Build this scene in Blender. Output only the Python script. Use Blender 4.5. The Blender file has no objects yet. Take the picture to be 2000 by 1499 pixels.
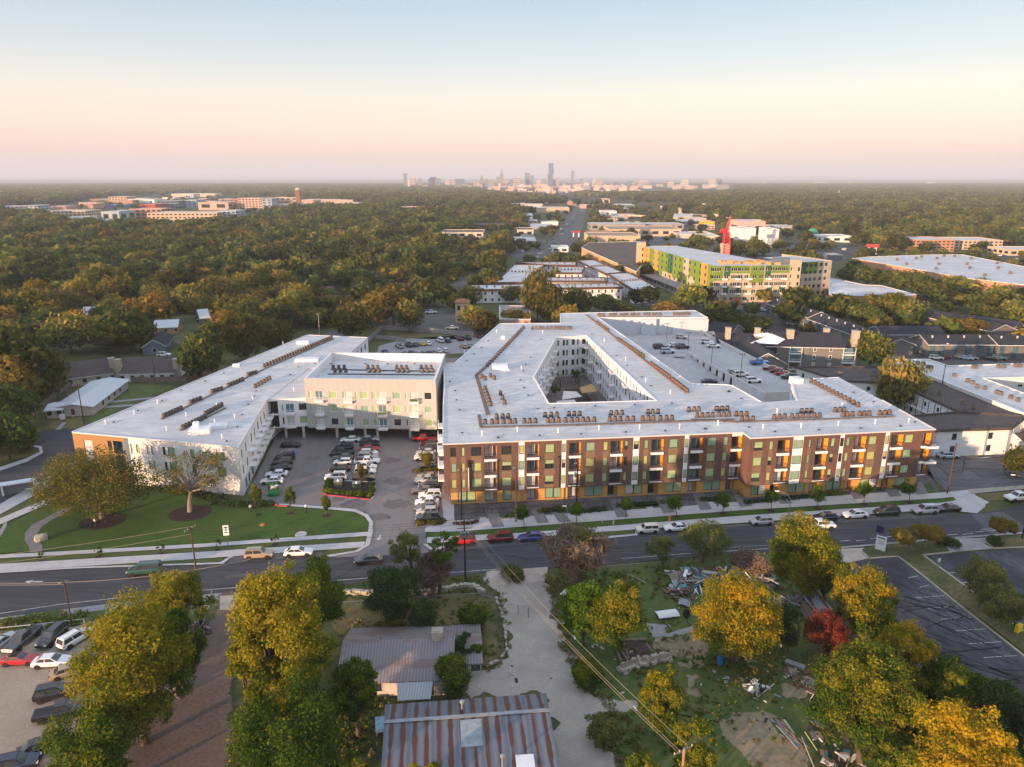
import bpy,bmesh,math,random
import numpy as np
from mathutils import Vector,Matrix
R=random.Random(7)
S=bpy.context.scene
COL=S.collection
rad=math.radians
# ------------------------------------------------------------------ camera
CAMH,PITCH,FPX=65.0,16.1,1388.0
cd=bpy.data.cameras.new('camera');cam=bpy.data.objects.new('camera',cd);COL.objects.link(cam)
cam.location=(0,0,CAMH);cam.rotation_euler=(rad(90-PITCH),0,0)
cd.sensor_width=36;cd.lens=FPX/2000*36;cd.clip_end=90000;cd.clip_start=1
S.camera=cam
# ------------------------------------------------------------------ world and sun
SUN=Vector((-.70,-.71,math.tan(rad(6)))).normalized()
w=bpy.data.worlds.new('World');S.world=w;w.use_nodes=True;nt=w.node_tree
sk=nt.nodes.new('ShaderNodeTexSky');sk.sky_type='NISHITA';sk.sun_disc=False
sk.sun_elevation=rad(6);sk.sun_rotation=math.atan2(SUN.x,SUN.y)
bg=nt.nodes['Background'];bg.inputs[1].default_value=.035
nt.links.new(sk.outputs[0],bg.inputs[0])
tc=nt.nodes.new('ShaderNodeTexCoord');sp=nt.nodes.new('ShaderNodeSeparateXYZ');nt.links.new(tc.outputs['Generated'],sp.inputs[0])
rp=nt.nodes.new('ShaderNodeValToRGB');nt.links.new(sp.outputs[2],rp.inputs[0])
def lin(c):return tuple((v/255/12.92 if v<10 else((v/255+.055)/1.055)**2.4)for v in c)
el=rp.color_ramp.elements
STOPS=[(0.0,(184,172,192)),(.012,(206,184,192)),(.035,(224,194,188)),(.065,(230,207,192)),(.100,(224,213,204)),
         (.145,(195,201,207)),(.21,(166,183,199)),(.40,(200,212,232)),(1.0,(204,217,242))]
while len(el)<len(STOPS):el.new(.5)
for e,(p,c)in zip(el,STOPS):e.position=p;e.color=lin(c)+(1,)
bg2=nt.nodes.new('ShaderNodeBackground');nt.links.new(rp.outputs[0],bg2.inputs[0]);bg2.inputs[1].default_value=.645
ad=nt.nodes.new('ShaderNodeAddShader');nt.links.new(bg.outputs[0],ad.inputs[0]);nt.links.new(bg2.outputs[0],ad.inputs[1])
nt.links.new(ad.outputs[0],nt.nodes['World Output'].inputs[0])
sl=bpy.data.lights.new('sun','SUN');sl.energy=5;sl.angle=rad(.6);sl.color=(1,.63,.38)
so=bpy.data.objects.new('sun',sl);COL.objects.link(so);so.rotation_euler=SUN.to_track_quat('Z','Y').to_euler()
vs=S.view_settings;vs.view_transform='Standard';vs.look='None';vs.exposure=.82;vs.gamma=1
HAZE=9.5e-5
S.cycles.max_bounces=6;S.cycles.diffuse_bounces=3;S.cycles.glossy_bounces=2;S.cycles.transmission_bounces=2
S.cycles.volume_bounces=0;S.cycles.use_denoising=True
# ------------------------------------------------------------------ places: a survey of the photograph, pixel of the 2000 px frame + height -> metres
CP,SP=math.cos(rad(PITCH)),math.sin(rad(PITCH))
def ray(px,py):
    x=(px-1000)/FPX;y=(749.5-py)/FPX
    return Vector((x,CP+y*SP,-SP+y*CP))
def G(px,py,z=0.0):
    r=ray(px,py);t=(z-CAMH)/r.z
    return Vector((r.x*t,r.y*t,z))
def GY(px,py,Y):
    r=ray(px,py);t=Y/r.y
    return Vector((r.x*t,Y,CAMH+r.z*t))
def scale_at(P):return FPX/(P.y*CP-(P.z-CAMH)*SP)
# ------------------------------------------------------------------ materials
MATS={}
def mat(name,c1,c2=None,sc=1.0,rough=.85,metal=0.0,c3=None,sc3=None,bump=0.0,rnd=0.0,stretch=None,spec=.3,coord='pos',mixpos=(.38,.62)):
    if name in MATS:return MATS[name]
    m=bpy.data.materials.new(name);m.use_nodes=True;n=m.node_tree.nodes;L=m.node_tree.links
    b=n['Principled BSDF'];b.inputs['Roughness'].default_value=rough;b.inputs['Metallic'].default_value=metal
    b.inputs['Specular IOR Level'].default_value=spec
    b.inputs['Base Color'].default_value=(*c1,1)
    if c2 is not None:
        if coord=='pos':
            g=n.new('ShaderNodeNewGeometry');src=g.outputs['Position']
        else:
            g=n.new('ShaderNodeTexCoord');src=g.outputs['Object']
        if stretch:
            mp=n.new('ShaderNodeMapping');mp.inputs['Scale'].default_value=stretch[:3]
            if len(stretch)>3:mp.inputs['Rotation'].default_value=(0,0,stretch[3])
            L.new(src,mp.inputs[0]);src=mp.outputs[0]
        def noise(s,det):
            t=n.new('ShaderNodeTexNoise');t.inputs['Scale'].default_value=s;t.inputs['Detail'].default_value=det;t.inputs['Roughness'].default_value=.62
            L.new(src,t.inputs['Vector']);r=n.new('ShaderNodeMapRange');r.inputs[1].default_value=mixpos[0];r.inputs[2].default_value=mixpos[1]
            L.new(t.outputs[0],r.inputs[0]);return r.outputs[0],t.outputs[0]
        f,raw=noise(sc,6)
        mx=n.new('ShaderNodeMix');mx.data_type='RGBA';mx.inputs['A'].default_value=(*c1,1);mx.inputs['B'].default_value=(*c2,1)
        L.new(f,mx.inputs['Factor']);out=mx.outputs['Result']
        if c3 is not None:
            f3,_=noise(sc3 or sc*9,3);m3=n.new('ShaderNodeMix');m3.data_type='RGBA';m3.inputs['B'].default_value=(*c3,1)
            mm=n.new('ShaderNodeMath');mm.operation='MULTIPLY';mm.inputs[1].default_value=.55;L.new(f3,mm.inputs[0])
            L.new(mm.outputs[0],m3.inputs['Factor']);L.new(out,m3.inputs['A']);out=m3.outputs['Result']
        if rnd:
            oi=n.new('ShaderNodeObjectInfo');h=n.new('ShaderNodeHueSaturation');r=n.new('ShaderNodeMapRange')
            r.inputs[3].default_value=1-rnd;r.inputs[4].default_value=1+rnd;L.new(oi.outputs['Random'],r.inputs[0]);L.new(r.outputs[0],h.inputs['Value'])
            L.new(out,h.inputs['Color']);out=h.outputs[0]
        L.new(out,b.inputs['Base Color'])
        if bump:
            bp=n.new('ShaderNodeBump');bp.inputs['Strength'].default_value=bump;bp.inputs['Distance'].default_value=.1
            L.new(raw,bp.inputs['Height']);L.new(bp.outputs[0],b.inputs['Normal'])
    MATS[name]=m;return m
def mat_objcolor(name,rough=.25,spec=.5,coat=.6):
    m=bpy.data.materials.new(name);m.use_nodes=True;n=m.node_tree.nodes
    o=n.new('ShaderNodeObjectInfo');b=n['Principled BSDF'];b.inputs['Roughness'].default_value=rough
    b.inputs['Coat Weight'].default_value=coat;b.inputs['Coat Roughness'].default_value=.08
    m.node_tree.links.new(o.outputs['Color'],b.inputs['Base Color']);MATS[name]=m;return m
def mat_bricks(name,c1,c2,mortar,bw,bh,rough=.85,vary=None,vsc=.15,offset=.5):
    """courses of brick, board or panel laid along the wall (generated from the position along x+y and the height)"""
    m=bpy.data.materials.new(name);m.use_nodes=True;n=m.node_tree.nodes;L=m.node_tree.links;b=n['Principled BSDF'];b.inputs['Roughness'].default_value=rough;b.inputs['Specular IOR Level'].default_value=.25
    g=n.new('ShaderNodeNewGeometry');s=n.new('ShaderNodeSeparateXYZ');L.new(g.outputs['Position'],s.inputs[0])
    sn=n.new('ShaderNodeSeparateXYZ');L.new(g.outputs['Normal'],sn.inputs[0])
    ab=n.new('ShaderNodeMath');ab.operation='ABSOLUTE';L.new(sn.outputs[0],ab.inputs[0])
    gt=n.new('ShaderNodeMath');gt.operation='GREATER_THAN';gt.inputs[1].default_value=.7;L.new(ab.outputs[0],gt.inputs[0])
    mx=n.new('ShaderNodeMix');L.new(gt.outputs[0],mx.inputs['Factor']);L.new(s.outputs[0],mx.inputs['A']);L.new(s.outputs[1],mx.inputs['B'])
    cb=n.new('ShaderNodeCombineXYZ');L.new(mx.outputs['Result'],cb.inputs[0]);L.new(s.outputs[2],cb.inputs[1])
    t=n.new('ShaderNodeTexBrick');L.new(cb.outputs[0],t.inputs['Vector']);t.inputs['Color1'].default_value=(*c1,1);t.inputs['Color2'].default_value=(*c2,1);t.inputs['Mortar'].default_value=(*mortar,1)
    t.inputs['Scale'].default_value=1;t.inputs['Mortar Size'].default_value=min(bw,bh)*.07;t.inputs['Brick Width'].default_value=bw;t.inputs['Row Height'].default_value=bh;t.offset=offset
    out=t.outputs[0]
    if vary:
        no=n.new('ShaderNodeTexNoise');no.inputs['Scale'].default_value=vsc;no.inputs['Detail'].default_value=5;L.new(g.outputs['Position'],no.inputs['Vector'])
        r=n.new('ShaderNodeMapRange');r.inputs[1].default_value=.42;r.inputs[2].default_value=.62;L.new(no.outputs[0],r.inputs[0])
        m2=n.new('ShaderNodeMix');m2.data_type='RGBA';m2.inputs['B'].default_value=(*vary,1);L.new(r.outputs[0],m2.inputs['Factor']);L.new(out,m2.inputs['A']);out=m2.outputs['Result']
    L.new(out,b.inputs['Base Color']);MATS[name]=m;return m
def mat_ribs(name,c1,c2,width,rough=.5,metal=0.0,angle=0.0,rust=None,c3=None,stripes=None):
    """corrugated or ribbed sheet: bands across one direction, patches of another colour"""
    m=bpy.data.materials.new(name);m.use_nodes=True;n=m.node_tree.nodes;L=m.node_tree.links;b=n['Principled BSDF'];b.inputs['Roughness'].default_value=rough;b.inputs['Metallic'].default_value=metal
    tc=n.new('ShaderNodeTexCoord');mp=n.new('ShaderNodeMapping');mp.inputs['Rotation'].default_value=(0,0,angle);L.new(tc.outputs['Object'],mp.inputs[0])
    wv=n.new('ShaderNodeTexWave');wv.inputs['Scale'].default_value=.314/width;L.new(mp.outputs[0],wv.inputs['Vector'])
    mx=n.new('ShaderNodeMix');mx.data_type='RGBA';mx.inputs['A'].default_value=(*c1,1);mx.inputs['B'].default_value=(*c2,1);L.new(wv.outputs['Fac'],mx.inputs['Factor']);out=mx.outputs['Result']
    if rust:
        no=n.new('ShaderNodeTexNoise');no.inputs['Scale'].default_value=1;no.inputs['Detail'].default_value=4
        m2=n.new('ShaderNodeMapping');m2.inputs['Scale'].default_value=rust[1];L.new(mp.outputs[0],m2.inputs[0]);L.new(m2.outputs[0],no.inputs['Vector'])
        r=n.new('ShaderNodeMapRange');r.inputs[1].default_value=rust[2];r.inputs[2].default_value=rust[2]+.05;L.new(no.outputs[0],r.inputs[0])
        m3=n.new('ShaderNodeMix');m3.data_type='RGBA';m3.inputs['B'].default_value=(*rust[0],1);L.new(r.outputs[0],m3.inputs['Factor']);L.new(out,m3.inputs['A']);out=m3.outputs['Result']
    if stripes:
        w2=n.new('ShaderNodeTexWave');w2.inputs['Scale'].default_value=.314/stripes[0];w2.inputs['Distortion'].default_value=1.1;w2.inputs['Detail'].default_value=3;w2.inputs['Detail Scale'].default_value=.5
        m4=n.new('ShaderNodeMapping');m4.inputs['Scale'].default_value=(1,.06,1);L.new(mp.outputs[0],m4.inputs[0]);L.new(m4.outputs[0],w2.inputs['Vector'])
        n5=n.new('ShaderNodeTexNoise');n5.inputs['Scale'].default_value=.35;n5.inputs['Detail'].default_value=5;L.new(mp.outputs[0],n5.inputs['Vector'])
        ma=n.new('ShaderNodeMath');ma.operation='MULTIPLY_ADD';ma.inputs[1].default_value=1.5;L.new(n5.outputs[0],ma.inputs[0]);L.new(w2.outputs['Fac'],ma.inputs[2])
        r5=n.new('ShaderNodeMapRange');r5.inputs[1].default_value=stripes[1];r5.inputs[2].default_value=stripes[1]+.22;L.new(ma.outputs[0],r5.inputs[0])
        m5=n.new('ShaderNodeMix');m5.data_type='RGBA';m5.inputs['B'].default_value=(*stripes[2],1);L.new(r5.outputs[0],m5.inputs['Factor']);L.new(out,m5.inputs['A']);out=m5.outputs['Result']
    L.new(out,b.inputs['Base Color'])
    bp=n.new('ShaderNodeBump');bp.inputs['Strength'].default_value=.6;bp.inputs['Distance'].default_value=.05;L.new(wv.outputs['Fac'],bp.inputs['Height']);L.new(bp.outputs[0],b.inputs['Normal'])
    MATS[name]=m;return m
def mat_leaf(name,stops,trans=.35,hue=.0,val=.25,nsc=.6,ramp='attr'):
    """leaves: colour runs along the attribute «tint» (which bough, sunlight on the upper ones put in), each leaf and each tree a little different"""
    m=bpy.data.materials.new(name);m.use_nodes=True;n=m.node_tree.nodes;L=m.node_tree.links
    n.remove(n['Principled BSDF'])
    at=n.new('ShaderNodeAttribute');at.attribute_name='tint'
    r=n.new('ShaderNodeValToRGB');L.new(at.outputs['Fac'],r.inputs[0]);e=r.color_ramp.elements
    while len(e)<len(stops):e.new(.5)
    for k,(p,c)in zip(e,stops):k.position=p;k.color=(*c,1)
    oi=n.new('ShaderNodeObjectInfo');h=n.new('ShaderNodeHueSaturation')
    mr=n.new('ShaderNodeMapRange');mr.inputs[3].default_value=1-val;mr.inputs[4].default_value=1+val;L.new(oi.outputs['Random'],mr.inputs[0]);L.new(mr.outputs[0],h.inputs['Value'])
    if hue:
        wn=n.new('ShaderNodeMath');wn.operation='MULTIPLY_ADD';wn.inputs[1].default_value=37.7;wn.inputs[2].default_value=.3;L.new(oi.outputs['Random'],wn.inputs[0])
        fr=n.new('ShaderNodeMath');fr.operation='FRACT';L.new(wn.outputs[0],fr.inputs[0])
        m2=n.new('ShaderNodeMapRange');m2.inputs[3].default_value=.5-hue;m2.inputs[4].default_value=.5+hue*.45;L.new(fr.outputs[0],m2.inputs[0]);L.new(m2.outputs[0],h.inputs['Hue'])
    L.new(r.outputs[0],h.inputs['Color'])
    d=n.new('ShaderNodeBsdfDiffuse');t=n.new('ShaderNodeBsdfTranslucent');mx=n.new('ShaderNodeMixShader');mx.inputs[0].default_value=trans
    L.new(h.outputs[0],d.inputs[0]);L.new(h.outputs[0],t.inputs[0]);L.new(d.outputs[0],mx.inputs[1]);L.new(t.outputs[0],mx.inputs[2]);L.new(mx.outputs[0],n['Material Output'].inputs[0])
    MATS[name]=m;return m
# ------------------------------------------------------------------ mesh building
class MB:
    def __init__(s):s.v=[];s.f=[];s.m=[]
    def poly(s,pts,m=0):
        i=len(s.v);s.v+=[tuple(p)for p in pts];s.f.append(tuple(range(i,i+len(pts))));s.m.append(m)
    def prism(s,pts,z0,z1,m=0,mt=None,bottom=False):
        """upright prism over a flat outline; corners anticlockwise seen from above"""
        a=sum(pts[i][0]*pts[(i+1)%len(pts)][1]-pts[(i+1)%len(pts)][0]*pts[i][1]for i in range(len(pts)))
        if a<0:pts=pts[::-1]
        n=len(pts)
        for i in range(n):
            p,q=pts[i],pts[(i+1)%n]
            s.poly([(p[0],p[1],z0),(q[0],q[1],z0),(q[0],q[1],z1),(p[0],p[1],z1)],m)
        s.poly([(p[0],p[1],z1)for p in pts],m if mt is None else mt)
        if bottom:s.poly([(p[0],p[1],z0)for p in pts[::-1]],m)
    def box(s,c,size,rot=0.0,m=0,tilt=None):
        x,y,z=[v/2 for v in size];i=len(s.v);M=Matrix.Rotation(rot,3,'Z')
        if tilt is not None:M=M@Matrix.Rotation(tilt,3,'Y')
        for q in((-x,-y,-z),(x,-y,-z),(x,y,-z),(-x,y,-z),(-x,-y,z),(x,-y,z),(x,y,z),(-x,y,z)):
            s.v.append(tuple(M@Vector(q)+Vector(c)))
        for f in((0,3,2,1),(4,5,6,7),(0,1,5,4),(1,2,6,5),(2,3,7,6),(3,0,4,7)):s.f.append(tuple(i+k for k in f));s.m.append(m)
    def tube(s,pts,r,n=6,m=0,cap=True):
        pts=[Vector(p)for p in pts];rs=r if isinstance(r,(list,tuple))else[r]*len(pts);i0=len(s.v);up=Vector((.31,.17,1)).normalized()
        for k,p in enumerate(pts):
            d=(pts[min(k+1,len(pts)-1)]-pts[max(k-1,0)]).normalized()
            if abs(d.dot(up))>.95:up=Vector((1,.2,0)).normalized()
            a=d.cross(up).normalized();b=d.cross(a)
            for j in range(n):t=2*math.pi*j/n;s.v.append(tuple(p+(a*math.cos(t)+b*math.sin(t))*rs[k]))
        for k in range(len(pts)-1):
            for j in range(n):
                q=(j+1)%n;s.f.append((i0+k*n+j,i0+k*n+q,i0+(k+1)*n+q,i0+(k+1)*n+j));s.m.append(m)
        if cap:
            s.f.append(tuple(i0+j for j in range(n)));s.m.append(m);k=(len(pts)-1)*n;s.f.append(tuple(i0+k+j for j in range(n-1,-1,-1)));s.m.append(m)
    def lathe(s,prof,c=(0,0,0),n=10,m=0):
        i0=len(s.v)
        for r,z in prof:
            for j in range(n):t=2*math.pi*j/n;s.v.append((c[0]+r*math.cos(t),c[1]+r*math.sin(t),c[2]+z))
        for k in range(len(prof)-1):
            for j in range(n):q=(j+1)%n;s.f.append((i0+k*n+j,i0+k*n+q,i0+(k+1)*n+q,i0+(k+1)*n+j));s.m.append(m)
        k=len(prof)-1
        if prof[k][0]>.001:s.f.append(tuple(i0+k*n+j for j in range(n)));s.m.append(m)
    def mesh(s,name,mats,off=(0,0,0),smooth=False):
        me=bpy.data.meshes.new(name);o=Vector(off)
        me.from_pydata([tuple(Vector(v)-o)for v in s.v],[],s.f)
        for k in(mats if isinstance(mats,(list,tuple))else[mats]):me.materials.append(k)
        me.polygons.foreach_set('material_index',s.m)
        if smooth:me.polygons.foreach_set('use_smooth',[True]*len(s.f))
        me.update();return me
    def build(s,name,mats,parent=None,smooth=False):
        off=Vector((0,0,0));p=parent
        while p:off+=Vector(p.location);p=p.parent
        return link(name,s.mesh(name,mats,off,smooth),parent)
def link(name,me,parent=None,loc=None,rz=0.0):
    o=bpy.data.objects.new(name,me);COL.objects.link(o)
    if parent:o.parent=parent
    if loc is not None:o.location=loc
    if rz:o.rotation_euler=(0,0,rz)
    return o
def tag(o,label=None,cat=None,group=None,kind=None):
    if label:o['label']=label
    if cat:o['category']=cat
    if group:o['group']=group
    if kind:o['kind']=kind
    return o
def thing(name,label,cat,loc=(0,0,0),rz=0.0,group=None):
    o=link(name,None,None,loc,rz);o.empty_display_size=.5
    return tag(o,label,cat,group)
def copy_tree(o,loc=None,rz=None,parent=None):
    c=o.copy();COL.objects.link(c)
    if parent:c.parent=parent
    if loc is not None:c.location=loc
    if rz is not None:c.rotation_euler=(0,0,rz)
    for ch in list(o.children):copy_tree(ch,parent=c)
    return c
def roughen(pts,amp,seed):
    rr=random.Random(seed);P=[Vector((p[0],p[1],0))for p in pts]
    for k in range(4):
        Q=[]
        for i,p in enumerate(P):
            q=P[(i+1)%len(P)];d=q-p;Q.append(p)
            if d.length>.7:Q.append((p+q)/2+Vector((-d.y,d.x,0)).normalized()*rr.gauss(0,1)*min(amp,d.length*.16))
        P=Q
    return P
def structure(name,pts,z,m,rough=0.0):
    if rough:pts=roughen(pts,rough,len(pts)+int(abs(pts[0][0])))
    b=MB();b.poly([(p[0],p[1],z)for p in pts]);o=b.build(name,m);tag(o,kind='structure')

    if o.data.polygons[0].normal.z<0:o.data.flip_normals()
    return o
def PX(s,ox=0,oy=0,sc=1.0):return[G(ox+x/sc,oy+y/sc)for x,y in s]
# ------------------------------------------------------------------ facades with real openings
class Facade:
    """a wall from P0 to P1 seen from outside left to right; u along it, z up; openings are cut out and get reveals"""
    def __init__(s,P0,P1,z0,z1):
        s.P0=Vector((P0[0],P0[1],0));e=Vector((P1[0],P1[1],0));s.L=(e-s.P0).length;s.d=(e-s.P0)/s.L
        s.n=Vector((s.d.y,-s.d.x,0));s.z0,s.z1=z0,z1;s.h=[];s.rz=math.atan2(s.d.y,s.d.x)
    def u(s,px,py):
        r=ray(px,py);C=Vector((0,0,CAMH));t=(s.P0-C).dot(s.n)/r.dot(s.n);P=C+r*t
        return(P-s.P0).dot(s.d)
    def pt(s,u,z,off=0.0):
        p=s.P0+s.d*u+s.n*off;return Vector((p.x,p.y,z))
    def hole(s,u0,u1,z0,z1,dep=.18,ml=None,mr=None,mt=None,mb=None,back=None):
        s.h.append((max(u0,.02),min(u1,s.L-.02),z0,z1,dep,ml,mr,mt,mb,back))
    def wall(s,b,m=0,zone=None):
        us=sorted({0.0,s.L,*[h[0]for h in s.h],*[h[1]for h in s.h],*([z[0]for z in zone]+[z[1]for z in zone]if zone else[])})
        zs=sorted({s.z0,s.z1,*[h[2]for h in s.h],*[h[3]for h in s.h],*([z[2]for z in zone]+[z[3]for z in zone]if zone else[])})
        us=[u for i,u in enumerate(us)if i==0 or u-us[i-1]>1e-4];zs=[z for i,z in enumerate(zs)if i==0 or z-zs[i-1]>1e-4]
        for i in range(len(us)-1):
            uc=(us[i]+us[i+1])/2;col=[h for h in s.h if h[0]<uc<h[1]];run=None
            zn=[z for z in zone if z[0]<uc<z[1]]if zone else[]
            def flush(r):
                if r:b.poly([s.pt(us[i],r[0]),s.pt(us[i+1],r[0]),s.pt(us[i+1],r[1]),s.pt(us[i],r[1])],r[2])
            for j in range(len(zs)-1):
                zc=(zs[j]+zs[j+1])/2
                if zc<s.z0 or zc>s.z1 or any(h[2]<zc<h[3]for h in col):flush(run);run=None;continue
                mm=m
                for z in zn:
                    if z[2]<zc<z[3]:mm=z[4]
                if run and run[2]==mm:run[1]=zs[j+1]
                else:flush(run);run=[zs[j],zs[j+1],mm]
            flush(run)
        for u0,u1,z0,z1,dep,ml,mr,mt,mb,back in s.h:
            f=lambda x:m if x is None else x
            b.poly([s.pt(u0,z0),s.pt(u0,z1),s.pt(u0,z1,-dep),s.pt(u0,z0,-dep)],f(ml))
            b.poly([s.pt(u1,z1),s.pt(u1,z0),s.pt(u1,z0,-dep),s.pt(u1,z1,-dep)],f(mr))
            b.poly([s.pt(u0,z1),s.pt(u1,z1),s.pt(u1,z1,-dep),s.pt(u0,z1,-dep)],f(mt))
            b.poly([s.pt(u1,z0),s.pt(u0,z0),s.pt(u0,z0,-dep),s.pt(u1,z0,-dep)],f(mb))
            if back is not None:b.poly([s.pt(u0,z0,-dep),s.pt(u1,z0,-dep),s.pt(u1,z1,-dep),s.pt(u0,z1,-dep)],back)
WCACHE={}
def win_mesh(kind,w,h,fr,pane,mull,pane2=None,split=0.0):
    k=(kind,w,h,fr.name,pane.name,mull,pane2.name if pane2 else '',split)
    if k in WCACHE:return WCACHE[k]
    t=.07 if kind!='small' else .09;a=MB()
    for c,sz in(((0,0,t/2),(w,.1,t)),((0,0,h-t/2),(w,.1,t)),((-w/2+t/2,0,h/2),(t,.1,h-2*t)),((w/2-t/2,0,h/2),(t,.1,h-2*t))):a.box(c,sz)
    nv,nh=mull
    for i in range(nv):a.box((-w/2+w*(i+1)/(nv+1),-.004,h/2),(t,.09,h-2*t))
    for i in range(nh):a.box((0,-.008,h*(i+1)/(nh+1)),(w-2*t,.08,t*.8))
    p=MB();y=.02
    if pane2 and split:
        zs=h*split
        p.poly([(-w/2,y,0),(w/2,y,0),(w/2,y,zs),(-w/2,y,zs)],1);p.poly([(-w/2,y,zs),(w/2,y,zs),(w/2,y,h),(-w/2,y,h)],0)
    else:p.poly([(-w/2,y,0),(w/2,y,0),(w/2,y,h),(-w/2,y,h)],0)
    WCACHE[k]=(a.mesh('window',fr),p.mesh('pane',[pane,pane2 or pane]));return WCACHE[k]
def window(root,F,u,z,w,h,fr,pane,name='window',mull=(0,0),dep=.18,pane2=None,split=0.0,one=False):
    """a framed window in an opening of facade F, its pane a sub-part"""
    w=round(w,1 if w>.5 else 2);h=round(h,1 if h>.5 else 2)
    fm,pm=win_mesh('w',w,h,fr,pane,mull,pane2,split)
    o=link(name,fm,root,F.pt(u,z,-dep+.06)-Vector(root.location),F.rz)
    link('pane',pm,o)
    return o
def roof_sheet(b,pts,z,m=0):
    a=sum(pts[i][0]*pts[(i+1)%len(pts)][1]-pts[(i+1)%len(pts)][0]*pts[i][1]for i in range(len(pts)))
    b.poly([(p[0],p[1],z)for p in(pts if a>0 else pts[::-1])],m)
def coping(b,pts,z,wid=.35,h=.22,m=0,closed=True):
    n=len(pts)
    for i in range(n if closed else n-1):
        p,q=Vector(pts[i][:2]),Vector(pts[(i+1)%n][:2]);c=(p+q)/2;d=q-p
        b.box((c.x,c.y,z+h/2+.002*(i%2)),(d.length+(wid if i%2 else-wid),wid,h),math.atan2(d.y,d.x),m)
# ------------------------------------------------------------------ palette
ASPH=mat('asphalt',(.058,.057,.066),(.088,.085,.092),.22,.9,c3=(.04,.04,.047),sc3=1.1,stretch=(.12,1.3,1,-.12))
ASPHW=mat('worn asphalt',(.10,.098,.10),(.14,.132,.13),.2,.9,c3=(.08,.08,.085),sc3=2.2)
ASPHN=mat('fresh asphalt',(.04,.042,.055),(.05,.05,.06),.3,.9,c3=(.06,.06,.07),sc3=3)
LOT=mat('oiled concrete lot',(.24,.225,.22),(.145,.135,.135),.09,.85,c3=(.19,.175,.175),sc3=1.3,stretch=(1,.25,1))
CONC=mat('pale concrete',(.56,.54,.53),(.47,.45,.45),.4,.85,c3=(.4,.385,.38),sc3=3)
CONC2=mat('grey concrete',(.36,.35,.35),(.28,.27,.27),.5,.85,c3=(.22,.21,.21),sc3=4)
LAWN=mat('mown lawn',(.030,.078,.009),(.052,.105,.014),.16,.95,c3=(.085,.115,.025),sc3=1.6,bump=.2)
VERGE=mat('verge grass',(.05,.085,.018),(.085,.10,.03),.5,.95,c3=(.12,.12,.04),sc3=5,bump=.2)
ROUGH=mat('rough grass',(.055,.078,.022),(.15,.125,.055),.12,.95,c3=(.03,.055,.012),sc3=1.6,bump=.35)
YARD=mat('green yard grass',(.042,.098,.015),(.085,.13,.03),.16,.95,c3=(.15,.135,.055),sc3=.9,bump=.35)
DRY=mat('dry grass',(.20,.155,.065),(.13,.115,.045),.3,.95,c3=(.07,.085,.025),sc3=1.8,bump=.3)
DIRT=mat('red brown dirt',(.17,.115,.092),(.115,.08,.064),.14,.95,c3=(.22,.16,.13),sc3=2.5,bump=.25)
GRAVEL=mat('white gravel',(.45,.40,.345),(.33,.29,.25),.13,.95,c3=(.3,.26,.215),sc3=3.5,bump=.3)
TAN=mat('tan gravel',(.40,.335,.255),(.33,.275,.21),.12,.95,c3=(.27,.23,.18),sc3=2.5,bump=.2)
BARE=mat('bare sandy ground',(.36,.28,.19),(.26,.21,.13),.3,.95,c3=(.16,.14,.07),sc3=1.5,bump=.3)
MULCH=mat('dark mulch',(.036,.024,.022),(.055,.034,.03),1.5,.95,bump=.4)
PAVER=mat_bricks('grey pavers',(.23,.21,.215),(.19,.175,.18),(.14,.13,.13),1.2,.6)
LINE=mat('worn white paint',(.62,.62,.6),(.32,.32,.32),.9,.7)
REDP=mat('red kerb paint',(.55,.05,.06),(.4,.05,.05),1,.7)
FOREST=mat('far tree cover',(.040,.052,.014),(.075,.068,.022),.02,.95,c3=(.02,.03,.01),sc3=.12,bump=.5)
ROOFW=mat('white roof membrane',(.68,.675,.665),(.56,.56,.555),.10,.6,c3=(.44,.44,.44),sc3=.5,stretch=(.6,1,1))
def add_seams(m,w_,l,amt):
    n=m.node_tree.nodes;L=m.node_tree.links;b=n['Principled BSDF'];src=b.inputs['Base Color'].links[0].from_socket;g=n.new('ShaderNodeNewGeometry');mp=n.new('ShaderNodeMapping');mp.inputs['Rotation'].default_value=(0,0,.11);L.new(g.outputs['Position'],mp.inputs[0])
    t=n.new('ShaderNodeTexBrick');L.new(mp.outputs[0],t.inputs['Vector']);t.inputs['Scale'].default_value=1;t.inputs['Brick Width'].default_value=l;t.inputs['Row Height'].default_value=w_;t.inputs['Mortar Size'].default_value=.06;t.inputs['Color1'].default_value=(1,1,1,1);t.inputs['Color2'].default_value=(.93,.93,.94,1);t.inputs['Mortar'].default_value=(1-amt,1-amt,1-amt,1)
    x=n.new('ShaderNodeMix');x.data_type='RGBA';x.blend_type='MULTIPLY';x.inputs['Factor'].default_value=1;L.new(src,x.inputs['A']);L.new(t.outputs[0],x.inputs['B']);L.new(x.outputs['Result'],b.inputs['Base Color'])
add_seams(ROOFW,3.0,24,.3)
STAIN=mat('roof stain',(.42,.42,.43),(.62,.62,.64),.9,.8)
WHITE=mat('white stucco',(.78,.77,.76),(.70,.69,.69),.3,.8)
WTRIM=mat('white trim',(.82,.82,.81),(.75,.75,.75),1,.55)
CREAM=mat('cream paint',(.62,.55,.45),(.55,.48,.39),.4,.8)
BRICK=mat_bricks('brown brick',(.165,.085,.062),(.135,.07,.053),(.12,.077,.06),.45,.13,vary=(.11,.072,.062),vsc=.3)
BRICKD=mat_bricks('charcoal brick',(.085,.074,.076),(.07,.06,.064),(.06,.055,.055),.45,.13)
TANBRICK=mat_bricks('tan brick',(.36,.2,.09),(.31,.165,.07),(.28,.17,.09),.45,.13)
PANEL=mat('olive brown panel',(.20,.135,.082),(.175,.12,.075),.8,.7)
ORANGE=mat('orange stucco',(.78,.33,.035),(.70,.29,.03),.4,.8)
OCHRE=mat('ochre stucco',(.62,.33,.10),(.55,.28,.085),.35,.8)
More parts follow.
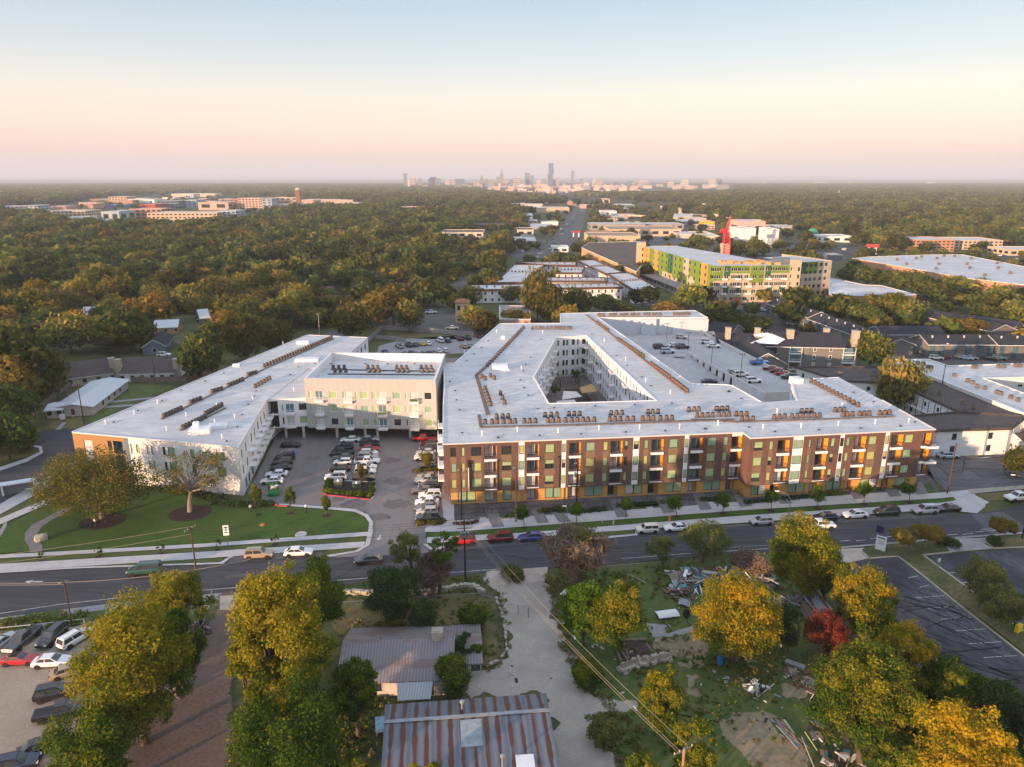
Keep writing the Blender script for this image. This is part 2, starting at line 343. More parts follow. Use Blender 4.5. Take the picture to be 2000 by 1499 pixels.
SIDING=mat_bricks('grey ribbed siding',(.42,.425,.41),(.39,.39,.38),(.29,.29,.285),.35,30,offset=0)
SIDINGW=mat_bricks('white boards',(.66,.66,.65),(.6,.6,.6),(.45,.45,.45),30,.22,offset=0)
TEALP=mat('blue grey panel',(.13,.17,.22),(.11,.15,.2),.5,.7)
DARK=mat('dark metal',(.018,.018,.02),(.03,.03,.032),2,.5)
GREYM=mat('galvanised metal',(.34,.35,.36),(.25,.26,.27),1.2,.45,.5)
BLIND=mat('pale green blind behind glass',(.36,.46,.24),(.31,.41,.22),.4,.22,spec=.6)
BLIND2=mat('sage blind behind glass',(.26,.37,.26),(.22,.33,.23),.4,.22,spec=.6)
BLIND3=mat('yellow green blind behind glass',(.44,.46,.18),(.38,.4,.15),.4,.22,spec=.6)
GLASS=mat('dark window glass',(.022,.027,.03),(.035,.042,.045),.6,.08,spec=.7)
GLASSB=mat('blue window glass',(.12,.2,.23),(.09,.16,.19),.5,.1,spec=.7)
CURT=mat('white curtain behind glass',(.55,.56,.55),(.45,.47,.47),.6,.25,spec=.6)
SHINGLE=mat('brown grey shingles',(.085,.07,.065),(.11,.092,.085),.5,.9,c3=(.06,.05,.05),sc3=4)
SHINGLED=mat('charcoal shingles',(.028,.032,.042),(.04,.044,.055),.5,.9,c3=(.02,.022,.03),sc3=4)
TIMBER=mat('creosoted timber',(.075,.042,.028),(.1,.06,.04),2,.9)
WOODF=mat('weathered fence boards',(.22,.18,.15),(.15,.125,.105),1,.9)
BARK=mat('bark',(.12,.09,.07),(.07,.052,.042),2.5,.95,bump=.5)
BARKP=mat('pale bark',(.26,.21,.18),(.17,.14,.12),2,.95,bump=.5)
WIRE=mat('wire',(.05,.045,.04))
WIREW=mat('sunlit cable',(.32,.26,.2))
STONE=mat('limestone',(.52,.47,.38),(.38,.34,.27),1.2,.9,c3=(.3,.26,.2),sc3=5,bump=.4)
RUSTY=mat('rusty casing',(.19,.115,.08),(.13,.085,.062),.9,.7,c3=(.25,.18,.14),sc3=3)
HVAC=mat('grey brown casing',(.20,.165,.14),(.14,.115,.10),1.2,.7)
# ------------------------------------------------------------------ ground
g=MB();E0=40000
g.poly([(-E0,-400,-.05),(E0,-400,-.05),(E0,1400,-.05),(-E0,1400,-.05)]);tag(g.build('ground',ROUGH),kind='structure')
g=MB();g.poly([(-E0,1400,-.05),(E0,1400,-.05),(E0,E0,-.05),(-E0,E0,-.05)]);tag(g.build('far_ground',FOREST),kind='structure')
Z=lambda k:.012*k

top=[(-60,1124),(0,1118),(148,1106),(400,1098),(640,1089),(760,1084),(856,1078),(1020,1064),(1160,1055),(1242,1046),(1440,1028),(1640,1021),(1840,1010),(1907,1003),(2000,988),(2100,970)]
bot=[(2100,1030),(2000,1042),(1850,1049),(1684,1066),(1505,1078),(1325,1092),(1189,1102),(1070,1112),(951,1119),(882,1126),(712,1136),(675,1143),(440,1158),(272,1172),(0,1207),(-60,1214)]
structure('main_street',[G(*p)for p in top+bot],Z(1),ASPH)

structure('parking_bay',[G(*p)for p in[(438,1099),(449,1088),(540,1082),(628,1079),(641,1087)]],Z(3),ASPHW)
structure('parking_bay',[G(*p)for p in[(860,1078),(872,1059),(960,1057),(1062,1050),(1078,1058),(1020,1064)]],Z(3),ASPHW)
structure('parking_bay',[G(*p)for p in[(1242,1047),(1240,1038),(1330,1031),(1500,1022),(1700,1008),(1860,999),(1876,1003),(1840,1010),(1640,1021),(1440,1029)]],Z(3),ASPHW)

for q in([(438,1126),(482,1119),(486,1126),(441,1131)],[(500,1158),(530,1100),(570,1096),(545,1152)],[(1895,1004),(1960,1000),(2000,1028),(2000,1042),(1935,1045)]):
    structure('street_patch',[G(*p)for p in q],Z(2),ASPHW)

def strip(name,up,lo,z,m):return structure(name,[G(*p)for p in up+lo[::-1]],z,m)
lawn=[(0,1082),(60,1076),(160,1076),(400,1062),(716,1040),(721,1022),(712,1010),(692,1001),(640,996),(545,988),(480,984),(420,984),(370,968),(300,955),(230,950),(120,955),(75,990),(0,1040)]
structure('lawn',[G(*p)for p in lawn],Z(2),LAWN)
strip('verge',[(0,1090),(400,1071),(716,1046),(711,1064)],[(0,1105),(400,1082),(650,1065),(711,1064)],Z(2),VERGE)
strip('pavement',[(-60,1090),(0,1085),(400,1063),(719,1040)],[(-60,1098),(0,1092),(400,1070),(717,1048)],.12,CONC)
strip('pavement',[(-60,1106),(0,1103),(400,1079),(713,1059)],[(-60,1124),(0,1118),(400,1092),(711,1070)],.12,CONC)
strip('verge',[(142,1108),(260,1099),(438,1091)],[(142,1109),(260,1106),(430,1099)],.10,VERGE)
strip('verge',[(640,1076),(711,1068)],[(645,1086),(694,1076)],.10,VERGE)
strip('kerb',[(0,1118),(148,1109),(430,1100),(449,1088),(454,1088)],[(0,1121),(148,1112),(436,1103),(450,1091),(456,1090)],.14,CONC)
strip('kerb',[(637,1086),(694,1077),(713,1066),(719,1040),(721,1022),(712,1010),(692,1001),(640,996),(545,988)],[(640,1090),(700,1079),(722,1066),(728,1040),(728,1020),(718,1006),(694,996),(640,991),(545,985)],.13,CONC)

structure('garden_path',[G(*p)for p in[(94,1010),(112,1000),(130,990),(140,994),(122,1005),(98,1018),(81,1030),(73,1044),(75,1056),(83,1066),(82,1078),(60,1080),(56,1068),(48,1056),(49,1042),(62,1026)]],Z(4),PAVER)
structure('garden_path',[G(*p)for p in[(0,1050),(12,1030),(16,1014),(12,1012),(4,1030),(0,1036)]],Z(4),CONC2)

structure('side_street',[G(*p)for p in[(-80,1010),(0,986),(80,938),(150,905),(270,780),(330,760),(310,752),(150,838),(60,846),(-60,850),(-80,880),(0,918),(-80,940)]],Z(1),ASPH)
structure('side_street',[G(*p)for p in[(64,874),(150,842),(140,838),(62,845),(-40,850),(-40,880)]],Z(2),ASPHN)
structure('island',[G(*p)for p in[(-60,935),(0,916),(52,900),(82,885),(80,876),(46,870),(-60,872)]],.10,ROUGH)
strip('kerb',[(-60,932),(0,914),(50,897),(78,884),(76,876),(46,870)],[(-60,940),(0,921),(53,903),(84,886),(82,873),(48,867)],.14,CONC)
strip('pavement',[(-60,1008),(0,986),(80,940),(150,900)],[(-60,1030),(0,1006),(75,965),(150,912)],.13,CONC)
strip('verge',[(-60,1030),(0,1006),(75,965)],[(-60,1040),(0,1014),(72,986)],Z(3),VERGE)
strip('pavement',[(-60,1040),(0,1014),(72,984),(140,958)],[(-60,1052),(0,1026),(72,995),(146,964)],.12,CONC)

lotp=[G(*p)for p in[(544,986),(500,972),(484,965)]]+[Vector((-62,176,0)),Vector((-58,205,0)),Vector((-53,246,0)),Vector((-52,262,0)),Vector((-2,258,0)),Vector((-18,200,0)),Vector((-12.8,131,0))]+[G(*p)for p in[(840,1032),(832,1050),(836,1066),(858,1079),(760,1085),(640,1090),(700,1078),(718,1066),(726,1022),(700,997),(640,992)]]
structure('car_park',lotp,Z(4),LOT)
structure('pavement',[G(*p)for p in[(866,1008),(862,970),(866,930),(886,975),(888,1022),(884,1040),(830,1040),(832,1030),(866,1026)]],Z(6),CONC)

structure('front_yard',[G(*p)for p in[(884,1040),(886,970),(1100,955),(1440,930),(1480,940),(1815,915),(1838,970)]],Z(2),mat('patio slabs',(.17,.16,.165),(.10,.09,.09),.5,.9,c3=(.06,.05,.05),sc3=1.5))
strip('pavement',[(830,1034),(884,1031),(1020,1022),(1458,987),(1840,963),(1890,958)],[(830,1040),(884,1040),(1020,1030),(1458,997),(1840,974),(1900,968)],.10,CONC)
strip('verge',[(834,1040),(1020,1030),(1458,997),(1840,974),(1868,974),(1872,978)],[(830,1051),(1020,1042),(1458,1008),(1840,983),(1866,980),(1872,978)],Z(4),LAWN)
strip('pavement',[(834,1051),(1020,1042),(1458,1008),(1840,983),(1870,978),(1902,965)],[(834,1062),(1020,1053),(1165,1041),(1246,1035),(1458,1022),(1840,996),(1908,1004),(1925,990)],.12,CONC)
strip('verge',[(836,1062),(876,1058)],[(850,1072),(874,1064)],.10,VERGE)
strip('verge',[(1090,1048),(1165,1041),(1236,1036)],[(1090,1056),(1165,1051),(1240,1043)],.10,VERGE)
strip('kerb',[(834,1064),(846,1074),(872,1066),(876,1059)],[(826,1064),(846,1079),(876,1068),(879,1059)],.13,CONC)
strip('kerb',[(1084,1056),(1165,1051),(1240,1044),(1241,1037)],[(1084,1060),(1165,1055),(1245,1047),(1246,1037)],.13,CONC)
structure('verge',[G(*p)for p in[(1872,992),(1894,994),(1902,1000),(1876,1001)]],.10,VERGE)
strip('front_apron',[(884,1018),(1020,1010),(1160,1001),(1320,991),(1458,980),(1640,969),(1800,957)],[(884,1032),(1020,1023),(1160,1013),(1320,1001),(1458,988),(1640,976),(1800,966)],.095,CONC)
for a,b_,c_,d_ in((948,1000,962,1032),(1034,995,1050,1024),(1078,1002,1092,1022),(1190,978,1205,1012),(1276,972,1296,1004),(1352,966,1368,998),(1428,960,1446,992),(1510,962,1524,986),(1578,960,1592,982),(1652,952,1668,976),(1722,948,1738,972),(1778,944,1790,968)):
    structure('front_path',[G(*p)for p in[(a,b_),(a+22,b_-2),(c_+23,d_-2),(c_,d_)]],.13,PAVER)
for a,b_,c_,d_ in((936,1012,952,1034),(984,1012,990,1030),(1056,1010,1072,1024),(1180,1000,1190,1014),(1262,992,1274,1006),(1300,996,1314,1004),(1380,982,1392,996)):
    structure('front_path',[G(*p)for p in[(a,b_),(a+12,b_-1),(c_+12,d_-1),(c_,d_)]],.125,CONC)
for q in([(990,1013),(1006,1010),(1014,1020),(990,1022)],[(1120,1004),(1165,1000),(1183,1006),(1140,1016)],[(1308,985),(1330,984),(1343,994),(1312,998)],[(1228,988),(1262,984),(1258,998),(1234,1000)],[(1795,950),(1815,945),(1834,966),(1800,968)]):
    structure('garden_bed',[G(*p)for p in q],Z(4),LAWN)

structure('asphalt_yard',[G(*p)for p in[(1808,925),(1802,895),(1830,892),(1880,892),(1905,895),(1940,888),(2060,882),(2060,952),(1890,960),(1850,960)]],Z(2),mat('cracked asphalt',(.115,.11,.12),(.17,.16,.165),.22,.9,c3=(.07,.068,.075),sc3=.8,stretch=(.4,1.6,1)))
structure('driveway',[G(*p)for p in[(1852,962),(1890,958),(1905,968),(1932,982),(1900,1002),(1870,980)]],Z(5),CONC)
strip('kerb',[(1890,957),(1960,952),(2060,944)],[(1896,966),(1960,960),(2060,952)],.14,mat('stained concrete',(.4,.36,.3),(.3,.27,.22),.8))
structure('verge',[G(*p)for p in[(1904,966),(2060,952),(2060,972),(1932,979)]],Z(4),DRY)

strip('gravel_shoulder',[(-60,1214),(0,1207),(272,1172),(440,1158)],[(-60,1222),(0,1214),(180,1202),(440,1170)],Z(1),CONC2)
structure('verge',PX([(-60,625),(0,622),(240,580),(370,568),(340,595),(0,650),(-60,660)],0,1000,2.941),Z(3),VERGE,rough=0.5)
structure('verge',PX([(-60,700),(0,690),(300,600),(560,568),(640,560),(480,650),(0,690)],0,1000,2.941),Z(2),VERGE)
structure('gravel_lot',PX([(-80,700),(0,690),(500,640),(560,640),(560,1000),(480,1468),(-80,1520)],0,1000,2.941),Z(4),TAN,rough=0.8)
structure('dirt_drive',PX([(1268,470),(1490,455),(1420,560),(1345,640),(1335,800),(1350,950),(1300,1200),(1360,1520),(700,1520),(900,1180),(1100,900),(1190,780),(1225,620)],0,1000,2.941),Z(3),DIRT,rough=0.9)
structure('drive_apron',PX([(1262,486),(1500,462),(1430,560),(1262,566)],0,1000,2.941),Z(5),mat('dusty concrete',(.48,.41,.34),(.38,.32,.27),.5))
structure('gravel_drive',PX([(150,345),(500,318),(486,410),(530,560),(590,780),(650,960),(740,1045),(1000,1085),(1022,1112),(900,1165),(760,1185),(790,1300),(880,1400),(930,1530),(520,1530),(480,1060),(60,1075),(90,920),(210,880),(270,790),(245,660),(235,560),(205,450)],900,1000,2.941),Z(3),GRAVEL,rough=0.8)
structure('drive_apron',PX([(150,345),(500,318),(490,400),(180,430)],900,1000,2.941),Z(5),mat('dusty concrete',(.5,.43,.36),(.4,.34,.28),.5))
structure('dry_yard',PX([(640,540),(1200,500),(1440,490),(1560,560),(1620,800),(1500,890),(1300,880),(700,760),(620,660)],440,1000,2.941),Z(2),DRY,rough=1.2)
structure('yard',PX([(500,350),(1800,240),(2000,600),(2000,1530),(950,1530),(760,1290),(760,1190),(1020,1120),(740,1040),(650,960),(590,780),(520,560)],900,1000,2.941),Z(1),YARD,rough=0.8)
structure('bare_patch',PX([(1480,1200),(1560,1150),(1700,1150),(1820,1180),(1960,1350),(1990,1500),(1850,1500),(1640,1420),(1500,1290)],900,1000,2.941),Z(2),BARE,rough=1.2)
structure('bare_patch',PX([(1100,780),(1120,720),(1330,700),(1420,760),(1400,815),(1220,830)],900,1000,2.941),Z(2),BARE,rough=1.2)
structure('concrete_slab',PX([(1065,640),(1180,650),(1190,700),(1330,655),(1340,690),(1200,720),(1100,720)],900,1000,2.941),Z(3),CONC2)
structure('bare_patch',PX([(1240,870),(1330,840),(1400,850),(1380,900),(1290,890)],900,1000,2.941),Z(3),BARE,rough=1.2)
structure('bare_patch',PX([(1290,940),(1360,935),(1390,1070),(1310,1050)],900,1000,2.941),Z(3),BARE,rough=1.2)
structure('bare_patch',PX([(1840,990),(1960,970),(1990,1060),(1870,1070)],900,1000,2.941),Z(3),BARE,rough=1.2)
structure('dry_verge',PX([(480,370),(620,350),(640,420),(560,520),(600,620),(560,640),(500,520)],900,1000,2.941),Z(2),DRY,rough=1.0)

SEAL=mat('seal coated asphalt',(.040,.041,.05),(.13,.128,.138),.055,.85,c3=(.035,.035,.042),sc3=1.1,stretch=(1.1,.42,1,.25),mixpos=(.45,.62))
structure('sealed_car_park',PX([(700,350),(760,345),(1020,312),(1062,342),(1760,900),(1760,1560),(1300,1560),(1000,700)],1400,980,2.888),Z(3),SEAL)
structure('sealed_car_park',PX([(1170,303),(1760,262),(1760,740),(1640,665)],1400,980,2.888),Z(3),SEAL)
structure('grass_island',PX([(820,270),(900,240),(1250,210),(1320,285),(1160,302),(1640,668),(1760,745),(1760,870),(1062,336),(1020,310),(860,320),(826,300)],1400,980,2.888),Z(4),mat('worn grass',(.06,.085,.022),(.19,.145,.07),.16,.95,c3=(.04,.06,.015),sc3=1.5,bump=.3))
KERB2=mat('stained kerb',(.46,.39,.3),(.36,.3,.23),.8)
def kerb(name,pts,wid=.35,h=.14,m=None):
    b=MB()
    for p,q in zip(pts,pts[1:]):
        c=(p+q)/2;d=q-p;b.box((c.x,c.y,h/2),(d.length+wid*.5,wid,h),math.atan2(d.y,d.x))
    return tag(b.build(name,m or KERB2),kind='structure')
kerb('kerb',PX([(820,285),(860,322),(1020,311),(1060,338),(1200,450),(1400,610),(1760,895)],1400,980,2.888))
kerb('kerb',PX([(1320,287),(1162,303),(1400,478),(1645,670),(1760,752)],1400,980,2.888))
kerb('kerb',PX([(1510,225),(1560,265),(1760,258)],1400,980,2.888))
structure('drive_apron',PX([(690,268),(830,262),(820,290),(862,320),(740,348),(640,330)],1400,980,2.888),Z(4),mat('dusty concrete',(.48,.41,.34),(.38,.32,.27),.5))
structure('drive_apron',PX([(1255,212),(1520,205),(1512,240),(1560,268),(1320,287)],1400,980,2.888),Z(5),CONC2)
structure('pavement',PX([(640,262),(1300,205),(1760,172),(1760,182),(1300,214),(640,272)],1400,980,2.888),.10,CONC2)
structure('verge',PX([(1515,222),(1760,196),(1760,256),(1565,262)],1400,980,2.888),Z(4),DRY)

def stripe(a,b_,wid=.12,z=.05,m=None):
    d=(b_-a).normalized();n=Vector((-d.y,d.x,0))*wid/2
    structure('painted_line',[a-n,b_-n,b_+n,a+n],z,m or LINE)
for y0,x0,x1 in((535,740,850),(640,850,965),(750,830,1130),(865,960,1280),(985,1100,1420),(1110,1260,1580),(1250,1400,1755),(1400,1560,1920)):
    stripe(G(1640+x0/5.553,1030+(y0+18)/5.553),G(1640+x1/5.553,1030+(y0-5)/5.553))
for a,b_ in(((1190,497),(1290,492)),((1320,605),(1480,588)),((1600,828),(1690,822)),((1930,1075),(2020,1066))):
    stripe(G(1640+a[0]/5.553,1030+a[1]/5.553),G(1640+b_[0]/5.553,1030+b_[1]/5.553))
wl=[(-60,1207),(0,1199),(120,1181),(272,1164),(440,1150),(640,1136),(712,1130),(882,1119),(980,1112)]
for p,q in zip(wl,wl[1:]):stripe(G(*p),G(*q),.15)
wl=[(1215,1092),(1330,1083),(1505,1072)]
for p,q in zip(wl,wl[1:]):stripe(G(*p),G(*q),.15)
for p,q in(((1640,1058),(1660,1056)),((1672,1057),(1690,1056)),((1700,1053),(1745,1048)),((1848,1046),(1870,1044)),((1880,1045),(1900,1042)),((1905,1040),(1945,1036)),((1915,1035),(1950,1032))):stripe(G(*p),G(*q),.15)
DARKY=mat('worn yellow paint',(.16,.13,.07),(.09,.085,.07),.7,.8)
yl=[(880,1098),(1160,1080),(1330,1066),(1500,1052),(1640,1040),(1860,1024)]
for p,q in zip(yl,yl[1:]):stripe(G(*p),G(*q),.14,.05,DARKY)
def road_arrow(P,rz,s):
    b=MB();M=Matrix.Rotation(rz,3,'Z')
    for q in([(-1,-.12),(.2,-.12),(.2,.12),(-1,.12)],[(.2,-.42),(1,0),(.2,.42)]):b.poly([tuple(M@Vector((x*s,y*s,0))+Vector((P.x,P.y,.062)))for x,y in q])
    tag(b.build('painted_arrow',LINE),kind='structure')
road_arrow(G(66,1137),math.pi,1.5);road_arrow(G(741,1051),-1.6,1.2)
for xx in range(3):stripe(G(546+8*xx,885-xx),G(560+8*xx,878-xx),.2,.06)
structure('painted_symbol',[G(*p)for p in[(568,882),(582,880),(582,888),(568,890)]],.062,mat('blue paint',(.09,.16,.3),(.14,.18,.26),1))


rc=random.Random(61);CRK=mat('sealed crack',(.028,.028,.032))
def cracks(poly,n,a0,w0,w1,steps):
    xs,ys=[p.x for p in poly],[p.y for p in poly];P2=[(p.x,p.y)for p in poly]
    def ins(x,y):
        c=False
        for i in range(len(P2)):
            x1,y1,x2,y2=*P2[i],*P2[(i+1)%len(P2)]
            if(y1>y)!=(y2>y)and x<(x2-x1)*(y-y1)/(y2-y1)+x1:c=not c
        return c
    for i in range(n):
        x,y=rc.uniform(min(xs),max(xs)),rc.uniform(min(ys),max(ys));a=rc.choice(a0)+rc.uniform(-.2,.2);w_=rc.uniform(w0,w1);b=MB();L=0;p=(x,y)
        for k in range(rc.randrange(*steps)):
            a+=rc.gauss(0,.14);q=(p[0]+math.cos(a)*.8,p[1]+math.sin(a)*.8)
            if not(ins(*p)and ins(*q)):break
            nx,ny=-math.sin(a)*w_,math.cos(a)*w_;b.poly([(p[0]-nx,p[1]-ny,.056),(q[0]-nx,q[1]-ny,.056),(q[0]+nx,q[1]+ny,.056),(p[0]+nx,p[1]+ny,.056)]);p=q;L+=1
        if L>4:tag(b.build('sealed_crack',CRK),kind='structure')
cracks([G(*p)for p in top+bot],46,(.12,.12,1.7),.03,.07,(6,26));cracks([G(*p)for p in[(1808,925),(1802,895),(1880,892),(1940,888),(2060,882),(2060,952),(1890,960)]],40,(.1,.1,1.5),.05,.12,(6,20));cracks(lotp,26,(.05,1.6),.025,.05,(8,30))
for px_,py_ in((477,1117),(760,1012),(712,1002),(1330,1060),(1080,1075),(120,1150)):
    P=G(px_,py_);structure('manhole_cover',[(P.x+math.cos(k*.63)*.45,P.y+math.sin(k*.63)*.45,0)for k in range(10)],.066,mat('cast iron',(.05,.04,.04),(.08,.07,.065),3))
for px_,py_,r_ in((690,985,2.2),(600,930,1.8),(770,940,2.0),(775,985,2.4),(610,895,1.5),(765,900,1.8),(660,975,1.2),(740,1010,1.6)):
    P=G(px_,py_);structure('oil_stain',roughen([(P.x+math.cos(k*.79)*r_*1.3,P.y+math.sin(k*.79)*r_,0)for k in range(8)],.5,int(px_)),.058,mat('oil stain',(.125,.115,.115),(.15,.14,.14),.8))
# ------------------------------------------------------------------ the brick block
PANES=[BLIND,BLIND,BLIND2,BLIND3,BLIND,GLASS]
def flat(p):return(p[0],p[1])
RH=13.8
FL,FM,FN,FR=(-13.8,133.5),(48.4,140.4),(48.95,136.9),(89.8,142.3)
ROWS=[(11.0,12.9),(7.55,9.45),(4.05,5.95)]
def railing(b,F,u0,u1,z,off,h=1.0,n=None,m=0):
    n=n or max(3,int((u1-u0)/.22))
    for i in range(n+1):u=u0+(u1-u0)*i/n;b.tube([F.pt(u,z,off),F.pt(u,z+h,off)],.022,4,m,False)
    b.tube([F.pt(u0,z+h,off),F.pt(u1,z+h,off)],.04,4,m);b.tube([F.pt(u0,z+.12,off),F.pt(u1,z+.12,off)],.03,4,m)
def brick_block():
    t=thing('brick_apartment_block','four storey brown brick apartment block with orange balcony recesses along the street','apartment building',(38,137,0))
    y1=lambda x:887-(x-880)*.043 if x<1460 else 873-(x-1480)*.05
    yg=lambda x:985-(x-894)*.047 if x<1455 else 968-(x-1470)*.083
    FA,FB=Facade(FL,FM,3.1,RH),Facade(FN,FR,3.1,RH)
    GA,GB=Facade((FL[0]+1.2,FL[1]+1.2),(FM[0]-.1,FM[1]+1.0),0,3.1),Facade((FN[0]+.2,FN[1]+1.1),(FR[0]-1.5,FR[1]+.9),0,3.1)
    W=[(880,890.4,1),(900.8,908,1),(920.5,940,1),(979.7,999,1),(1064.5,1082.7,1),(1144.5,1162.4,1),(1177.9,1187.2,1),(1220,1226,0),(1257.8,1266.3,1),(1306.6,1324,1),(1382,1399,1),(1413,1422,1),
         (1473,1490,1),(1502.4,1510,1),(1579,1584.4,1),(1623,1631,0),(1653,1660,0),(1697,1712.4,1),(1767.6,1784,0)]
    B=[(946.4,970.4),(1029.6,1052.8),(1112,1134.4),(1192.7,1216),(1272.2,1296),(1349.6,1372.6),(1428.7,1449),(1518.6,1541.6),(1595,1617),(1668,1691),(1741,1763.6),(1801.6,1818)]
    ST=[(1014,1023.5),(1098,1104.8),(1237.4,1247.6),(1337.7,1344.5),(1549.6,1568),(1641,1647.6),(1729,1736)]
    rr=random.Random(3);zones={id(FA):[],id(FB):[]}
    jobs=[]
    for a,c,pan in W:
        F=FA if a<1455 else FB;u0,u1=F.u(a,y1(a)),F.u(c,y1(c))
        for z0,z1 in ROWS:
            F.hole(u0,u1,z0,z1,.16);jobs.append((F,(u0+u1)/2,z0,u1-u0,z1-z0,(0,0)))
        if pan:zones[id(F)].append((u0-.06,u1+.06,3.3,11.0,1))
    for a,c in ST:
        F=FA if a<1455 else FB;u0,u1=F.u(a,y1(a)),F.u(c,y1(c))
        for z0,z1 in ROWS:F.hole(u0,u1,z0,z1,.16);jobs.append((F,(u0+u1)/2,z0,u1-u0,z1-z0,(0,0)))
        zones[id(F)].append((u0-.08,u1+.08,3.12,RH,2))
    bal=[]
    for a,c in B:
        F=FA if a<1455 else FB;u0,u1=F.u(a,y1(a)),F.u(c,y1(c))
        for k,(z0,z1)in enumerate(((10.2,13.0),(6.7,9.65),(3.55,6.15))):
            F.hole(u0,u1,z0,z1,1.5 if k<2 else .9,3,3,4,6,4);bal.append((F,u0,u1,z0,z1,k))
    zones[id(FA)].append((FA.u(1428.7,875)-.05,FA.L,13.0,RH,2))
    b=MB();FA.wall(b,0,zones[id(FA)]);FB.wall(b,0,zones[id(FB)])

    b.poly([(*FM,3.1),(*FN,3.1),(*FN,RH),(*FM,RH)],0);
    G0=lambda F,G_:None

    gj=[]
    for a,c,n in((894.4,929.6,2),(981.6,999,1),(1064,1096,2),(1141.6,1176,2),(1220,1253.5,2),(1298,1330,2),(1373.5,1405,2),(1465,1494,2),(1537,1570,2),(1611,1641,2),(1679,1712,2),(1747,1768,1)):
        F=GA if a<1455 else GB;u0,u1=F.u(a,yg(a)),F.u(c,yg(c));F.hole(u0,u1,.45,2.8,.15)
        for i in range(n):wd=(u1-u0)/n;gj.append((F,u0+wd*(i+.5),.45,wd-.04,2.35,(0,0)))
    gd=[]
    for a,c in((947,966),(1029,1046),(1108,1126),(1186,1200),(1264,1279),(1341,1354),(1415,1428),(1502,1514),(1579,1590),(1651,1660),(1720,1729)):
        F=GA if a<1455 else GB;u0,u1=F.u(a,yg(a)),F.u(c,yg(c));F.hole(u0,u1+.6,.12,2.85,1.1,5,5,4,6,5);gd.append((F,u0,u1))
    GA.wall(b,5);GB.wall(b,5)
    b.poly([(FM[0]-.1,FM[1]+1,0),(*GB.pt(0,0)[:2],0),(*GB.pt(0,0)[:2],3.1),(FM[0]-.1,FM[1]+1,3.1)],5)
    e=GB.pt(GB.L,0);b.poly([(e.x,e.y,0),(88.9,163,0),(88.9,163,3.1),(e.x,e.y,3.1)],5)
    b.poly([(*FL,3.1),(*FM,3.1),(*FN,3.1),(*FR,3.1),(88.9,163,3.1),(-16.2,160,3.1)],5)
    b.poly([(*FR,3.1),(88.9,163,3.1),(88.9,163,RH),(*FR,RH)],0)

    FW=Facade((-16.2,160),FL,3.1,RH);b2=MB()
    wj=[]
    for u in(3.5,9,14.5,20):
        for z0,z1 in ROWS:FW.hole(u,u+1.6,z0,z1,.15);wj.append((FW,u+.8,z0,1.6,z1-z0,(1,0)))
    FW.wall(b,2);GW=Facade((-15.2,160),(FL[0]+1.2,FL[1]+1.2),0,3.1);GW.wall(b,5)
    b.build('wall',[BRICK,PANEL,WTRIM,ORANGE,BRICKD,OCHRE,CONC2],t)
    r=MB();roof_sheet(r,[FL,FM,FN,FR,(88.9,163),(68.4,163),(59.4,161.3),(34.6,162.6),(8.7,160.1),(-16.2,160)],RH+.02);r.build('roof',ROOFW,t)
    c=MB();coping(c,[(-16.2,160),FL,FM,FN,FR,(88.9,163)],RH-.12,.34,.26,0,False);c.build('coping',mat('pale coping',(.6,.58,.57)),t)
    for F,u,z,wd,h,mu in jobs:
        q=rr.random()
        if q<.16:window(t,F,u,z,wd,h,DARK,BLIND,pane2=GLASS,split=rr.choice([.3,.45,.55]))
        elif q<.24:window(t,F,u,z,wd,h,DARK,GLASS)
        else:window(t,F,u,z,wd,h,DARK,rr.choice([BLIND,BLIND,BLIND2,BLIND3]))
    for F,u,z,wd,h,mu in gj:o=window(t,F,u,z,wd,h,DARK,rr.choice([BLIND,BLIND2,BLIND2,CURT,BLIND]),dep=.15);o.name='ground_window'
    for F,u,z,wd,h,mu in wj:o=window(t,F,u,z,wd,h,WTRIM,GLASS,mull=(1,0));o.name='side_window'
    for F,u0,u1,z0,z1,k in bal:
        s=MB();th,pr=((.5,.3),(.5,.3),(.16,.12))[k];cc=F.pt((u0+u1)/2,z0-th/2,pr/2-.06)
        s.box(cc,(u1-u0+.1,pr+.12,th),F.rz);o=s.build('balcony',WTRIM,t)
        q=MB();railing(q,F,u0+.05,u1-.05,z0,.02);q.build('railing',DARK,o)
        dw=min(1.75,(u1-u0)*.72);dz=2.35
        d=window(t,F,u0+.12+dw/2,z0+.03,dw,dz,DARK,rr.choice([CURT,CURT,GLASSB,GLASS]),mull=(1,0),dep=1.4 if k<2 else .8);d.name='balcony_door'
    for F,u0,u1 in gd:d=window(t,F,(u0+u1)/2,.14,u1-u0-.1,2.4,DARK,rr.choice([CURT,GLASSB,GLASS]),mull=(1,0),dep=1.0);d.name='patio_door'

    for z in(9.7,6.2):
        s=MB();c0=FB.pt(FB.L-.3,z+.25,.2);s.box(c0,(2.6,1.3,.5),FB.rz);o=s.build('corner_balcony',WTRIM,t)
        q=MB();railing(q,FB,FB.L-1.5,FB.L+.9,z+.5,.75);q.build('railing',DARK,o)
    for u in(5,12.5,19.5):
        for z in(10.1,6.6,3.4):
            s=MB();s.box(FW.pt(u,z,.65),(3.2,1.3,.28),FW.rz);s.box(FW.pt(u,z+.6,1.25),(3.2,.1,.9),FW.rz);s.build('side_balcony',WTRIM,t)

    s=MB();u=FA.u(914.5,900);s.box(FA.pt(u,6.2,.45),(.12,.8,5.2),FA.rz);o=s.build('blade_sign',WTRIM,t)
    s=MB();s.box(FA.pt(u,9.5,.45),(.3,.7,1.4),FA.rz);s.build('sign_cap',DARK,o)
    return t,FA,FB,GA,GB
BB,FA,FB,GA,GB=brick_block()
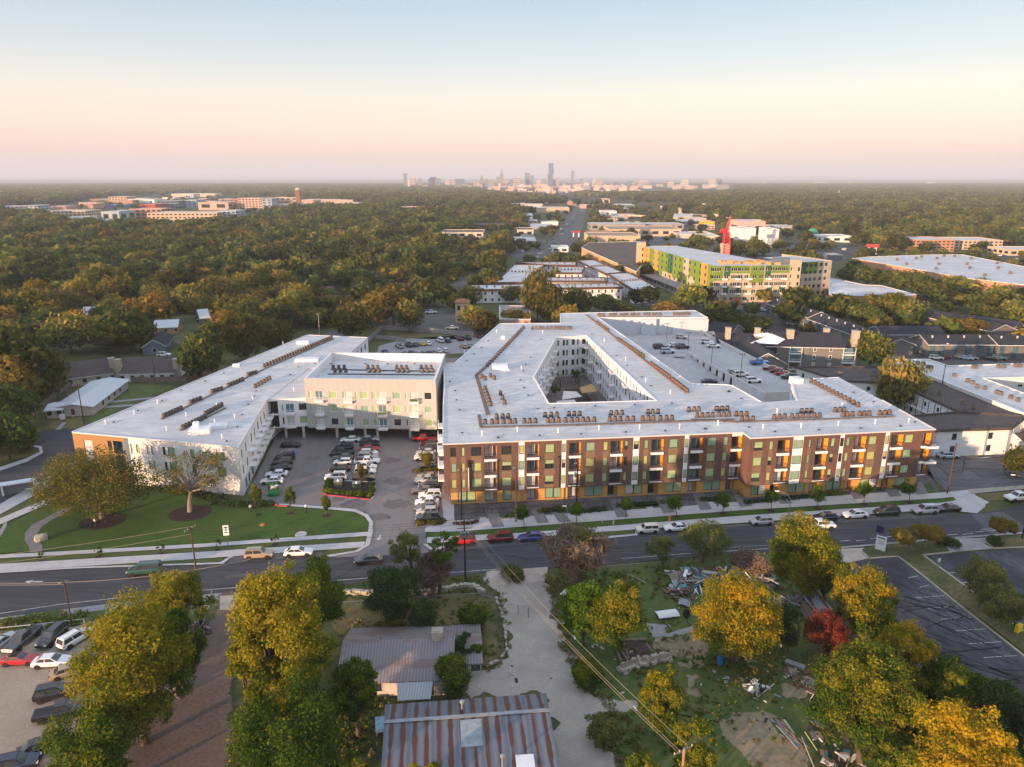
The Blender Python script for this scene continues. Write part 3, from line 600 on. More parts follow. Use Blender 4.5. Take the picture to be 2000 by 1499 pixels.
# ------------------------------------------------------------------ the white wings round the courtyard
CT=[(8.7,160.1),(5.8,183.6),(14.6,232.7),(25.2,235.9),(34.6,162.6)]
def white_wings():
    t=thing('courtyard_apartment_block','white four storey apartment wings around a courtyard behind the brick block','apartment building',(20,210,0))
    b=MB();rr=random.Random(5);jobs=[];balc=[]
    fb=Facade(CT[2],CT[3],0,RH);fr_=Facade(CT[3],CT[4],0,RH);fl=Facade(CT[1],CT[2],0,RH)
    rows=[(10.9,12.8),(7.4,9.3),(3.9,5.8),(.6,2.4)]
    for F,cols in((fb,[(.6,.7),(2.6,.8),(3.8,.8),(5.9,1.0),(7.7,.7),(9.6,1.3)]),(fr_,[(1.5+3.1*i+(.7 if i%3 else 0),(1.1,.8,.8)[i%3])for i in range(23)])):
        for u,wd in cols:
            for z0,z1 in rows:F.hole(u,u+wd,z0,z1,.15);jobs.append((F,u+wd/2,z0,wd,z1-z0))
    for u in[2.5+4.1*i for i in range(12)]:
        for z0,z1 in rows[:3]:fl.hole(u,u+1.2,z0,z1,.15);jobs.append((fl,u+.6,z0,1.2,z1-z0))
    for F in(fb,fr_,fl):F.wall(b,0)
    f2=Facade(CT[4],CT[0],0,RH);f2.wall(b,0);Facade(CT[0],CT[1],0,RH).wall(b,0)
    out=[(-16.2,160),(-17.3,174.3),(-19.6,198.4),(-16.5,198.4),(-4.5,256.2),(17.9,257.1),(19,276.7),(73.7,283.5),(74.8,268.1),(32.9,268.1),(46.4,177.1),(54.7,176.2),(56.6,175.3),(59.4,161.3)]
    sd=Facade((19,276.7),(17.9,257.1),0,RH)
    for u in(3,8,13):
        for z0,z1 in rows[:1]:sd.hole(u,u+1.3,z0,z1,.15);jobs.append((sd,u+.65,z0,1.3,z1-z0))
    sd.wall(b,0)
    for i in range(len(out)-1):
        if out[i]==(17.9,257.1):continue
        p,q=out[i],out[i+1];b.poly([(*p,0),(*p,RH),(*q,RH),(*q,0)],0 if out[i]!=(74.8,268.1)else 1)

    for x0,x1,dy in((49.5,55,1.6),(61.5,74.9,1.4)):
        b.prism([(x0,268.1-dy),(x1,268.1-dy),(x1,268.0),(x0,268.0)],7.4,RH-.3,1)
    east=[(68.4,163),(88.9,163),(87.5,183.1),(73.8,180.6)]
    fe=Facade(east[3],east[0],0,RH)
    for u,wd in((3,.9),(7,1.5),(10.5,.6)):fe.hole(u,u+wd,10.9,12.7,.15);jobs.append((fe,u+wd/2,10.9,wd,1.8))
    fe.wall(b,0);b.poly([(*east[2],0),(*east[3],0),(*east[3],RH),(*east[2],RH)],0);b.poly([(*east[1],0),(*east[2],0),(*east[2],RH),(*east[1],RH)],0)
    b.prism([(73.2,176.8),(75.6,177.2),(75.2,180.2),(72.8,179.8)],RH-.5,RH+1.3,0)
    b.build('wall',[WHITE,mat('pale grey panel',(.55,.58,.62),(.5,.53,.57),.3,.7)],t)
    r=MB()
    roof_sheet(r,[(-16.2,160),(8.7,160.1),(5.8,183.6),(14.6,232.7),(17.9,257.1),(-4.5,256.2),(-16.5,198.4),(-19.6,198.4),(-17.3,174.3)],RH+.02)
    roof_sheet(r,[(14.6,232.7),(25.2,235.9),(34.6,162.6),(59.4,161.3),(56.6,175.3),(54.7,176.2),(46.4,177.1),(32.9,268.1),(74.8,268.1),(73.7,283.5),(19,276.7),(17.9,257.1)],RH+.02)
    roof_sheet(r,east,RH+.02);r.build('roof',ROOFW,t)
    c=MB();coping(c,CT,RH-.1,.3,.24);coping(c,out,RH-.1,.3,.24,0,False);coping(c,[east[2],east[3],east[0]],RH-.1,.3,.24,0,False);c.build('coping',WTRIM,t)
    for F,u,z,wd,h in jobs[:99]:window(t,F,u,z,wd,h,DARK,rr.choice([GLASS,GLASS,GLASSB,BLIND2]))
    m=MB()
    for F,u,z,wd,h in jobs[99:]:
        m.box(F.pt(u,z+h/2,-.12),(wd,.08,h),F.rz)
    tag(m.build('window',GLASS,t),kind='stuff')
    for F,us in((fb,[9.9]),(fr_,[3,9,21,36,50]),(fl,[5,13,21,29,37,45])):
        for u in us:
            for z in(10.2,6.7,3.3):
                if rr.random()<.12:continue
                s=MB();s.box(F.pt(u,z,.7),(2.4,1.4,.16),F.rz);o=s.build('balcony',WTRIM,t)
                q=MB();railing(q,F,u-1.2,u+1.2,z+.08,1.36,1.0,9);q.build('railing',WTRIM,o)
    for z,Fq,u in((6.8,fl,29),(9.0,fr_,21)):
        s=MB();s.box(Fq.pt(u,z+.5,1.5),(2,.35,.5),Fq.rz);s.build('planter',mat('planter leaves',(.04,.09,.02),(.07,.12,.03),4),t)
    return t
WW=white_wings()
structure('courtyard',[(*p,0)for p in CT],.02,mat('courtyard paving',(.16,.14,.13),(.2,.18,.17),.4))

def sail(pts,m,label):
    t=thing('shade_sail',label,'shade sail',pts[0][:2]+(0,));b=MB();n=6
    P=[Vector(p)for p in pts]
    for i in range(n):
        for j in range(n):
            def q(u,v):
                p=P[0]*(1-u)*(1-v)+P[1]*u*(1-v)+P[2]*u*v+P[3]*(1-u)*v;p.z-=.5*math.sin(u*math.pi)*math.sin(v*math.pi);return p
            b.poly([q(i/n,j/n),q((i+1)/n,j/n),q((i+1)/n,(j+1)/n),q(i/n,(j+1)/n)])
    b.build('canvas',m,t)
    for p in P:s=MB();s.tube([(p.x,p.y,0),(p.x,p.y,p.z+.1)],.07,6);s.build('post',GREYM,t)
SAILW=mat('white canvas',(.72,.7,.66),(.66,.64,.6),.5)
sail([(14.5,197,3.2),(20.5,199,3.6),(19.5,205,3.3),(15.5,204,3.8)],SAILW,'white shade sail with pointed corners over the courtyard')
sail([(12,188,3.4),(19,190,3.2),(18,196,3.6),(13,196,3.2)],SAILW,'larger white shade sail in front of the pointed one in the courtyard')
sail([(21,203,3.4),(26,206,3.2),(25,213,3.5),(20.6,209,3.3)],mat('tan canvas',(.5,.33,.15),(.44,.29,.13),.5),'tan shade sail stretched over the back of the courtyard')
for px_,py_,hh,lab in((11.5,176,3.2,'dark pergola at the near end of the courtyard'),(18.5,222,3.0,'dark pergola at the far end of the courtyard')):
    t=thing('pergola',lab,'pergola',(px_,py_,0));q=MB()
    for i in range(9):q.box((-3.2+.8*i,0,hh),(.3,7,.16))
    link('slat_roof',q.mesh('slat_roof',mat('dark pergola',(.06,.045,.038))),t);q=MB()
    for x in(-3,3):
        for y in(-3,3):q.box((x,y,hh/2),(.2,.2,hh))
    link('frame',q.mesh('frame',DARK),t)
structure('courtyard_lawn',[(13,181,0),(20,176,0),(23,184,0),(14,187,0)],.035,LAWN);structure('courtyard_deck',[(14,200,0),(25,198,0),(23,219,0),(17,219,0)],.035,mat('dark deck',(.09,.06,.05),(.06,.045,.04),.6))
# ------------------------------------------------------------------ west building
WZ=11.0
WP=[(-97.4,148.1),(-57.2,138.9),(-62.3,172.5),(-60.5,203.5),(-53.2,203.5),(-50.9,245.4),(-73.4,249.7)]
def west_building():
    t=thing('west_apartment_block','white three storey apartment block with an orange lit brick corner behind the oak trees','apartment building',(-70,190,0))
    b=MB();rr=random.Random(8);F=Facade(WP[0],WP[1],0,WZ);Fe=Facade(WP[1],WP[2],0,WZ);Fb=Facade(WP[4],WP[5],0,WZ);jobs=[]
    yy=lambda x:866+(x-140)*.085
    ub=F.u(244,yy(244));uc=F.u(253,yy(253));ud=F.u(271,yy(271))
    rows=[(7.6,9.6),(4.1,6.1),(.9,2.7)]
    def col(a,c,rws,fr,pane,mu=(0,0)):
        u0,u1=F.u(a,yy(a)),F.u(c,yy(c))
        for z0,z1 in rws:F.hole(u0,u1,z0,z1,.16);jobs.append((F,(u0+u1)/2,z0,u1-u0,z1-z0,fr,pane,mu))
    col(164,181,[(4.2,9.5)],DARK,CURT,(0,2));col(211,219,[(7.6,9.8),(4.1,6.3)],DARK,GLASS)
    a0,a1=F.u(222,yy(222)),F.u(243,yy(243));F.hole(a0,a1,6.9,9.9,1.5,2,2,2,2,2);F.hole(a0,a1,3.4,6.4,1.5,2,2,2,2,2)
    col(255,259,rows,DARK,BLIND2);col(266,272.5,rows,DARK,BLIND);col(286.5,291.5,rows[:2],DARK,CURT);col(295.5,301,rows[:2],DARK,CURT)
    col(318,323,rows[:2],DARK,GLASS);col(328,342,rows,DARK,BLIND2);col(372,380,rows[:2],DARK,BLIND2);col(422.5,439,rows[:2],DARK,BLIND2)
    F.wall(b,0,[(0,ub,0,WZ,1),(ub,uc,0,WZ,2)])
    for u,wd in((2,.9),(6.2,1.0),(12,1.3),(16,.9),(20,1.3),(24,.9),(28,1.3)):
        for z0,z1 in rows[:2]:Fe.hole(u,u+wd,z0,z1,.15);jobs.append((Fe,u+wd/2,z0,wd,z1-z0,DARK,BLIND2,(0,0)))
    for u in(3,6,10,15,20):Fe.hole(u,u+1.6,.2,2.5,.2,3,3,3,3);jobs.append((Fe,u+.8,.2,1.6,2.3,DARK,GLASSB,(0,0)))
    Fe.wall(b,0,[(0,Fe.L,0,3.1,3)])
    for u in[2+5*i for i in range(8)]:
        for z0,z1 in rows[:2]:Fb.hole(u,u+1.5,z0,z1,.15);jobs.append((Fb,u+.75,z0,1.5,z1-z0,DARK,GLASSB,(1,0)))
    Fb.wall(b,0)
    for i in(2,3,5,6):p,q=WP[i],WP[(i+1)%7];b.poly([(*p,0),(*q,0),(*q,WZ),(*p,WZ)],1 if i==6 else 0)
    b.build('wall',[WHITE,TANBRICK,TEALP,mat('pale grey panel',(.55,.58,.62))],t)
    r=MB();roof_sheet(r,WP,WZ+.02);r.build('roof',ROOFW,t)
    c=MB();coping(c,WP,WZ-.1,.36,.26);c.build('coping',mat('pale coping',(.6,.58,.57)),t)
    for F_,u,z,wd,h,fr,pane,mu in jobs:window(t,F_,u,z,wd,h,fr,pane,mull=mu)
    for u in(9.5,14,18.5,23,27,31):
        for z in(6.9,3.4):
            s=MB();s.box(Fe.pt(u,z,.8),(2.7,1.6,.16),Fe.rz);o=s.build('balcony',WTRIM,t)
            q=MB();railing(q,Fe,u-1.3,u+1.3,z+.08,1.55,1.0,10);q.build('railing',WTRIM,o)

    s=MB();P=G(392,845,WZ);s.box((P.x,P.y,WZ+.55),(4.4,3.4,1.1),.2);s.box((P.x+2.5,P.y+3.2,WZ+.4),(4,2.5,.7),.2);s.box((P.x-1,P.y+.4,WZ+1.7),(1.2,1.2,1.2),.2);s.build('roof_housing',WTRIM,t)
    return t
WB=west_building()
# ------------------------------------------------------------------ bridge block over the car park
def bridge():
    t=thing('bridge_apartment_block','grey ribbed apartment block raised on columns over the car park between the white roofs','apartment building',(-37,185,0))
    b=MB();rr=random.Random(4);Fg=Facade((-52.6,173.0),(-19.2,171.6),3.2,16.4);Fw=Facade((-62.3,172.5),(-52.6,174.2),3.2,WZ)
    rows=[(11.2,13.1),(7.6,9.5),(4.0,5.9)];jobs=[];bal=[]
    px=lambda x:500+x/2.857
    for F,cols,rws,y0 in((Fg,[(292,306,0),(332,371,1),(408,450,0),(480,494,0),(496,533,1),(552,562,0),(583,622,0),(645,666,0),(680,724,1),(762,803,0),(830,842,0),(860,902,1),(938,980,0)],rows,768),
                             (Fw,[(141,153,0),(165,212,1),(238,282,0)],[(7.6,9.5),(4.1,6.0)],795)):
        for a,c,door in cols:
            u0,u1=F.u(px(a),y0),F.u(px(c),y0)
            for z0,z1 in rws:
                if door:F.hole(u0,u1,z0-.45,z1,.15);jobs.append((F,(u0+u1)/2,z0-.45,u1-u0,z1-z0+.45,1));bal.append((F,u0,u1,z0-.5))
                else:F.hole(u0,u1,z0,z1,.15);jobs.append((F,(u0+u1)/2,z0,u1-u0,z1-z0,0))
    Fw.hole(.15,2.5,7.1,10.4,1.6,3,3,3,3,3);Fw.hole(.15,2.5,3.5,6.6,1.6,3,3,3,3,3)
    Fg.wall(b,1);Fw.wall(b,0)
    B0,B1=(-52.6,201),(-19.2,199.5)
    b.poly([(*B0,3.2),(-52.6,173,3.2),(-52.6,173,16.4),(*B0,16.4)],0);b.poly([(-19.2,171.6,3.2),(*B1,3.2),(*B1,16.4),(-19.2,171.6,16.4)],1)
    b.poly([(*B1,3.2),(*B0,3.2),(*B0,16.4),(*B1,16.4)],1)
    b.poly([(-52.6,173,3.2),(-19.2,171.6,3.2),(*B1,3.2),(*B0,3.2)],2);b.poly([(-62.3,172.5,3.2),(-52.6,174.2,3.2),(-52.6,203,3.2),(-60.5,203,3.2)],2)

    i0,i1,i2,i3=(-52.1,173.5),(-19.7,172.1),(-19.7,199.0),(-52.1,200.5)
    for p,q in((i1,i0),(i2,i1),(i3,i2),(i0,i3)):b.poly([(*p,14.2),(*q,14.2),(*q,16.4),(*p,16.4)],0)
    b.build('wall',[WHITE,SIDING,CONC2,BRICKD],t)
    r=MB();roof_sheet(r,[i0,i1,i2,i3],14.2);roof_sheet(r,[(-62.3,172.5),(-52.6,174.2),(-52.6,203.5),(-60.5,203.5)],WZ+.02);r.build('roof',ROOFW,t)
    c=MB();o_=[(-52.6,173.0),(-19.2,171.6),B1,B0]
    for k in range(4):
        p,q,a,d=o_[k],o_[(k+1)%4],(i0,i1,i2,i3)[k],(i0,i1,i2,i3)[(k+1)%4];c.poly([(*p,16.42),(*q,16.42),(*d,16.42),(*a,16.42)])
    c.build('coping',WTRIM,t)
    for F,u,z,wd,h,door in jobs:
        o=window(t,F,u,z,wd,h,WTRIM,(CURT if rr.random()<.7 else GLASSB)if door else rr.choice([BLIND,BLIND,BLIND2,BLIND,GLASS]),mull=(1,0)if door else(0,0))
        if door:o.name='balcony_door'
    for k,(F,u0,u1,z)in enumerate(bal):
        s=MB();s.box(F.pt((u0+u1)/2,z-.1,.55),(u1-u0+.5,1.1,.18),F.rz);s.box(F.pt((u0+u1)/2,z-.36,.42),(u1-u0+.2,.8,.34),F.rz);o=s.build('balcony',WTRIM,t)
        q=MB();railing(q,F,u0-.22,u1+.22,z,1.06,1.0,9);q.build('railing',WTRIM,o)
        if k in(7,9):q=MB();q.box(F.pt((u0+u1)/2,z+.6,.95),(u1-u0,.35,.6),F.rz);q.build('planter',mat('planter leaves',(.04,.09,.02)),o)
    for x in(-58.8,-54.2,-45.5,-38.2,-35.0,-26.5):
        for y in(174.3,187,199):
            s=MB();s.box((x,y,1.6),(.62,.62,3.2));s.build('column',CONC,t)
    return t
BR=bridge()
# ------------------------------------------------------------------ parking garage
GD=7.5
def garage():
    t=thing('parking_garage','pale concrete parking garage deck beside the white apartment wings','parking garage',(60,220,0))
    A,Bq,Cq=G(1342,692,GD),G(1494,774,GD),G(1554,772,GD);D=G(1552,746,GD);E_=G(1377,655,GD)
    d=MB();d.poly([(A.x,A.y,GD),(Bq.x,Bq.y,GD),(Cq.x,Cq.y,GD),(D.x,D.y,GD),(E_.x,E_.y,GD),(74.8,268,GD),(33.2,268,GD),(36.6,243,GD)],0)
    ru,rl=Vector((36.6,243,GD)),Vector((46.4,177.4,3.6));br=Vector((Bq.x-.3,Bq.y,3.6))
    d.poly([tuple(rl),tuple(br),(A.x,A.y,GD-.01),tuple(ru)],0);d.build('deck',mat('deck concrete',(.50,.49,.48),(.40,.39,.385),.08,.85,c3=(.36,.35,.34),sc3=.7),t)
    w_=MB()
    def wall(p,q,z0,z1,th=.25,m=0):
        c=(p+q)/2;v=q-p;w_.box((c.x,c.y,(z0+z1)/2),(v.length,th,z1-z0),math.atan2(v.y,v.x),m)
    wall(D,E_,0,GD+1.05);wall(E_,Vector((74.9,266.6,0)),0,GD+1.05);wall(Bq,Cq,0,GD+1.1);wall(Cq,D,0,GD+1.08)

    v=Bq-A;L=v.length;n=11
    for i in range(n):
        a,c=A+v*(i/n),A+v*((i+.66)/n);zr=lambda s:GD-(GD-3.6)*s
        wall(a,c,zr((i+.7)/n)-.4,GD+1.0,.3);e=A+v*((i+1)/n);wall(c,e,GD+.55,GD+1.0,.28);wall(c,e,zr((i+1)/n)-.4,GD-.05,.28)if i>6 else None
    w_.build('parapet',mat('painted concrete',(.66,.65,.63),(.57,.56,.545),.5),t)
    k=MB();P=G(1327,697,GD);k.box((P.x,P.y,GD+.25),(3.6,1.6,.5),-.3);o=k.build('planter',CONC,t)
    return t
GR=garage()
# ------------------------------------------------------------------ condensers on the roofs
def make_unit(label,group,casing,tall=.95):
    t=thing('condenser_unit',label,'air conditioner',(0,0,0),0,group);b=MB()
    b.lathe([(.50,.08),(.50,tall*.92),(.44,tall+.06),(0,tall+.08)],(0,0,0),8);b.box((0,0,.04),(1.0,1.0,.08),0,1)
    for i in range(5):
        b.lathe([(.505,.2+i*tall*.16),(.505,.25+i*tall*.16)],(0,0,0),8,1)
    b.build('casing',[casing,DARK],t);f=MB();f.lathe([(.36,0),(.4,.09),(.34,.1),(.3,.05),(.08,.05),(.08,.12),(0,.12)],(0,0,tall+.08),12);f.build('fan',DARK,t)
    return t
UNITS={}
def unit(P,label,group,casing,rz=0.0):
    if label not in UNITS:o=UNITS[label]=make_unit(label,group,casing)
    else:o=copy_tree(UNITS[label])
    o.location=P;o.rotation_euler=(0,0,rz+R.uniform(-.08,.08));o.scale=(.93,)*3;return o
REST=MB()
def rest_unit(P,s=1.0):
    REST.box((P[0],P[1],P[2]+.5*s),(.95*s,.95*s,s),.1);REST.lathe([(.4*s,0),(.4*s,.1),(0,.1)],(P[0],P[1],P[2]+s),8,1)
def row(x0,y0,x1,y1,n,z,*a):
    A,B_=G(x0,y0,z),G(x1,y1,z);d=B_-A
    for i in range(n):
        P=A+d*(i/max(1,n-1));unit(P,*a,rz=math.atan2(d.y,d.x))
Z3,Z4=(lambda x,y:(850+x/3.333,560+y/3.333)),(lambda x,y:(1350+x/3.058,560+y/3.058))
zr=RH+.03
for x in(325,370,403,445,487,520,580,615,652,735,768,803,848,888,925,963,995,1035,1135,1170,1205,1250,1288,1350,1388,1420,1465,1505,1540):
    unit(G(*Z3(x,893-(x-325)*.022),zr),'brown condenser unit in the dense front row on the brick block roof','condensers in the front row of the brick block',RUSTY,.1)
for x,y in[(35,780),(65,780),(97,779),(127,778),(165,775),(195,775),(225,774),(268,772),(297,772),(330,772),(302,800),(335,800),(368,800),(495,790),(527,788),(558,786),(600,786),(632,785),(665,783),(700,782),(735,780),(765,780),(905,774),(930,773),(962,772),(1005,770),(1032,769),(1062,768),(1125,766),(1155,764),(1183,762)]:
    unit(G(*Z4(x,y),zr),'brown condenser unit in the dense front row on the brick block roof','condensers in the front row of the brick block',RUSTY,.1)
for x,y in[(400,858),(440,857),(475,856),(715,848),(755,846),(792,845),(870,842),(905,841),(940,840),(1145,836),(1180,835),(1215,833),(1385,828),(1415,827),(1450,826),(1650,812),(1685,811),(1715,810),(1830,807),(1865,806),(1900,805)]:
    unit(G(*Z3(x,y),zr),'dark condenser unit in a group of three behind the dense front row','condensers in threes behind the front row',HVAC,.1)
for x,y in[(155,741),(185,740),(215,738),(658,755),(688,754),(718,753),(858,748),(886,747),(912,746)]:
    unit(G(*Z4(x,y),zr),'dark condenser unit in a group of three behind the dense front row','condensers in threes behind the front row',HVAC,.1)
LW=('rust brown condenser unit in the slanting row along the garage side roof','condensers along the garage side roof',RUSTY)
for a in((1055,242,1125,290,6),(1190,350,1355,460,13),(1405,510,1525,598,10),(1545,615,1640,688,8)):row(*Z3(a[0],a[1]),*Z3(a[2],a[3]),a[4],zr,*LW)
for x in(1065,1080,1100,1140,1160,1178,1210,1230,1250,1280,1300,1325,1365,1380,1395,1420,1440,1465,1555,1575,1595,1615,1635,1655):
    rest_unit(G(*Z3(x,192-(x-1065)*.012),zr))
for x in(635,660,685,705,730,755,780,800,820,840,865,885):
    rest_unit(G(*Z3(x,278),zr))
row(*Z3(575,275),*Z3(340,520),20,zr,'dark condenser unit in the long diagonal row on the left white roof','condensers in the diagonal row',HVAC)
row(*Z3(325,672),*Z3(360,775),6,zr,'brown condenser unit in the short steep row left of the courtyard','condensers left of the courtyard',RUSTY)
row(*Z3(425,705),*Z3(452,765),3,zr,'brown condenser unit among three beside the short steep row','three condensers beside the courtyard',RUSTY)
for x,y in((305,595),(325,608),(360,590),(385,605)):unit(G(*Z3(x,y),zr),'brown condenser unit in the loose four left of the courtyard','loose four condensers',RUSTY)
row(*Z4(715,572),*Z4(995,716),13,zr,'brown condenser unit in the slanting row at the right end of the white roofs','condensers on the east end roof',RUSTY)
Z1=lambda x,y:(x/2.857,600+y/2.857)
for a in((915,618,1012,575,7),(1065,540,1120,520,4),(1185,480,1238,465,4),(1275,445,1355,412,6),(1385,385,1430,373,4)):
    row(*Z1(*a[:2]),*Z1(*a[2:4]),a[4],WZ+.03,'brown condenser unit in the broken outer row on the west block roof','condensers in the outer row of the west block',HVAC)
for a in((1425,450,1505,405,6),(1022,682,1145,622,8),(1147,605,1238,555,7)):
    row(*Z1(*a[:2]),*Z1(*a[2:4]),a[4],WZ+.03,'brown condenser unit in the inner rows on the west block roof','condensers in the inner rows of the west block',HVAC)
row(*Z1(1475,335),*Z1(1850,175),27,WZ+.03,'brown condenser unit in the unbroken far row on the west block roof','condensers in the far row of the west block',RUSTY)
Z2=lambda x,y:(500+x/2.857,560+y/2.857)
for x0,x1 in((432,505),(625,690),(785,850),(922,988)):
    for k in range(3):
        for j in(0,1):unit(G(*Z2(x0+(x1-x0)*(k+.3*j)/2.4,458+20*j),14.25),'dark condenser unit inside the parapet of the bridge block roof','condensers on the bridge block',HVAC)

def roof_part(root,name,fn,m):b=MB();fn(b);return b.build(name,m,root)
def rack(root,pts,z,wid=.5,m=None):
    def f(b):
        for p,q in zip(pts,pts[1:]):
            p,q=G(*p,z),G(*q,z);c=(p+q)/2;d=q-p;b.box((c.x,c.y,z+.12),(d.length,wid,.2),math.atan2(d.y,d.x))
    return roof_part(root,'pipe_rack',f,m or mat('rack wood',(.2,.15,.12),(.15,.11,.09),1))
rack(BB,[Z3(300,918),Z3(900,905),Z3(1950,868)],zr,.7);rack(BB,[Z3(285,838),Z3(300,920)],zr,.7);rack(BB,[Z4(0,795),Z4(280,812)],zr);rack(BB,[Z4(270,812),Z4(790,795),Z4(1215,778)],zr)
rack(WW,[Z3(575,262),Z3(330,525),Z3(268,580)],zr,.9);rack(WW,[Z3(270,585),Z3(345,838)],zr,.9);rack(WW,[Z3(985,185),Z3(1640,695)],zr,.8,mat('red brown rack',(.27,.15,.1),(.2,.11,.08),1));rack(WW,[Z3(1060,200),Z3(1650,198)],zr)
rack(WB,[Z1(900,628),Z1(1480,345),Z1(1860,180)],WZ+.03,.6);rack(WB,[Z1(1005,692),Z1(1260,565)],WZ+.03,.5);rack(BR,[Z2(420,465),Z2(1000,475)],14.22,.4,DARK);rack(BR,[Z2(400,490),Z2(1000,495)],14.22,.3,DARK)
def stain(root,px,py,z,s=1.0):
    P=G(px,py,z);rr=random.Random(int(px*7+py));b=MB();n=18
    k=[R.uniform(.25,.55)for _ in range(n)]
    for a in rr.sample(range(n),3):k[a]=rr.uniform(1.0,2.2)
    b.poly([(P.x+math.cos(6.283*i/n)*k[i]*1.6*s,P.y+math.sin(6.283*i/n)*k[i]*1.5*s,z+.025)for i in range(n)]);b.build('roof_stain',STAIN,root)
    d=MB();d.lathe([(.22,0),(.24,.16),(.1,.24),(0,.24)],(P.x,P.y,z+.03),8);d.build('roof_drain',DARK,root)
for x,y in((175,955),(410,985),(680,972),(950,963),(1240,950),(1497,940),(1755,930),(668,797),(775,792),(1042,780),(1300,770),(1540,762),(160,805),(140,740),(130,680),(1910,680)):stain(BB if y>760 and x>300 or y>900 else WW,*Z3(x,y),zr)
for x,y in((85,850),(345,842),(500,868),(762,858),(1012,847),(1250,835),(1335,812)):stain(BB,*Z4(x,y),zr,.7)
for x,y in((95,620),(45,570),(205,485),(255,440),(300,400),(345,355),(685,345),(620,462),(590,508),(575,552),(555,610),(580,660),(605,710),(1180,450),(1250,515),(1345,590),(1405,648),(1020,312)):stain(WW,*Z3(x,y),zr,.8)
for x,y in((225,630),(298,670),(970,635),(1090,690)):stain(WW,*Z4(x,y),zr,.7)
for x,y in((635,645),(770,580),(905,525),(1010,465),(1145,415),(1250,370),(1340,325),(1325,672),(1350,603),(1385,545),(1265,750),(1420,500),(1430,470),(1620,378),(1665,335),(1745,300)):stain(WB,*Z1(x,y),WZ+.03,1.2 if y>450 else .7)
for x in(330,420,610,735,885):stain(BR,*Z2(x,432),14.22,.6)
def vent(root,px,py,z,h=.9):
    P=G(px,py,z);b=MB();b.tube([(P.x,P.y,z),(P.x,P.y,z+h)],.11,7);b.lathe([(.2,0),(.2,.12),(0,.22)],(P.x,P.y,z+h),7);b.build('vent_pipe',WTRIM,root)
for x,y in((305,970),(535,945),(800,955),(1065,935),(1330,930),(1590,925),(1840,900),(1530,700)):vent(BB,*Z3(x,y),zr)
for x,y in((160,830),(428,850),(655,845),(877,832),(1098,822),(1297,815),(512,755),(900,720)):vent(BB,*Z4(x,y),zr)
for x,y in((160,620),(190,440),(400,300),(700,305),(480,560),(1100,360),(1240,480),(1370,620),(560,540)):vent(WW,*Z3(x,y),zr)
for x,y in((590,655),(750,600),(880,540),(930,690),(1040,610),(1200,650),(1310,620),(1410,520),(1580,210),(1330,340),(1240,735),(1640,470),(1210,560)):vent(WB,*Z1(x,y),WZ+.03)
def roofbox(root,px,py,z,s,m=None,name='roof_hatch'):P=G(px,py,z);b=MB();b.box((P.x,P.y,z+s[2]/2),s,.1);b.build(name,m or WTRIM,root)
roofbox(WW,*Z3(420,540),zr,(4.2,3.0,1.4));roofbox(WW,*Z3(440,340),zr,(1.2,1.2,1.0));roofbox(WB,600,705,WZ+.03,(7,3,.8));roofbox(WB,*Z1(1690,205),WZ+.03,(4,2,1.0));roofbox(WB,*Z1(1320,330),WZ+.03,(2,1.4,.7))
# ------------------------------------------------------------------ cars
PAINT=mat_objcolor('car paint');TYRE=mat('tyre rubber',(.015,.015,.016));RIM=mat('alloy rim',(.42,.42,.43),(.3,.3,.31),3,.35,.7);CGLASS=mat('car glass',(.03,.038,.045),(.05,.06,.07),1,.06,spec=.8)
HEADL=mat('headlamp lens',(.72,.72,.7),rough=.15);TAILL=mat('tail lamp lens',(.35,.012,.012),rough=.2);SOFT=mat('black fabric top',(.02,.02,.022),(.03,.03,.032),4)
KINDS={
    'sedan':(4.9,.93,.26,[(0,.62),(.02,.92),(.17,.98),(.62,.96),(.80,.88),(.95,.74),(1,.52)],(.10,.72),(.25,.53),1.47,.34),
    'coupe':(4.7,.92,.24,[(0,.60),(.02,.90),(.17,.96),(.60,.92),(.80,.83),(.95,.70),(1,.48)],(.08,.68),(.26,.48),1.36,.34),
    'hatch':(4.25,.90,.26,[(0,.62),(.02,1.0),(.2,1.02),(.66,1.0),(.82,.93),(.96,.78),(1,.52)],(.015,.76),(.10,.56),1.56,.33),
    'box':(4.15,.90,.28,[(0,.62),(.015,1.02),(.2,1.05),(.70,1.03),(.86,.97),(.98,.84),(1,.55)],(.012,.76),(.04,.63),1.66,.34),
    'suv':(4.85,.98,.34,[(0,.7),(.015,1.12),(.2,1.14),(.66,1.12),(.82,1.05),(.97,.92),(1,.62)],(.012,.74),(.08,.57),1.80,.39),
    'jeep':(4.5,.92,.46,[(0,.75),(.02,1.15),(.25,1.15),(.62,1.15),(.66,1.12),(.97,1.06),(1,.7)],(.03,.64),(.05,.58),1.88,.43),
    'van':(5.3,1.0,.36,[(0,.75),(.012,1.2),(.3,1.2),(.70,1.18),(.84,1.08),(.97,.9),(1,.62)],(.01,.80),(.03,.66),1.98,.38),
    'pickup':(5.9,1.02,.42,[(0,.8),(.01,1.15),(.36,1.15),(.62,1.16),(.72,1.14),(.97,1.04),(1,.7)],(.37,.73),(.40,.61),1.88,.42)}
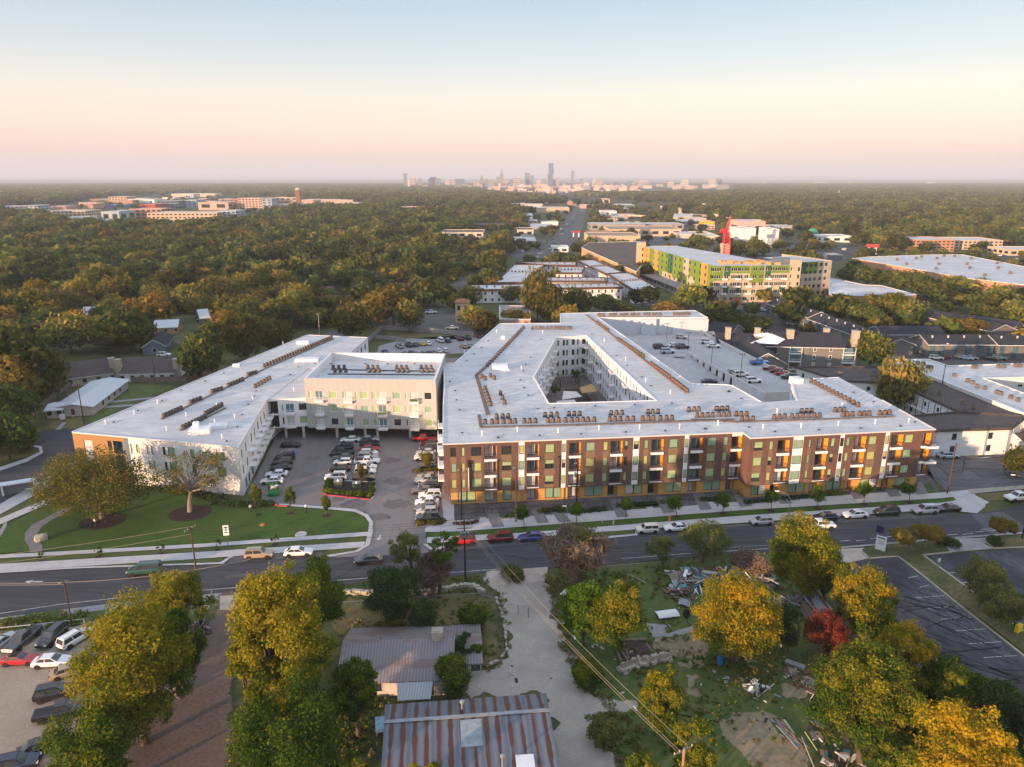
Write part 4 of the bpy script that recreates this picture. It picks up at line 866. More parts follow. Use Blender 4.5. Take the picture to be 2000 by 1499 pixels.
def make_car(kind,convertible=False):
    L,hw,sill,prof,cb,ct,rz_,wr=KINDS[kind];t=link('car',None);X=lambda s:(s-.5)*L
    b=MB();rings=[]
    for k,(s,z)in enumerate(prof):
        tp=1-.16*(abs(s-.5)*2)**5;h=hw*tp;zl=sill+(.14 if s<.01 or s>.99 else 0)
        rings.append([(X(s),-h*.88,zl),(X(s),-h,zl+.22*(z-zl)+.05),(X(s),-h,z-.14),(X(s),-h*.86,z),(X(s),h*.86,z),(X(s),h,z-.14),(X(s),h,zl+.22*(z-zl)+.05),(X(s),h*.88,zl)])
    i0=len(b.v)
    for r in rings:b.v+=r
    for k in range(len(rings)-1):
        for j in range(8):q=(j+1)%8;a=i0+k*8;b.f.append((a+j,a+8+j,a+8+q,a+q));b.m.append(0)
    b.f.append(tuple(i0+j for j in range(8)));b.m.append(0);k=(len(rings)-1)*8;b.f.append(tuple(i0+k+j for j in range(7,-1,-1)));b.m.append(0)
    zb=lambda s:np.interp(s,[p[0]for p in prof],[p[1]for p in prof])-.02
    bw,tw=hw*.87,hw*.70;P=[(X(cb[0]),-bw,zb(cb[0])),(X(cb[1]),-bw,zb(cb[1])),(X(cb[1]),bw,zb(cb[1])),(X(cb[0]),bw,zb(cb[0]))]
    Q=[(X(ct[0]),-tw,rz_-.04),(X(ct[1]),-tw,rz_-.04),(X(ct[1]),tw,rz_-.04),(X(ct[0]),tw,rz_-.04)]
    for j in range(4):q=(j+1)%4;b.poly([P[j],P[q],Q[q],Q[j]],0)
    Qi=[(x*.97+.01,y*.86,rz_)for x,y,z in Q];rm=1 if kind=='jeep' or convertible else 0
    for j in range(4):q=(j+1)%4;b.poly([Q[j],Q[q],Qi[q],Qi[j]],rm)
    b.poly(Qi,rm);
    for sx in(-1,1):
        for s in(.19,.81):b.lathe([(wr+.07,-.01),(wr+.07,.02),(0,.02)],(0,0,0),12,2);n=36;v=b.v[-n:];b.v[-n:]=[(X(s)+x,sx*(hw*.985+z*.3),wr+y)for x,y,z in v]
    b.box((X(1)-.06,0,sill+.2),(.16,hw*1.5,.14),0,2);b.box((X(0)+.06,0,sill+.2),(.16,hw*1.5,.14),0,2)
    if kind=='pickup':b.box((X(.19),0,1.16),(L*.31,hw*1.5,.02),0,2)
    if kind in('suv','van'):
        for sy in(-1,1):b.tube([(X(ct[0]+.03),sy*tw*.9,rz_+.05),(X(ct[1]-.03),sy*tw*.9,rz_+.05)],.025,4,2)
    link('body',b.mesh('body',[PAINT,SOFT,DARK]),t)
    def glass(name,A,B_,C,D,cuts=((.06,.94),),v=(.12,.9)):
        g=MB();A,B_,C,D=map(Vector,(A,B_,C,D));n=(B_-A).cross(D-A).normalized()*.012
        for a,c in cuts:
            pt=lambda u,w_:(A*(1-u)+B_*u)*(1-w_)+(D*(1-u)+C*u)*w_+n
            g.poly([pt(a,v[0]),pt(c,v[0]),pt(c,v[1]),pt(a,v[1])])
        link(name,g.mesh(name,CGLASS),t)
    cut=((.05,.44),(.48,.93))if kind!='van' else((.05,.32),(.35,.62),(.65,.94))
    glass('side_window',P[0],P[1],Q[1],Q[0],cut);glass('windscreen',P[1],P[2],Q[2],Q[1]);glass('side_window',P[2],P[3],Q[3],Q[2],tuple((1-c,1-a)for a,c in cut));glass('rear_window',P[3],P[0],Q[0],Q[3])
    wm=MB();wm.lathe([(wr*.62,-.02),(wr,.02),(wr,.2),(wr*.62,.24)],(0,0,0),14);rm_=MB();rm_.lathe([(wr*.64,.0),(wr*.6,.05),(wr*.2,.02),(0,.02)],(0,0,0),10)
    wme,rme=wm.mesh('wheel',TYRE),rm_.mesh('rim',RIM)
    for s in(.19,.81):
        for sy in(-1,1):
            o=link('wheel',wme,t,(X(s),sy*(hw+.005),wr));o.rotation_euler=(math.pi/2*sy,0,0);r_=link('rim',rme,o)
    zl=np.interp(.97,[p[0]for p in prof],[p[1]for p in prof])
    for sy in(-1,1):
        h=MB();h.box((0,0,0),(.24,.36,.13));link('headlight',h.mesh('headlight',HEADL),t,(X(.985)-.08,sy*hw*.66,zl-.10))
        h=MB();h.box((0,0,0),(.12,.3,.18));link('taillight',h.mesh('taillight',TAILL),t,(X(.01)+.03,sy*hw*.68,.85*prof[2][1]))
    t.location=(0,-3000,0);return t
PROTO={}
CC=dict(white=(.78,.78,.77),cream=(.72,.68,.58),black=(.012,.012,.014),grey=(.10,.105,.11),darkgrey=(.04,.043,.048),silver=(.42,.43,.44),red=(.42,.015,.018),maroon=(.17,.012,.02),blue=(.02,.05,.22),navy=(.015,.022,.05),skyblue=(.02,.16,.48),ice=(.42,.52,.6),
          tan=(.36,.28,.18),green=(.03,.09,.07),sage=(.3,.38,.34),yellow=(.75,.52,.02),gold=(.4,.33,.2))
NAMES=dict(sedan='sedan',coupe='coupe',hatch='hatchback',box='boxy hatchback',suv='suv',jeep='open off-roader',van='van',pickup='pickup truck')
CATS=dict(sedan='car',coupe='car',hatch='car',box='car',suv='car',jeep='car',van='van',pickup='truck')
def car(px,py,deg,kind,colour,label,z=0.0,group=None,conv=False):
    k=(kind,conv);P=G(px,py,z+.75);P.z=z+.05
    if k not in PROTO:PROTO[k]=make_car(kind,conv);o=PROTO[k]
    else:o=copy_tree(PROTO[k])
    o.name='parked_'+{'pickup':'pickup_truck','van':'van','jeep':'off_road_car','suv':'suv'}.get(kind,'car')
    o.location=P;o.rotation_euler=(0,0,rad(deg));o.scale=(1.03,)*3
    tag(o,label,CATS[kind],group)
    for c in o.children:
        if c.name.split('.')[0]=='body':c.color=(*CC[colour],1)
    return o
car(506,1082,6,'suv','tan','gold suv with a grey roof parked at the kerb by the lawn');car(583,1077,6,'sedan','white','white sedan with a sunroof parked behind the gold suv by the lawn')
car(720,1092,186,'sedan','darkgrey','dark grey sedan driving past the mouth of the car park');car(282,1113,188,'van','green','dark green people carrier with a roof load driving along the street').name='moving_van'
car(905,1056,186,'jeep','red','red off-roader with a black soft top at the kerb beside the utility pole');car(977,1050,186,'suv','maroon','dark red suv parked at the kerb between the off-roader and the blue sedan');car(1038,1048,186,'sedan','blue','dark blue sedan parked at the kerb before the brick block')
car(1264,1033,186,'box','cream','cream boxy hatchback parked in the street bay');car(1320,1029,186,'coupe','white','white sedan with a red front parked behind the cream hatchback');car(1487,1017,186,'hatch','silver','silver hatchback at the kerb by the curved street lamp')
car(1612,1009,186,'sedan','navy','navy blue sedan parked at the kerb just past the yellow tree');car(1670,1004,186,'sedan','white','white sedan with a black roof window between the navy sedan and the grey suv');car(1732,999,186,'suv','darkgrey','dark grey suv parked at the kerb between a white sedan and a silver suv');car(1806,996,186,'suv','silver','silver suv parked at the kerb in front of the black sedan');car(1851,992,186,'sedan','black','black sedan last in the kerb row before the driveway')
car(1990,971,190,'pickup','white','white pickup at the kerb by the dry grass strip');car(1600,1026,4,'pickup','white','white pickup driving behind the yellow tree');car(1852,889,2,'sedan','ice','pale blue sedan parked below the white motel wall')
for x,y,c,k,n in((531,938,'white','sedan','white sedan nearest the green dumpster'),(540,925,'white','sedan','second white sedan from the green dumpster'),(548,913,'black','sedan','black sedan parked beyond two white ones by the west block'),(551,903,'darkgrey','suv','charcoal suv third from the far end of the row by the west block'),(556,893,'black','suv','black suv at the far end of the short row by the west block')):car(x,y,187,k,c,n)
car(568,868,2,'sedan','black','black sedan alone beside the column under the bridge block')
for x,y,c,k,n in((656,931,'white','suv','white suv with a black roof panel beside the planted island'),(664,914,'black','sedan','black sedan next to the white suv at the planted island'),(669,902,'white','hatch','white hatchback between two black cars in the middle row'),(670,893,'grey','sedan','grey sedan in the left half of the middle row'),(668,885,'black','pickup','black pickup in the left half of the middle row'),(671,875,'black','suv','black suv at the far end of the left half of the middle row'),(684,858,'white','sedan','white sedan half under the bridge block in the middle row')):car(x,y,185,k,c,n)
for x,y,c,k,n in((711,933,'darkgrey','suv','dark suv behind the lamp on the planted island'),(713,921,'white','suv','white suv beside the young tree of the island'),(715,911,'white','sedan','white sedan second behind the young tree of the island'),(717,901,'white','pickup','white pickup in the right half of the middle row'),(719,892,'silver','suv','silver suv among the white cars of the middle row'),(721,884,'white','hatch','white hatchback beside the red car in the middle row'),(722,876,'red','sedan','red sedan in the right half of the middle row'),(722,867,'black','suv','black suv between the red sedan and the column'),(722,857,'silver','sedan','silver sedan in the shade under the bridge block')):car(x,y,5,k,c,n)
for x,y,c,k,n in((836,1011,'black','suv','black suv at the planted strip, nearest the street in the right row'),(834,998,'silver','hatch','silver hatchback next to the black suv at the planted strip'),(834,989,'grey','sedan','grey sedan third from the planted strip'),(834,979,'white','sedan','white sedan fourth from the planted strip'),(840,967,'white','suv','white suv fifth from the planted strip'),(827,957,'grey','sedan','grey sedan sticking out of the right row'),(839,948,'darkgrey','suv','charcoal suv in the middle of the right row'),(836,938,'silver','pickup','silver pickup in the right row'),(836,930,'gold','sedan','beige sedan beside the hedge island of the right row'),(840,909,'black','sedan','black sedan behind the young tree of the right row'),(829,893,'white','suv','white suv left of the young tree of the right row'),(832,883,'silver','sedan','silver sedan far along the right row'),(838,875,'darkgrey','suv','dark suv between the silver sedan and the red cars'),(840,866,'maroon','suv','dark red suv in the right row under the bridge block'),(828,856,'red','pickup','red pickup at the edge of the bridge block shade')):car(x,y,184,k,c,n)
for x,y,c,k,n in((752,687,'blue','sedan','blue sedan at the left end of the rear car park'),(790,691,'darkgrey','sedan','dark sedan second in the near row of the rear car park'),(803,691,'black','suv','black suv in the near row of the rear car park'),(817,690,'ice','sedan','pale blue sedan in the near row of the rear car park'),(828,690,'navy','hatch','navy hatchback in the near row of the rear car park'),(841,688,'black','sedan','black sedan beside the two white cars of the rear car park'),(856,685,'white','sedan','left white sedan of the near pair in the rear car park'),(869,684,'white','hatch','right white hatchback of the near pair in the rear car park'),(780,676,'silver','pickup','silver pickup beside the dark tree in the rear car park'),(798,674,'black','suv','black suv in the far row of the rear car park'),(811,673,'navy','sedan','dark blue sedan next to the yellow car'),(824,671,'yellow','coupe','yellow coupe in the far row of the rear car park'),(836,670,'white','sedan','white sedan next to the yellow car'),(860,665,'white','van','white van in the far row of the rear car park'),(873,665,'darkgrey','suv','grey suv beside the white van'),(897,661,'maroon','pickup','dark red pickup at the far end of the rear car park'),(913,660,'black','suv','black suv beside the dark red pickup'),(933,656,'maroon','sedan','dark red sedan by the white roof edge of the rear car park'),(906,676,'gold','sedan','beige sedan at the roof edge of the rear car park'),(917,675,'silver','sedan','silver sedan half hidden by the white roof edge')):car(x,y,118,k,c,n)
for x,y,d,c,k,n,z in((1289,677,10,'black','suv','black suv on the garage deck behind the planter',GD),(1304,686,5,'ice','suv','pale blue suv on the garage deck in front of the planter group',GD),(1333,677,10,'darkgrey','suv','dark suv on the garage deck by a lamp post',GD),(1318,674,10,'white','sedan','white sedan behind the two dark cars on the garage deck',GD),(1331,658,-20,'silver','hatch','silver hatchback against the rear garage wall',GD),(1381,668,-10,'white','suv','white suv at the garage parapet',GD),(1394,675,-10,'white','sedan','white sedan at the garage parapet',GD),(1386,744,5,'navy','sedan','navy sedan on the garage ramp',5.4),(1483,708,5,'skyblue','pickup','bright blue pickup on the garage deck',GD),(1506,719,158,'maroon','sedan','dark red sedan first of three red cars on the garage deck',GD),(1517,724,158,'maroon','hatch','dark red hatchback in the middle of three red cars on the garage deck',GD),(1530,729,158,'red','sedan','bright red sedan on the garage deck',GD),(1542,736,158,'darkgrey','suv','dark grey suv beside the red cars on the garage deck',GD),(1471,743,8,'white','suv','white suv with a black roof panel on the garage deck',GD),(1433,726,8,'sage','sedan','pale green sedan on the garage deck',GD),(1447,731,8,'cream','suv','cream suv beside the lamp post on the garage deck',GD)):car(x,y,d,k,c,n,z)
for x,y,d,c,k,n in((1828,699,-15,'white','suv','white suv before the grey apartments with teal doors'),(1847,698,20,'maroon','sedan','dark red sedan before the grey apartments with teal doors'),(1872,697,-30,'gold','van','beige van before the grey apartments with teal doors'),(1887,699,-35,'ice','sedan','pale blue sedan before the grey apartments with teal doors'),(1897,698,-35,'silver','sedan','silver sedan before the grey apartments with teal doors'),(1935,700,-35,'black','sedan','black sedan before the grey apartments with teal doors'),(1952,699,-35,'sage','suv','pale green suv before the grey apartments with teal doors'),(1733,700,60,'grey','suv','grey suv beside the round tree by the grey gable'),(1746,697,60,'white','sedan','white sedan beside the grey gable'),
    (1491,606,30,'white','suv','white suv at the end of the dark roofed row'),(1497,603,30,'maroon','suv','dark red suv at the end of the dark roofed row'),(1456,594,5,'black','sedan','black sedan before the green and cream block'),(1422,616,-10,'grey','sedan','grey sedan behind the rearmost white roof'),(1432,620,-10,'sage','suv','green grey suv behind the rearmost white roof'),(1441,625,-10,'black','suv','black suv behind the rearmost white roof'),(1547,632,-15,'white','sedan','white sedan below the dark roofed row'),
    (1170,596,5,'white','suv','white suv behind the trees by the white and brown apartments'),(1184,597,5,'ice','sedan','pale blue sedan behind the trees by the white and brown apartments'),(1203,587,5,'red','sedan','red sedan behind the trees by the white and brown apartments'),(823,607,3,'black','suv','black suv on the lot by the red tiled house'),(842,610,3,'white','pickup','white pickup on the lot by the red tiled house'),(883,641,3,'cream','pickup','cream pickup on the street behind the retaining wall'),(806,627,3,'silver','sedan','silver sedan by the trees beyond the retaining wall'),(320,693,8,'white','suv','white suv in front of the brown roofed house'),(318,707,8,'blue','sedan','blue sedan in front of the brown roofed house'),
    (2,1253,80,'silver','sedan','silver sedan at the picture edge of the gravel lot'),(44,1249,265,'darkgrey','pickup','dark grey pickup facing out on the gravel lot'),(102,1243,265,'black','suv','black suv facing out on the gravel lot'),(148,1246,65,'white','suv','white suv beside the tree on the gravel lot'),(102,1290,172,'sedan','white',None),(109,1352,20,'black','suv','black suv half under the yellow tree on the gravel lot'),(119,1389,20,'black','pickup','black pickup half under the yellow tree on the gravel lot'),(82,1455,32,'black','sedan','black sedan parked alone near the bottom of the gravel lot'),(30,1492,18,'navy','suv','navy suv cut by the bottom edge of the gravel lot'),(138,1308,30,'tan','sedan','bronze sedan under the yellow tree on the gravel lot')):
    if n is None:car(x,y,6,'sedan','white','white sedan with blue tinted windows on the gravel lot')
    else:car(x,y,d,k,c,n)
car(39,1286,4,'coupe','red','bright red convertible with a black top on the gravel lot',conv=True)
b=MB();P=G(1302,1034,.55);b.box((P.x-.2,P.y+.1,.6),(.9,1.9,.5),.1);
# ------------------------------------------------------------------ poles, lamps, wires
def top_z(base,tx,ty):return GY(tx,ty,base.y).z
def upole(bx,by,tx,ty,label,arms=1,rz=.1,m=None,r=.16,group=None,trafo=False,alen=2.4,zb=0.0):
    P=G(bx,by,zb);h=top_z(P,tx,ty)-zb;t=thing('utility_pole',label,'utility pole',P,0,group);t.rotation_euler=(0,0,rz)
    b=MB();b.tube([(0,0,-.3),(0,0,h)],[r,r*.7],8);link('pole',b.mesh('pole',m or TIMBER),t)
    for k in range(arms):
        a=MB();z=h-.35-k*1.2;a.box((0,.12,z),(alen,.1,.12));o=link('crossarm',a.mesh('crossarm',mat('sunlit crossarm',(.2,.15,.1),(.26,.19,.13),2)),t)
        for x in(-.46,-.2,.2,.46):i=MB();i.lathe([(.05,0),(.07,.06),(.03,.2),(0,.2)],(x*alen,.12,z+.06),6);link('insulator',i.mesh('insulator',mat('porcelain',(.5,.48,.45))),o)
    if trafo:
        for x in(-.55,0,.55)[:3 if trafo>1 else 1]:
            d=MB();d.lathe([(.22,0),(.24,.9),(.1,1.0),(0,1.0)],(x,-.3,h-3.0),10);link('transformer',d.mesh('transformer',GREYM),t)
    return t,Vector((P.x,P.y,zb+h-.25)),Matrix.Rotation(rz,3,'Z')
PO={}
PO['a']=upole(384,1120,373,1030,'brown utility pole on the verge below the lawn',1,1.2)
PO['b']=upole(141,1222,127,1135,'short thin utility pole with a small lamp by the gravel lot',1,.8,r=.13,alen=1.2)
PO['c']=upole(909,1136,906,1016,'dark utility pole with a cluster of transformers beside the dirt shoulder',2,.1,DARK,trafo=3)
PO['d']=upole(902,1017,899,916,'dark utility pole standing in the flower bed at the corner of the brick block',1,.1,DARK)
PO['e']=upole(1008,1020,1011,912,'pale sided utility pole at the second white strip of the brick block',1,.6,r=.15,alen=1.2)
PO['f']=upole(1126,992,1124,903,'dark utility pole with a lamp cluster before the third balcony column',1,.3,DARK,trafo=1,alen=1.3)
PO['g']=upole(1850,965,1858,866,'bare brown utility pole at the asphalt yard of the white motel',0,0)
PO['h']=upole(166,836,152,748,'utility pole with a sunlit crossarm by the white roofed house',1,1.0,r=.15)
PO['i']=upole(366,746,357,668,'utility pole with a sunlit crossarm behind the west block',1,1.0)
PO['j']=upole(305,752,303,692,'slim utility pole before the brown roofed house',1,.6,r=.12,alen=1.0)
PO['k']=upole(500,690,495,617,'utility pole with a sunlit crossarm and street lamp arm beyond the west block',2,.8)
PO['l']=upole(578,625,575,598,'short thick crossarm pole among the trees beyond the west block',2,.7,r=.22,zb=0)
PO['m']=upole(519,640,519,604,'utility pole with a white transformer among the trees',1,.2,trafo=1)
PO['n']=upole(693,604,690,557,'tall utility pole with a crossarm by the long red roof',1,.4)
PO['o']=upole(762,560,760,540,'small distant utility pole with a crossarm above the yellow trees',1,.3,alen=3)
PO['p']=upole(785,590,787,553,'slim distant utility pole beside the street with parked cars',1,.3)
PO['q']=upole(1110,600,1108,537,'utility pole in front of the white and brown apartments',1,.2)
PO['r']=upole(1840,752,1846,706,'brown utility pole rising over the white motel roof',0,0,zb=6.5)
PO['s']=upole(1322,1640,1322,1462,'wooden utility pole with a grey transformer at the bottom of the picture',1,.5,mat('pale pole wood',(.3,.2,.12),(.24,.16,.1),2),r=.19,trafo=1)
PO['t']=upole(1996,1052,2003,985,'dark utility pole cut by the right picture edge',0,0,DARK)
PO['u']=upole(1905,600,1912,545,'tall bare utility pole by the far dark roofs',0,0)
PO['v']=upole(628,700,622,612,'slim pole with pale sports lamps beyond the west block',1,.4,GREYM,r=.12,alen=1.6)
def wire_run(name,label,a,c,sag,offs,m=WIRE,r=.02,group='overhead wires'):
    A,B_=(PO[a][1]if isinstance(a,str)else a),(PO[c][1]if isinstance(c,str)else c);d=(B_-A);nrm=Vector((-d.y,d.x,0)).normalized()
    for k,(o,dz)in enumerate(offs):
        b=MB();b.tube([A+nrm*o+d*s-Vector((0,0,sag*4*s*(1-s)-dz))for s in[i/14 for i in range(15)]],r,4)
        tag(b.build(name,m),label,'wire',group+label)
wire_run('overhead_wire','overhead wire sagging above the lawn toward the street pole by the dirt shoulder','a','c',1.0,((-.9,0),(0,0),(.9,0),(0,-1.6)))
wire_run('overhead_wire','overhead wire from the lawn pole to the left picture edge','a',Vector((-112,88,10.5)),1.2,((-.7,0),(.5,-.8)),WIREW,.03)
wire_run('overhead_wire','overhead cable across the street above the green people carrier','b',G(500,1090,9),.8,((0,0),),WIREW,.035)
wire_run('overhead_wire','overhead cable from the small lamp pole to the left picture edge','b',Vector((-95,92,9.3)),.6,((0,0),(0,-.3)),WIREW,.035)
wire_run('overhead_wire','overhead wire along the brick block front','d','e',.5,((-.5,0),(.5,0)));wire_run('overhead_wire','overhead wire between the two poles before the third balcony column','e','f',.5,((-.4,0),(.4,0)))
wire_run('overhead_wire','overhead wire running down to the transformer pole at the picture bottom','c','s',1.2,((-.7,0),(.0,-.5),(.7,0)),WIREW,.022);wire_run('overhead_wire','overhead wire from the transformers across to the third balcony pole','c','f',.6,((0,0),))
wire_run('overhead_wire','overhead wire between the white roofed house and the west block','h','i',.8,((-.8,0),(.8,0)));wire_run('overhead_wire','overhead wire behind the west block','i','k',1,((-.8,0),(.8,0)));wire_run('overhead_wire','overhead wire from the white roofed house to the left edge','h',Vector((-140,128,10)),1,((-.8,0),(.8,0)))
wire_run('overhead_wire','overhead wire over the trees left of the thick crossarm pole','m',Vector((-230,255,14)),3,((0,0),(.8,.6)),WIREW,.035);wire_run('overhead_wire','overhead wire between the transformer pole and thick pole in the trees','m','l',.6,((0,0),),WIREW,.035);wire_run('overhead_wire','overhead wire above the rear street','n','q',2.5,((0,0),),WIRE,.03)
def lamp_post(bx,by,tx,ty,label,arm=(-2.2,.3),zb=0.0,m=None,twin=False,group=None):
    P=G(bx,by,zb);h=top_z(P,tx,ty)-zb;t=thing('street_lamp',label,'street lamp',P,0,group);m=m or GREYM
    b=MB()
    if arm:b.tube([(0,0,0),(0,0,h*.72),(arm[0]*.25,arm[1]*.25,h*.9),(arm[0]*.8,arm[1]*.8,h)],[.11,.08,.06,.05],7)
    else:b.tube([(0,0,0),(0,0,h)],.08,6)
    link('pole',b.mesh('pole',m),t)
    heads=[(arm[0],arm[1],h)]if arm else([(-.55,0,h),(.55,0,h)]if twin else[(0,0,h)])
    for x,y,z in heads:q=MB();q.box((x,y,z),(.75,.34,.16));link('lamp_head',q.mesh('lamp_head',WTRIM if arm else m),t)
    return t
lamp_post(1540,1012,1517,962,'curved arm street lamp beside the silver hatchback',(-2.6,.6));lamp_post(2006,966,1972,930,'curved arm street lamp by the dry grass strip',(-3.4,.6));lamp_post(1108,1032,1104,990,'short curved street lamp before the third balcony column',(-.6,.2))
for x,y,tx,ty,n in((1389,712,1391,676,'slim lamp post at the dividing wall of the garage deck'),(1446,738,1450,692,'T shaped lamp post at the cream suv on the garage deck'),(1302,662,1303,632,'lamp post at the left rear of the garage deck'),(1343,690,1345,650,'lamp post by the dark suv on the garage deck')):lamp_post(x,y,tx,ty,n,None,GD,DARK,True)
lamp_post(700,940,698,880,'lamp post on the planted island of the car park',None,0,DARK,True);lamp_post(1852,735,1853,672,'street lamp with a sunlit head by the grey apartments',(-2,.2));lamp_post(1457,640,1460,615,'small lamp on the lot behind the rearmost white roof',None,0,DARK)
lamp_post(504,693,521,643,'street lamp arm glowing in the sun beyond the west block',(3.2,.2))
def bollard(px,py,label):
    P=G(px,py);t=thing('bollard_light',label,'bollard light',P);b=MB();b.tube([(0,0,0),(0,0,1.25)],.13,8);link('post',b.mesh('post',DARK),t);q=MB();q.lathe([(.16,0),(.26,.18),(.26,.4),(.1,.55),(0,.56)],(0,0,1.25),10);link('globe',q.mesh('globe',WTRIM),t)
bollard(188,1030,'black bollard light with a white globe under the big oak');bollard(598,1002,'black bollard light with a white globe between two young trees')
# ------------------------------------------------------------------ small things in the street scene
def sign(px,py,w_,h,hz,rz,label,m=WTRIM,bands=None,posts=(-.4,.4)):
    P=G(px,py);t=thing('sign_board',label,'sign',P,rz);b=MB();b.box((0,0,hz+h/2),(w_,.1,h));link('board',b.mesh('board',m),t)
    for x in posts:q=MB();q.box((x*w_,.08,(hz+h)/2),(.1,.1,hz+h));link('post',q.mesh('post',GREYM),t)
    for z,hh,ww,mm in bands or[]:q=MB();q.box((0,-.06,z),(ww,.03,hh));link('lettering',q.mesh('lettering',mm),t)
    return t
DK=mat('dark lettering',(.03,.03,.06));sign(445,1068,1.0,2.0,2.3,.2,'white banner sign on a thin post in the lawn verge',WTRIM,[(3.9,.25,.5,DK),(3.4,.5,.25,mat('teal print',(.05,.3,.3))),(2.9,.2,.5,DK)],(0,))
sign(1718,1078,1.7,2.7,.35,-.75,'white leaning name board on posts at the car park entrance',WTRIM,[(2.75,.22,1.3,DK),(2.2,.1,1.1,mat('grey print',(.3,.3,.32))),(1.9,.1,1.0,mat('grey print',(.3,.3,.32))),(1.6,.1,1.1,mat('grey print',(.3,.3,.32)))],(-.46,.46))
sign(1715,1060,1.4,1.4,2.0,-.9,'dark blue sign board behind the white name board',mat('navy board',(.03,.03,.09)),None,(-.3,.3))
sign(1830,1118,.5,.6,2.0,.4,'small white post sign on the grass island',WTRIM,None,(0,));sign(123,822,1.5,1.5,.4,.1,'small white board before the white roofed house',WTRIM)
P=G(1988,1234);t=thing('kerb_block','yellow painted block on the grass island','bollard',P);b=MB();b.box((0,0,.6),(1.2,.5,1.2),.5);b.box((0,0,1.22),(1.1,.42,.06),.5);link('block',b.mesh('block',mat('yellow paint',(.8,.6,.04),(.7,.5,.03),2)),t)
def shelter():
    P=G(38,965);t=thing('bus_shelter','white roofed bus shelter on the pavement of the side street','bus shelter',P);t.rotation_euler=(0,0,rad(27));b=MB()
    for i in range(8):
        a0,a1=math.pi*i/8,math.pi*(i+1)/8;f=lambda a:(-1.0*math.cos(a),2.7+.35*math.sin(a))
        (y0,z0),(y1,z1)=f(a0),f(a1);b.poly([(-3.4,y0,z0),(3.4,y0,z0),(3.4,y1,z1),(-3.4,y1,z1)])
    b.box((0,0,2.66),(6.8,2.0,.06));link('roof',b.mesh('roof',mat('pale blue roof',(.6,.68,.72),(.52,.6,.65),1)),t)
    for x in(-2.9,2.9):q=MB();q.box((x,.4,1.35),(.35,.5,2.7));link('post',q.mesh('post',WTRIM),t)
    q=MB();q.box((0,.7,1.5),(5.4,.05,1.6));link('back_panel',q.mesh('back_panel',mat('smoked panel',(.2,.2,.22))),t);q=MB();q.box((0,.35,.45),(4,.45,.08));q.box((-1.8,.35,.22),(.08,.4,.44));q.box((1.8,.35,.22),(.08,.4,.44));link('bench',q.mesh('bench',GREYM),t)
shelter()
P=G(71,958);t=thing('litter_bin','dark litter bin beside the bus shelter','litter bin',P);b=MB();b.lathe([(.3,0),(.36,1.0)],(0,0,0),10);link('body',b.mesh('body',mat('dark bin',(.07,.06,.09))),t);b=MB();b.lathe([(.4,0),(.3,.18),(0,.22)],(0,0,1.0),10);link('lid',b.mesh('lid',GREYM),t)
def dumpster():
    P=G(535,966);t=thing('dumpster','green dumpster full of rubbish behind the hedge','dumpster',P);t.rotation_euler=(0,0,.35);b=MB();GR_=mat('dumpster green',(.012,.12,.06),(.02,.1,.05),1,.5)
    for x,y,sx,sy in((0,-1.1,2.2,.12),(0,1.1,2.2,.12),(-1.1,0,.12,2.3),(1.1,0,.12,2.3)):b.box((x,y,.9),(sx,sy,1.5))
    b.box((0,0,.2),(2.2,2.2,.1));link('bin',b.mesh('bin',GR_),t);q=MB();q.box((0,1.0,2.0),(2.2,.1,1.1),0,0);link('lid',q.mesh('lid',GR_),t)
    q=MB();rr=random.Random(2)
    for i in range(12):q.box((rr.uniform(-.8,.8),rr.uniform(-.8,.8),1.45+rr.uniform(0,.3)),(rr.uniform(.3,.7),rr.uniform(.3,.7),.3),rr.uniform(0,3),i%2)
    link('rubbish',q.mesh('rubbish',[WTRIM,mat('cardboard',(.36,.25,.15))]),t)
dumpster()
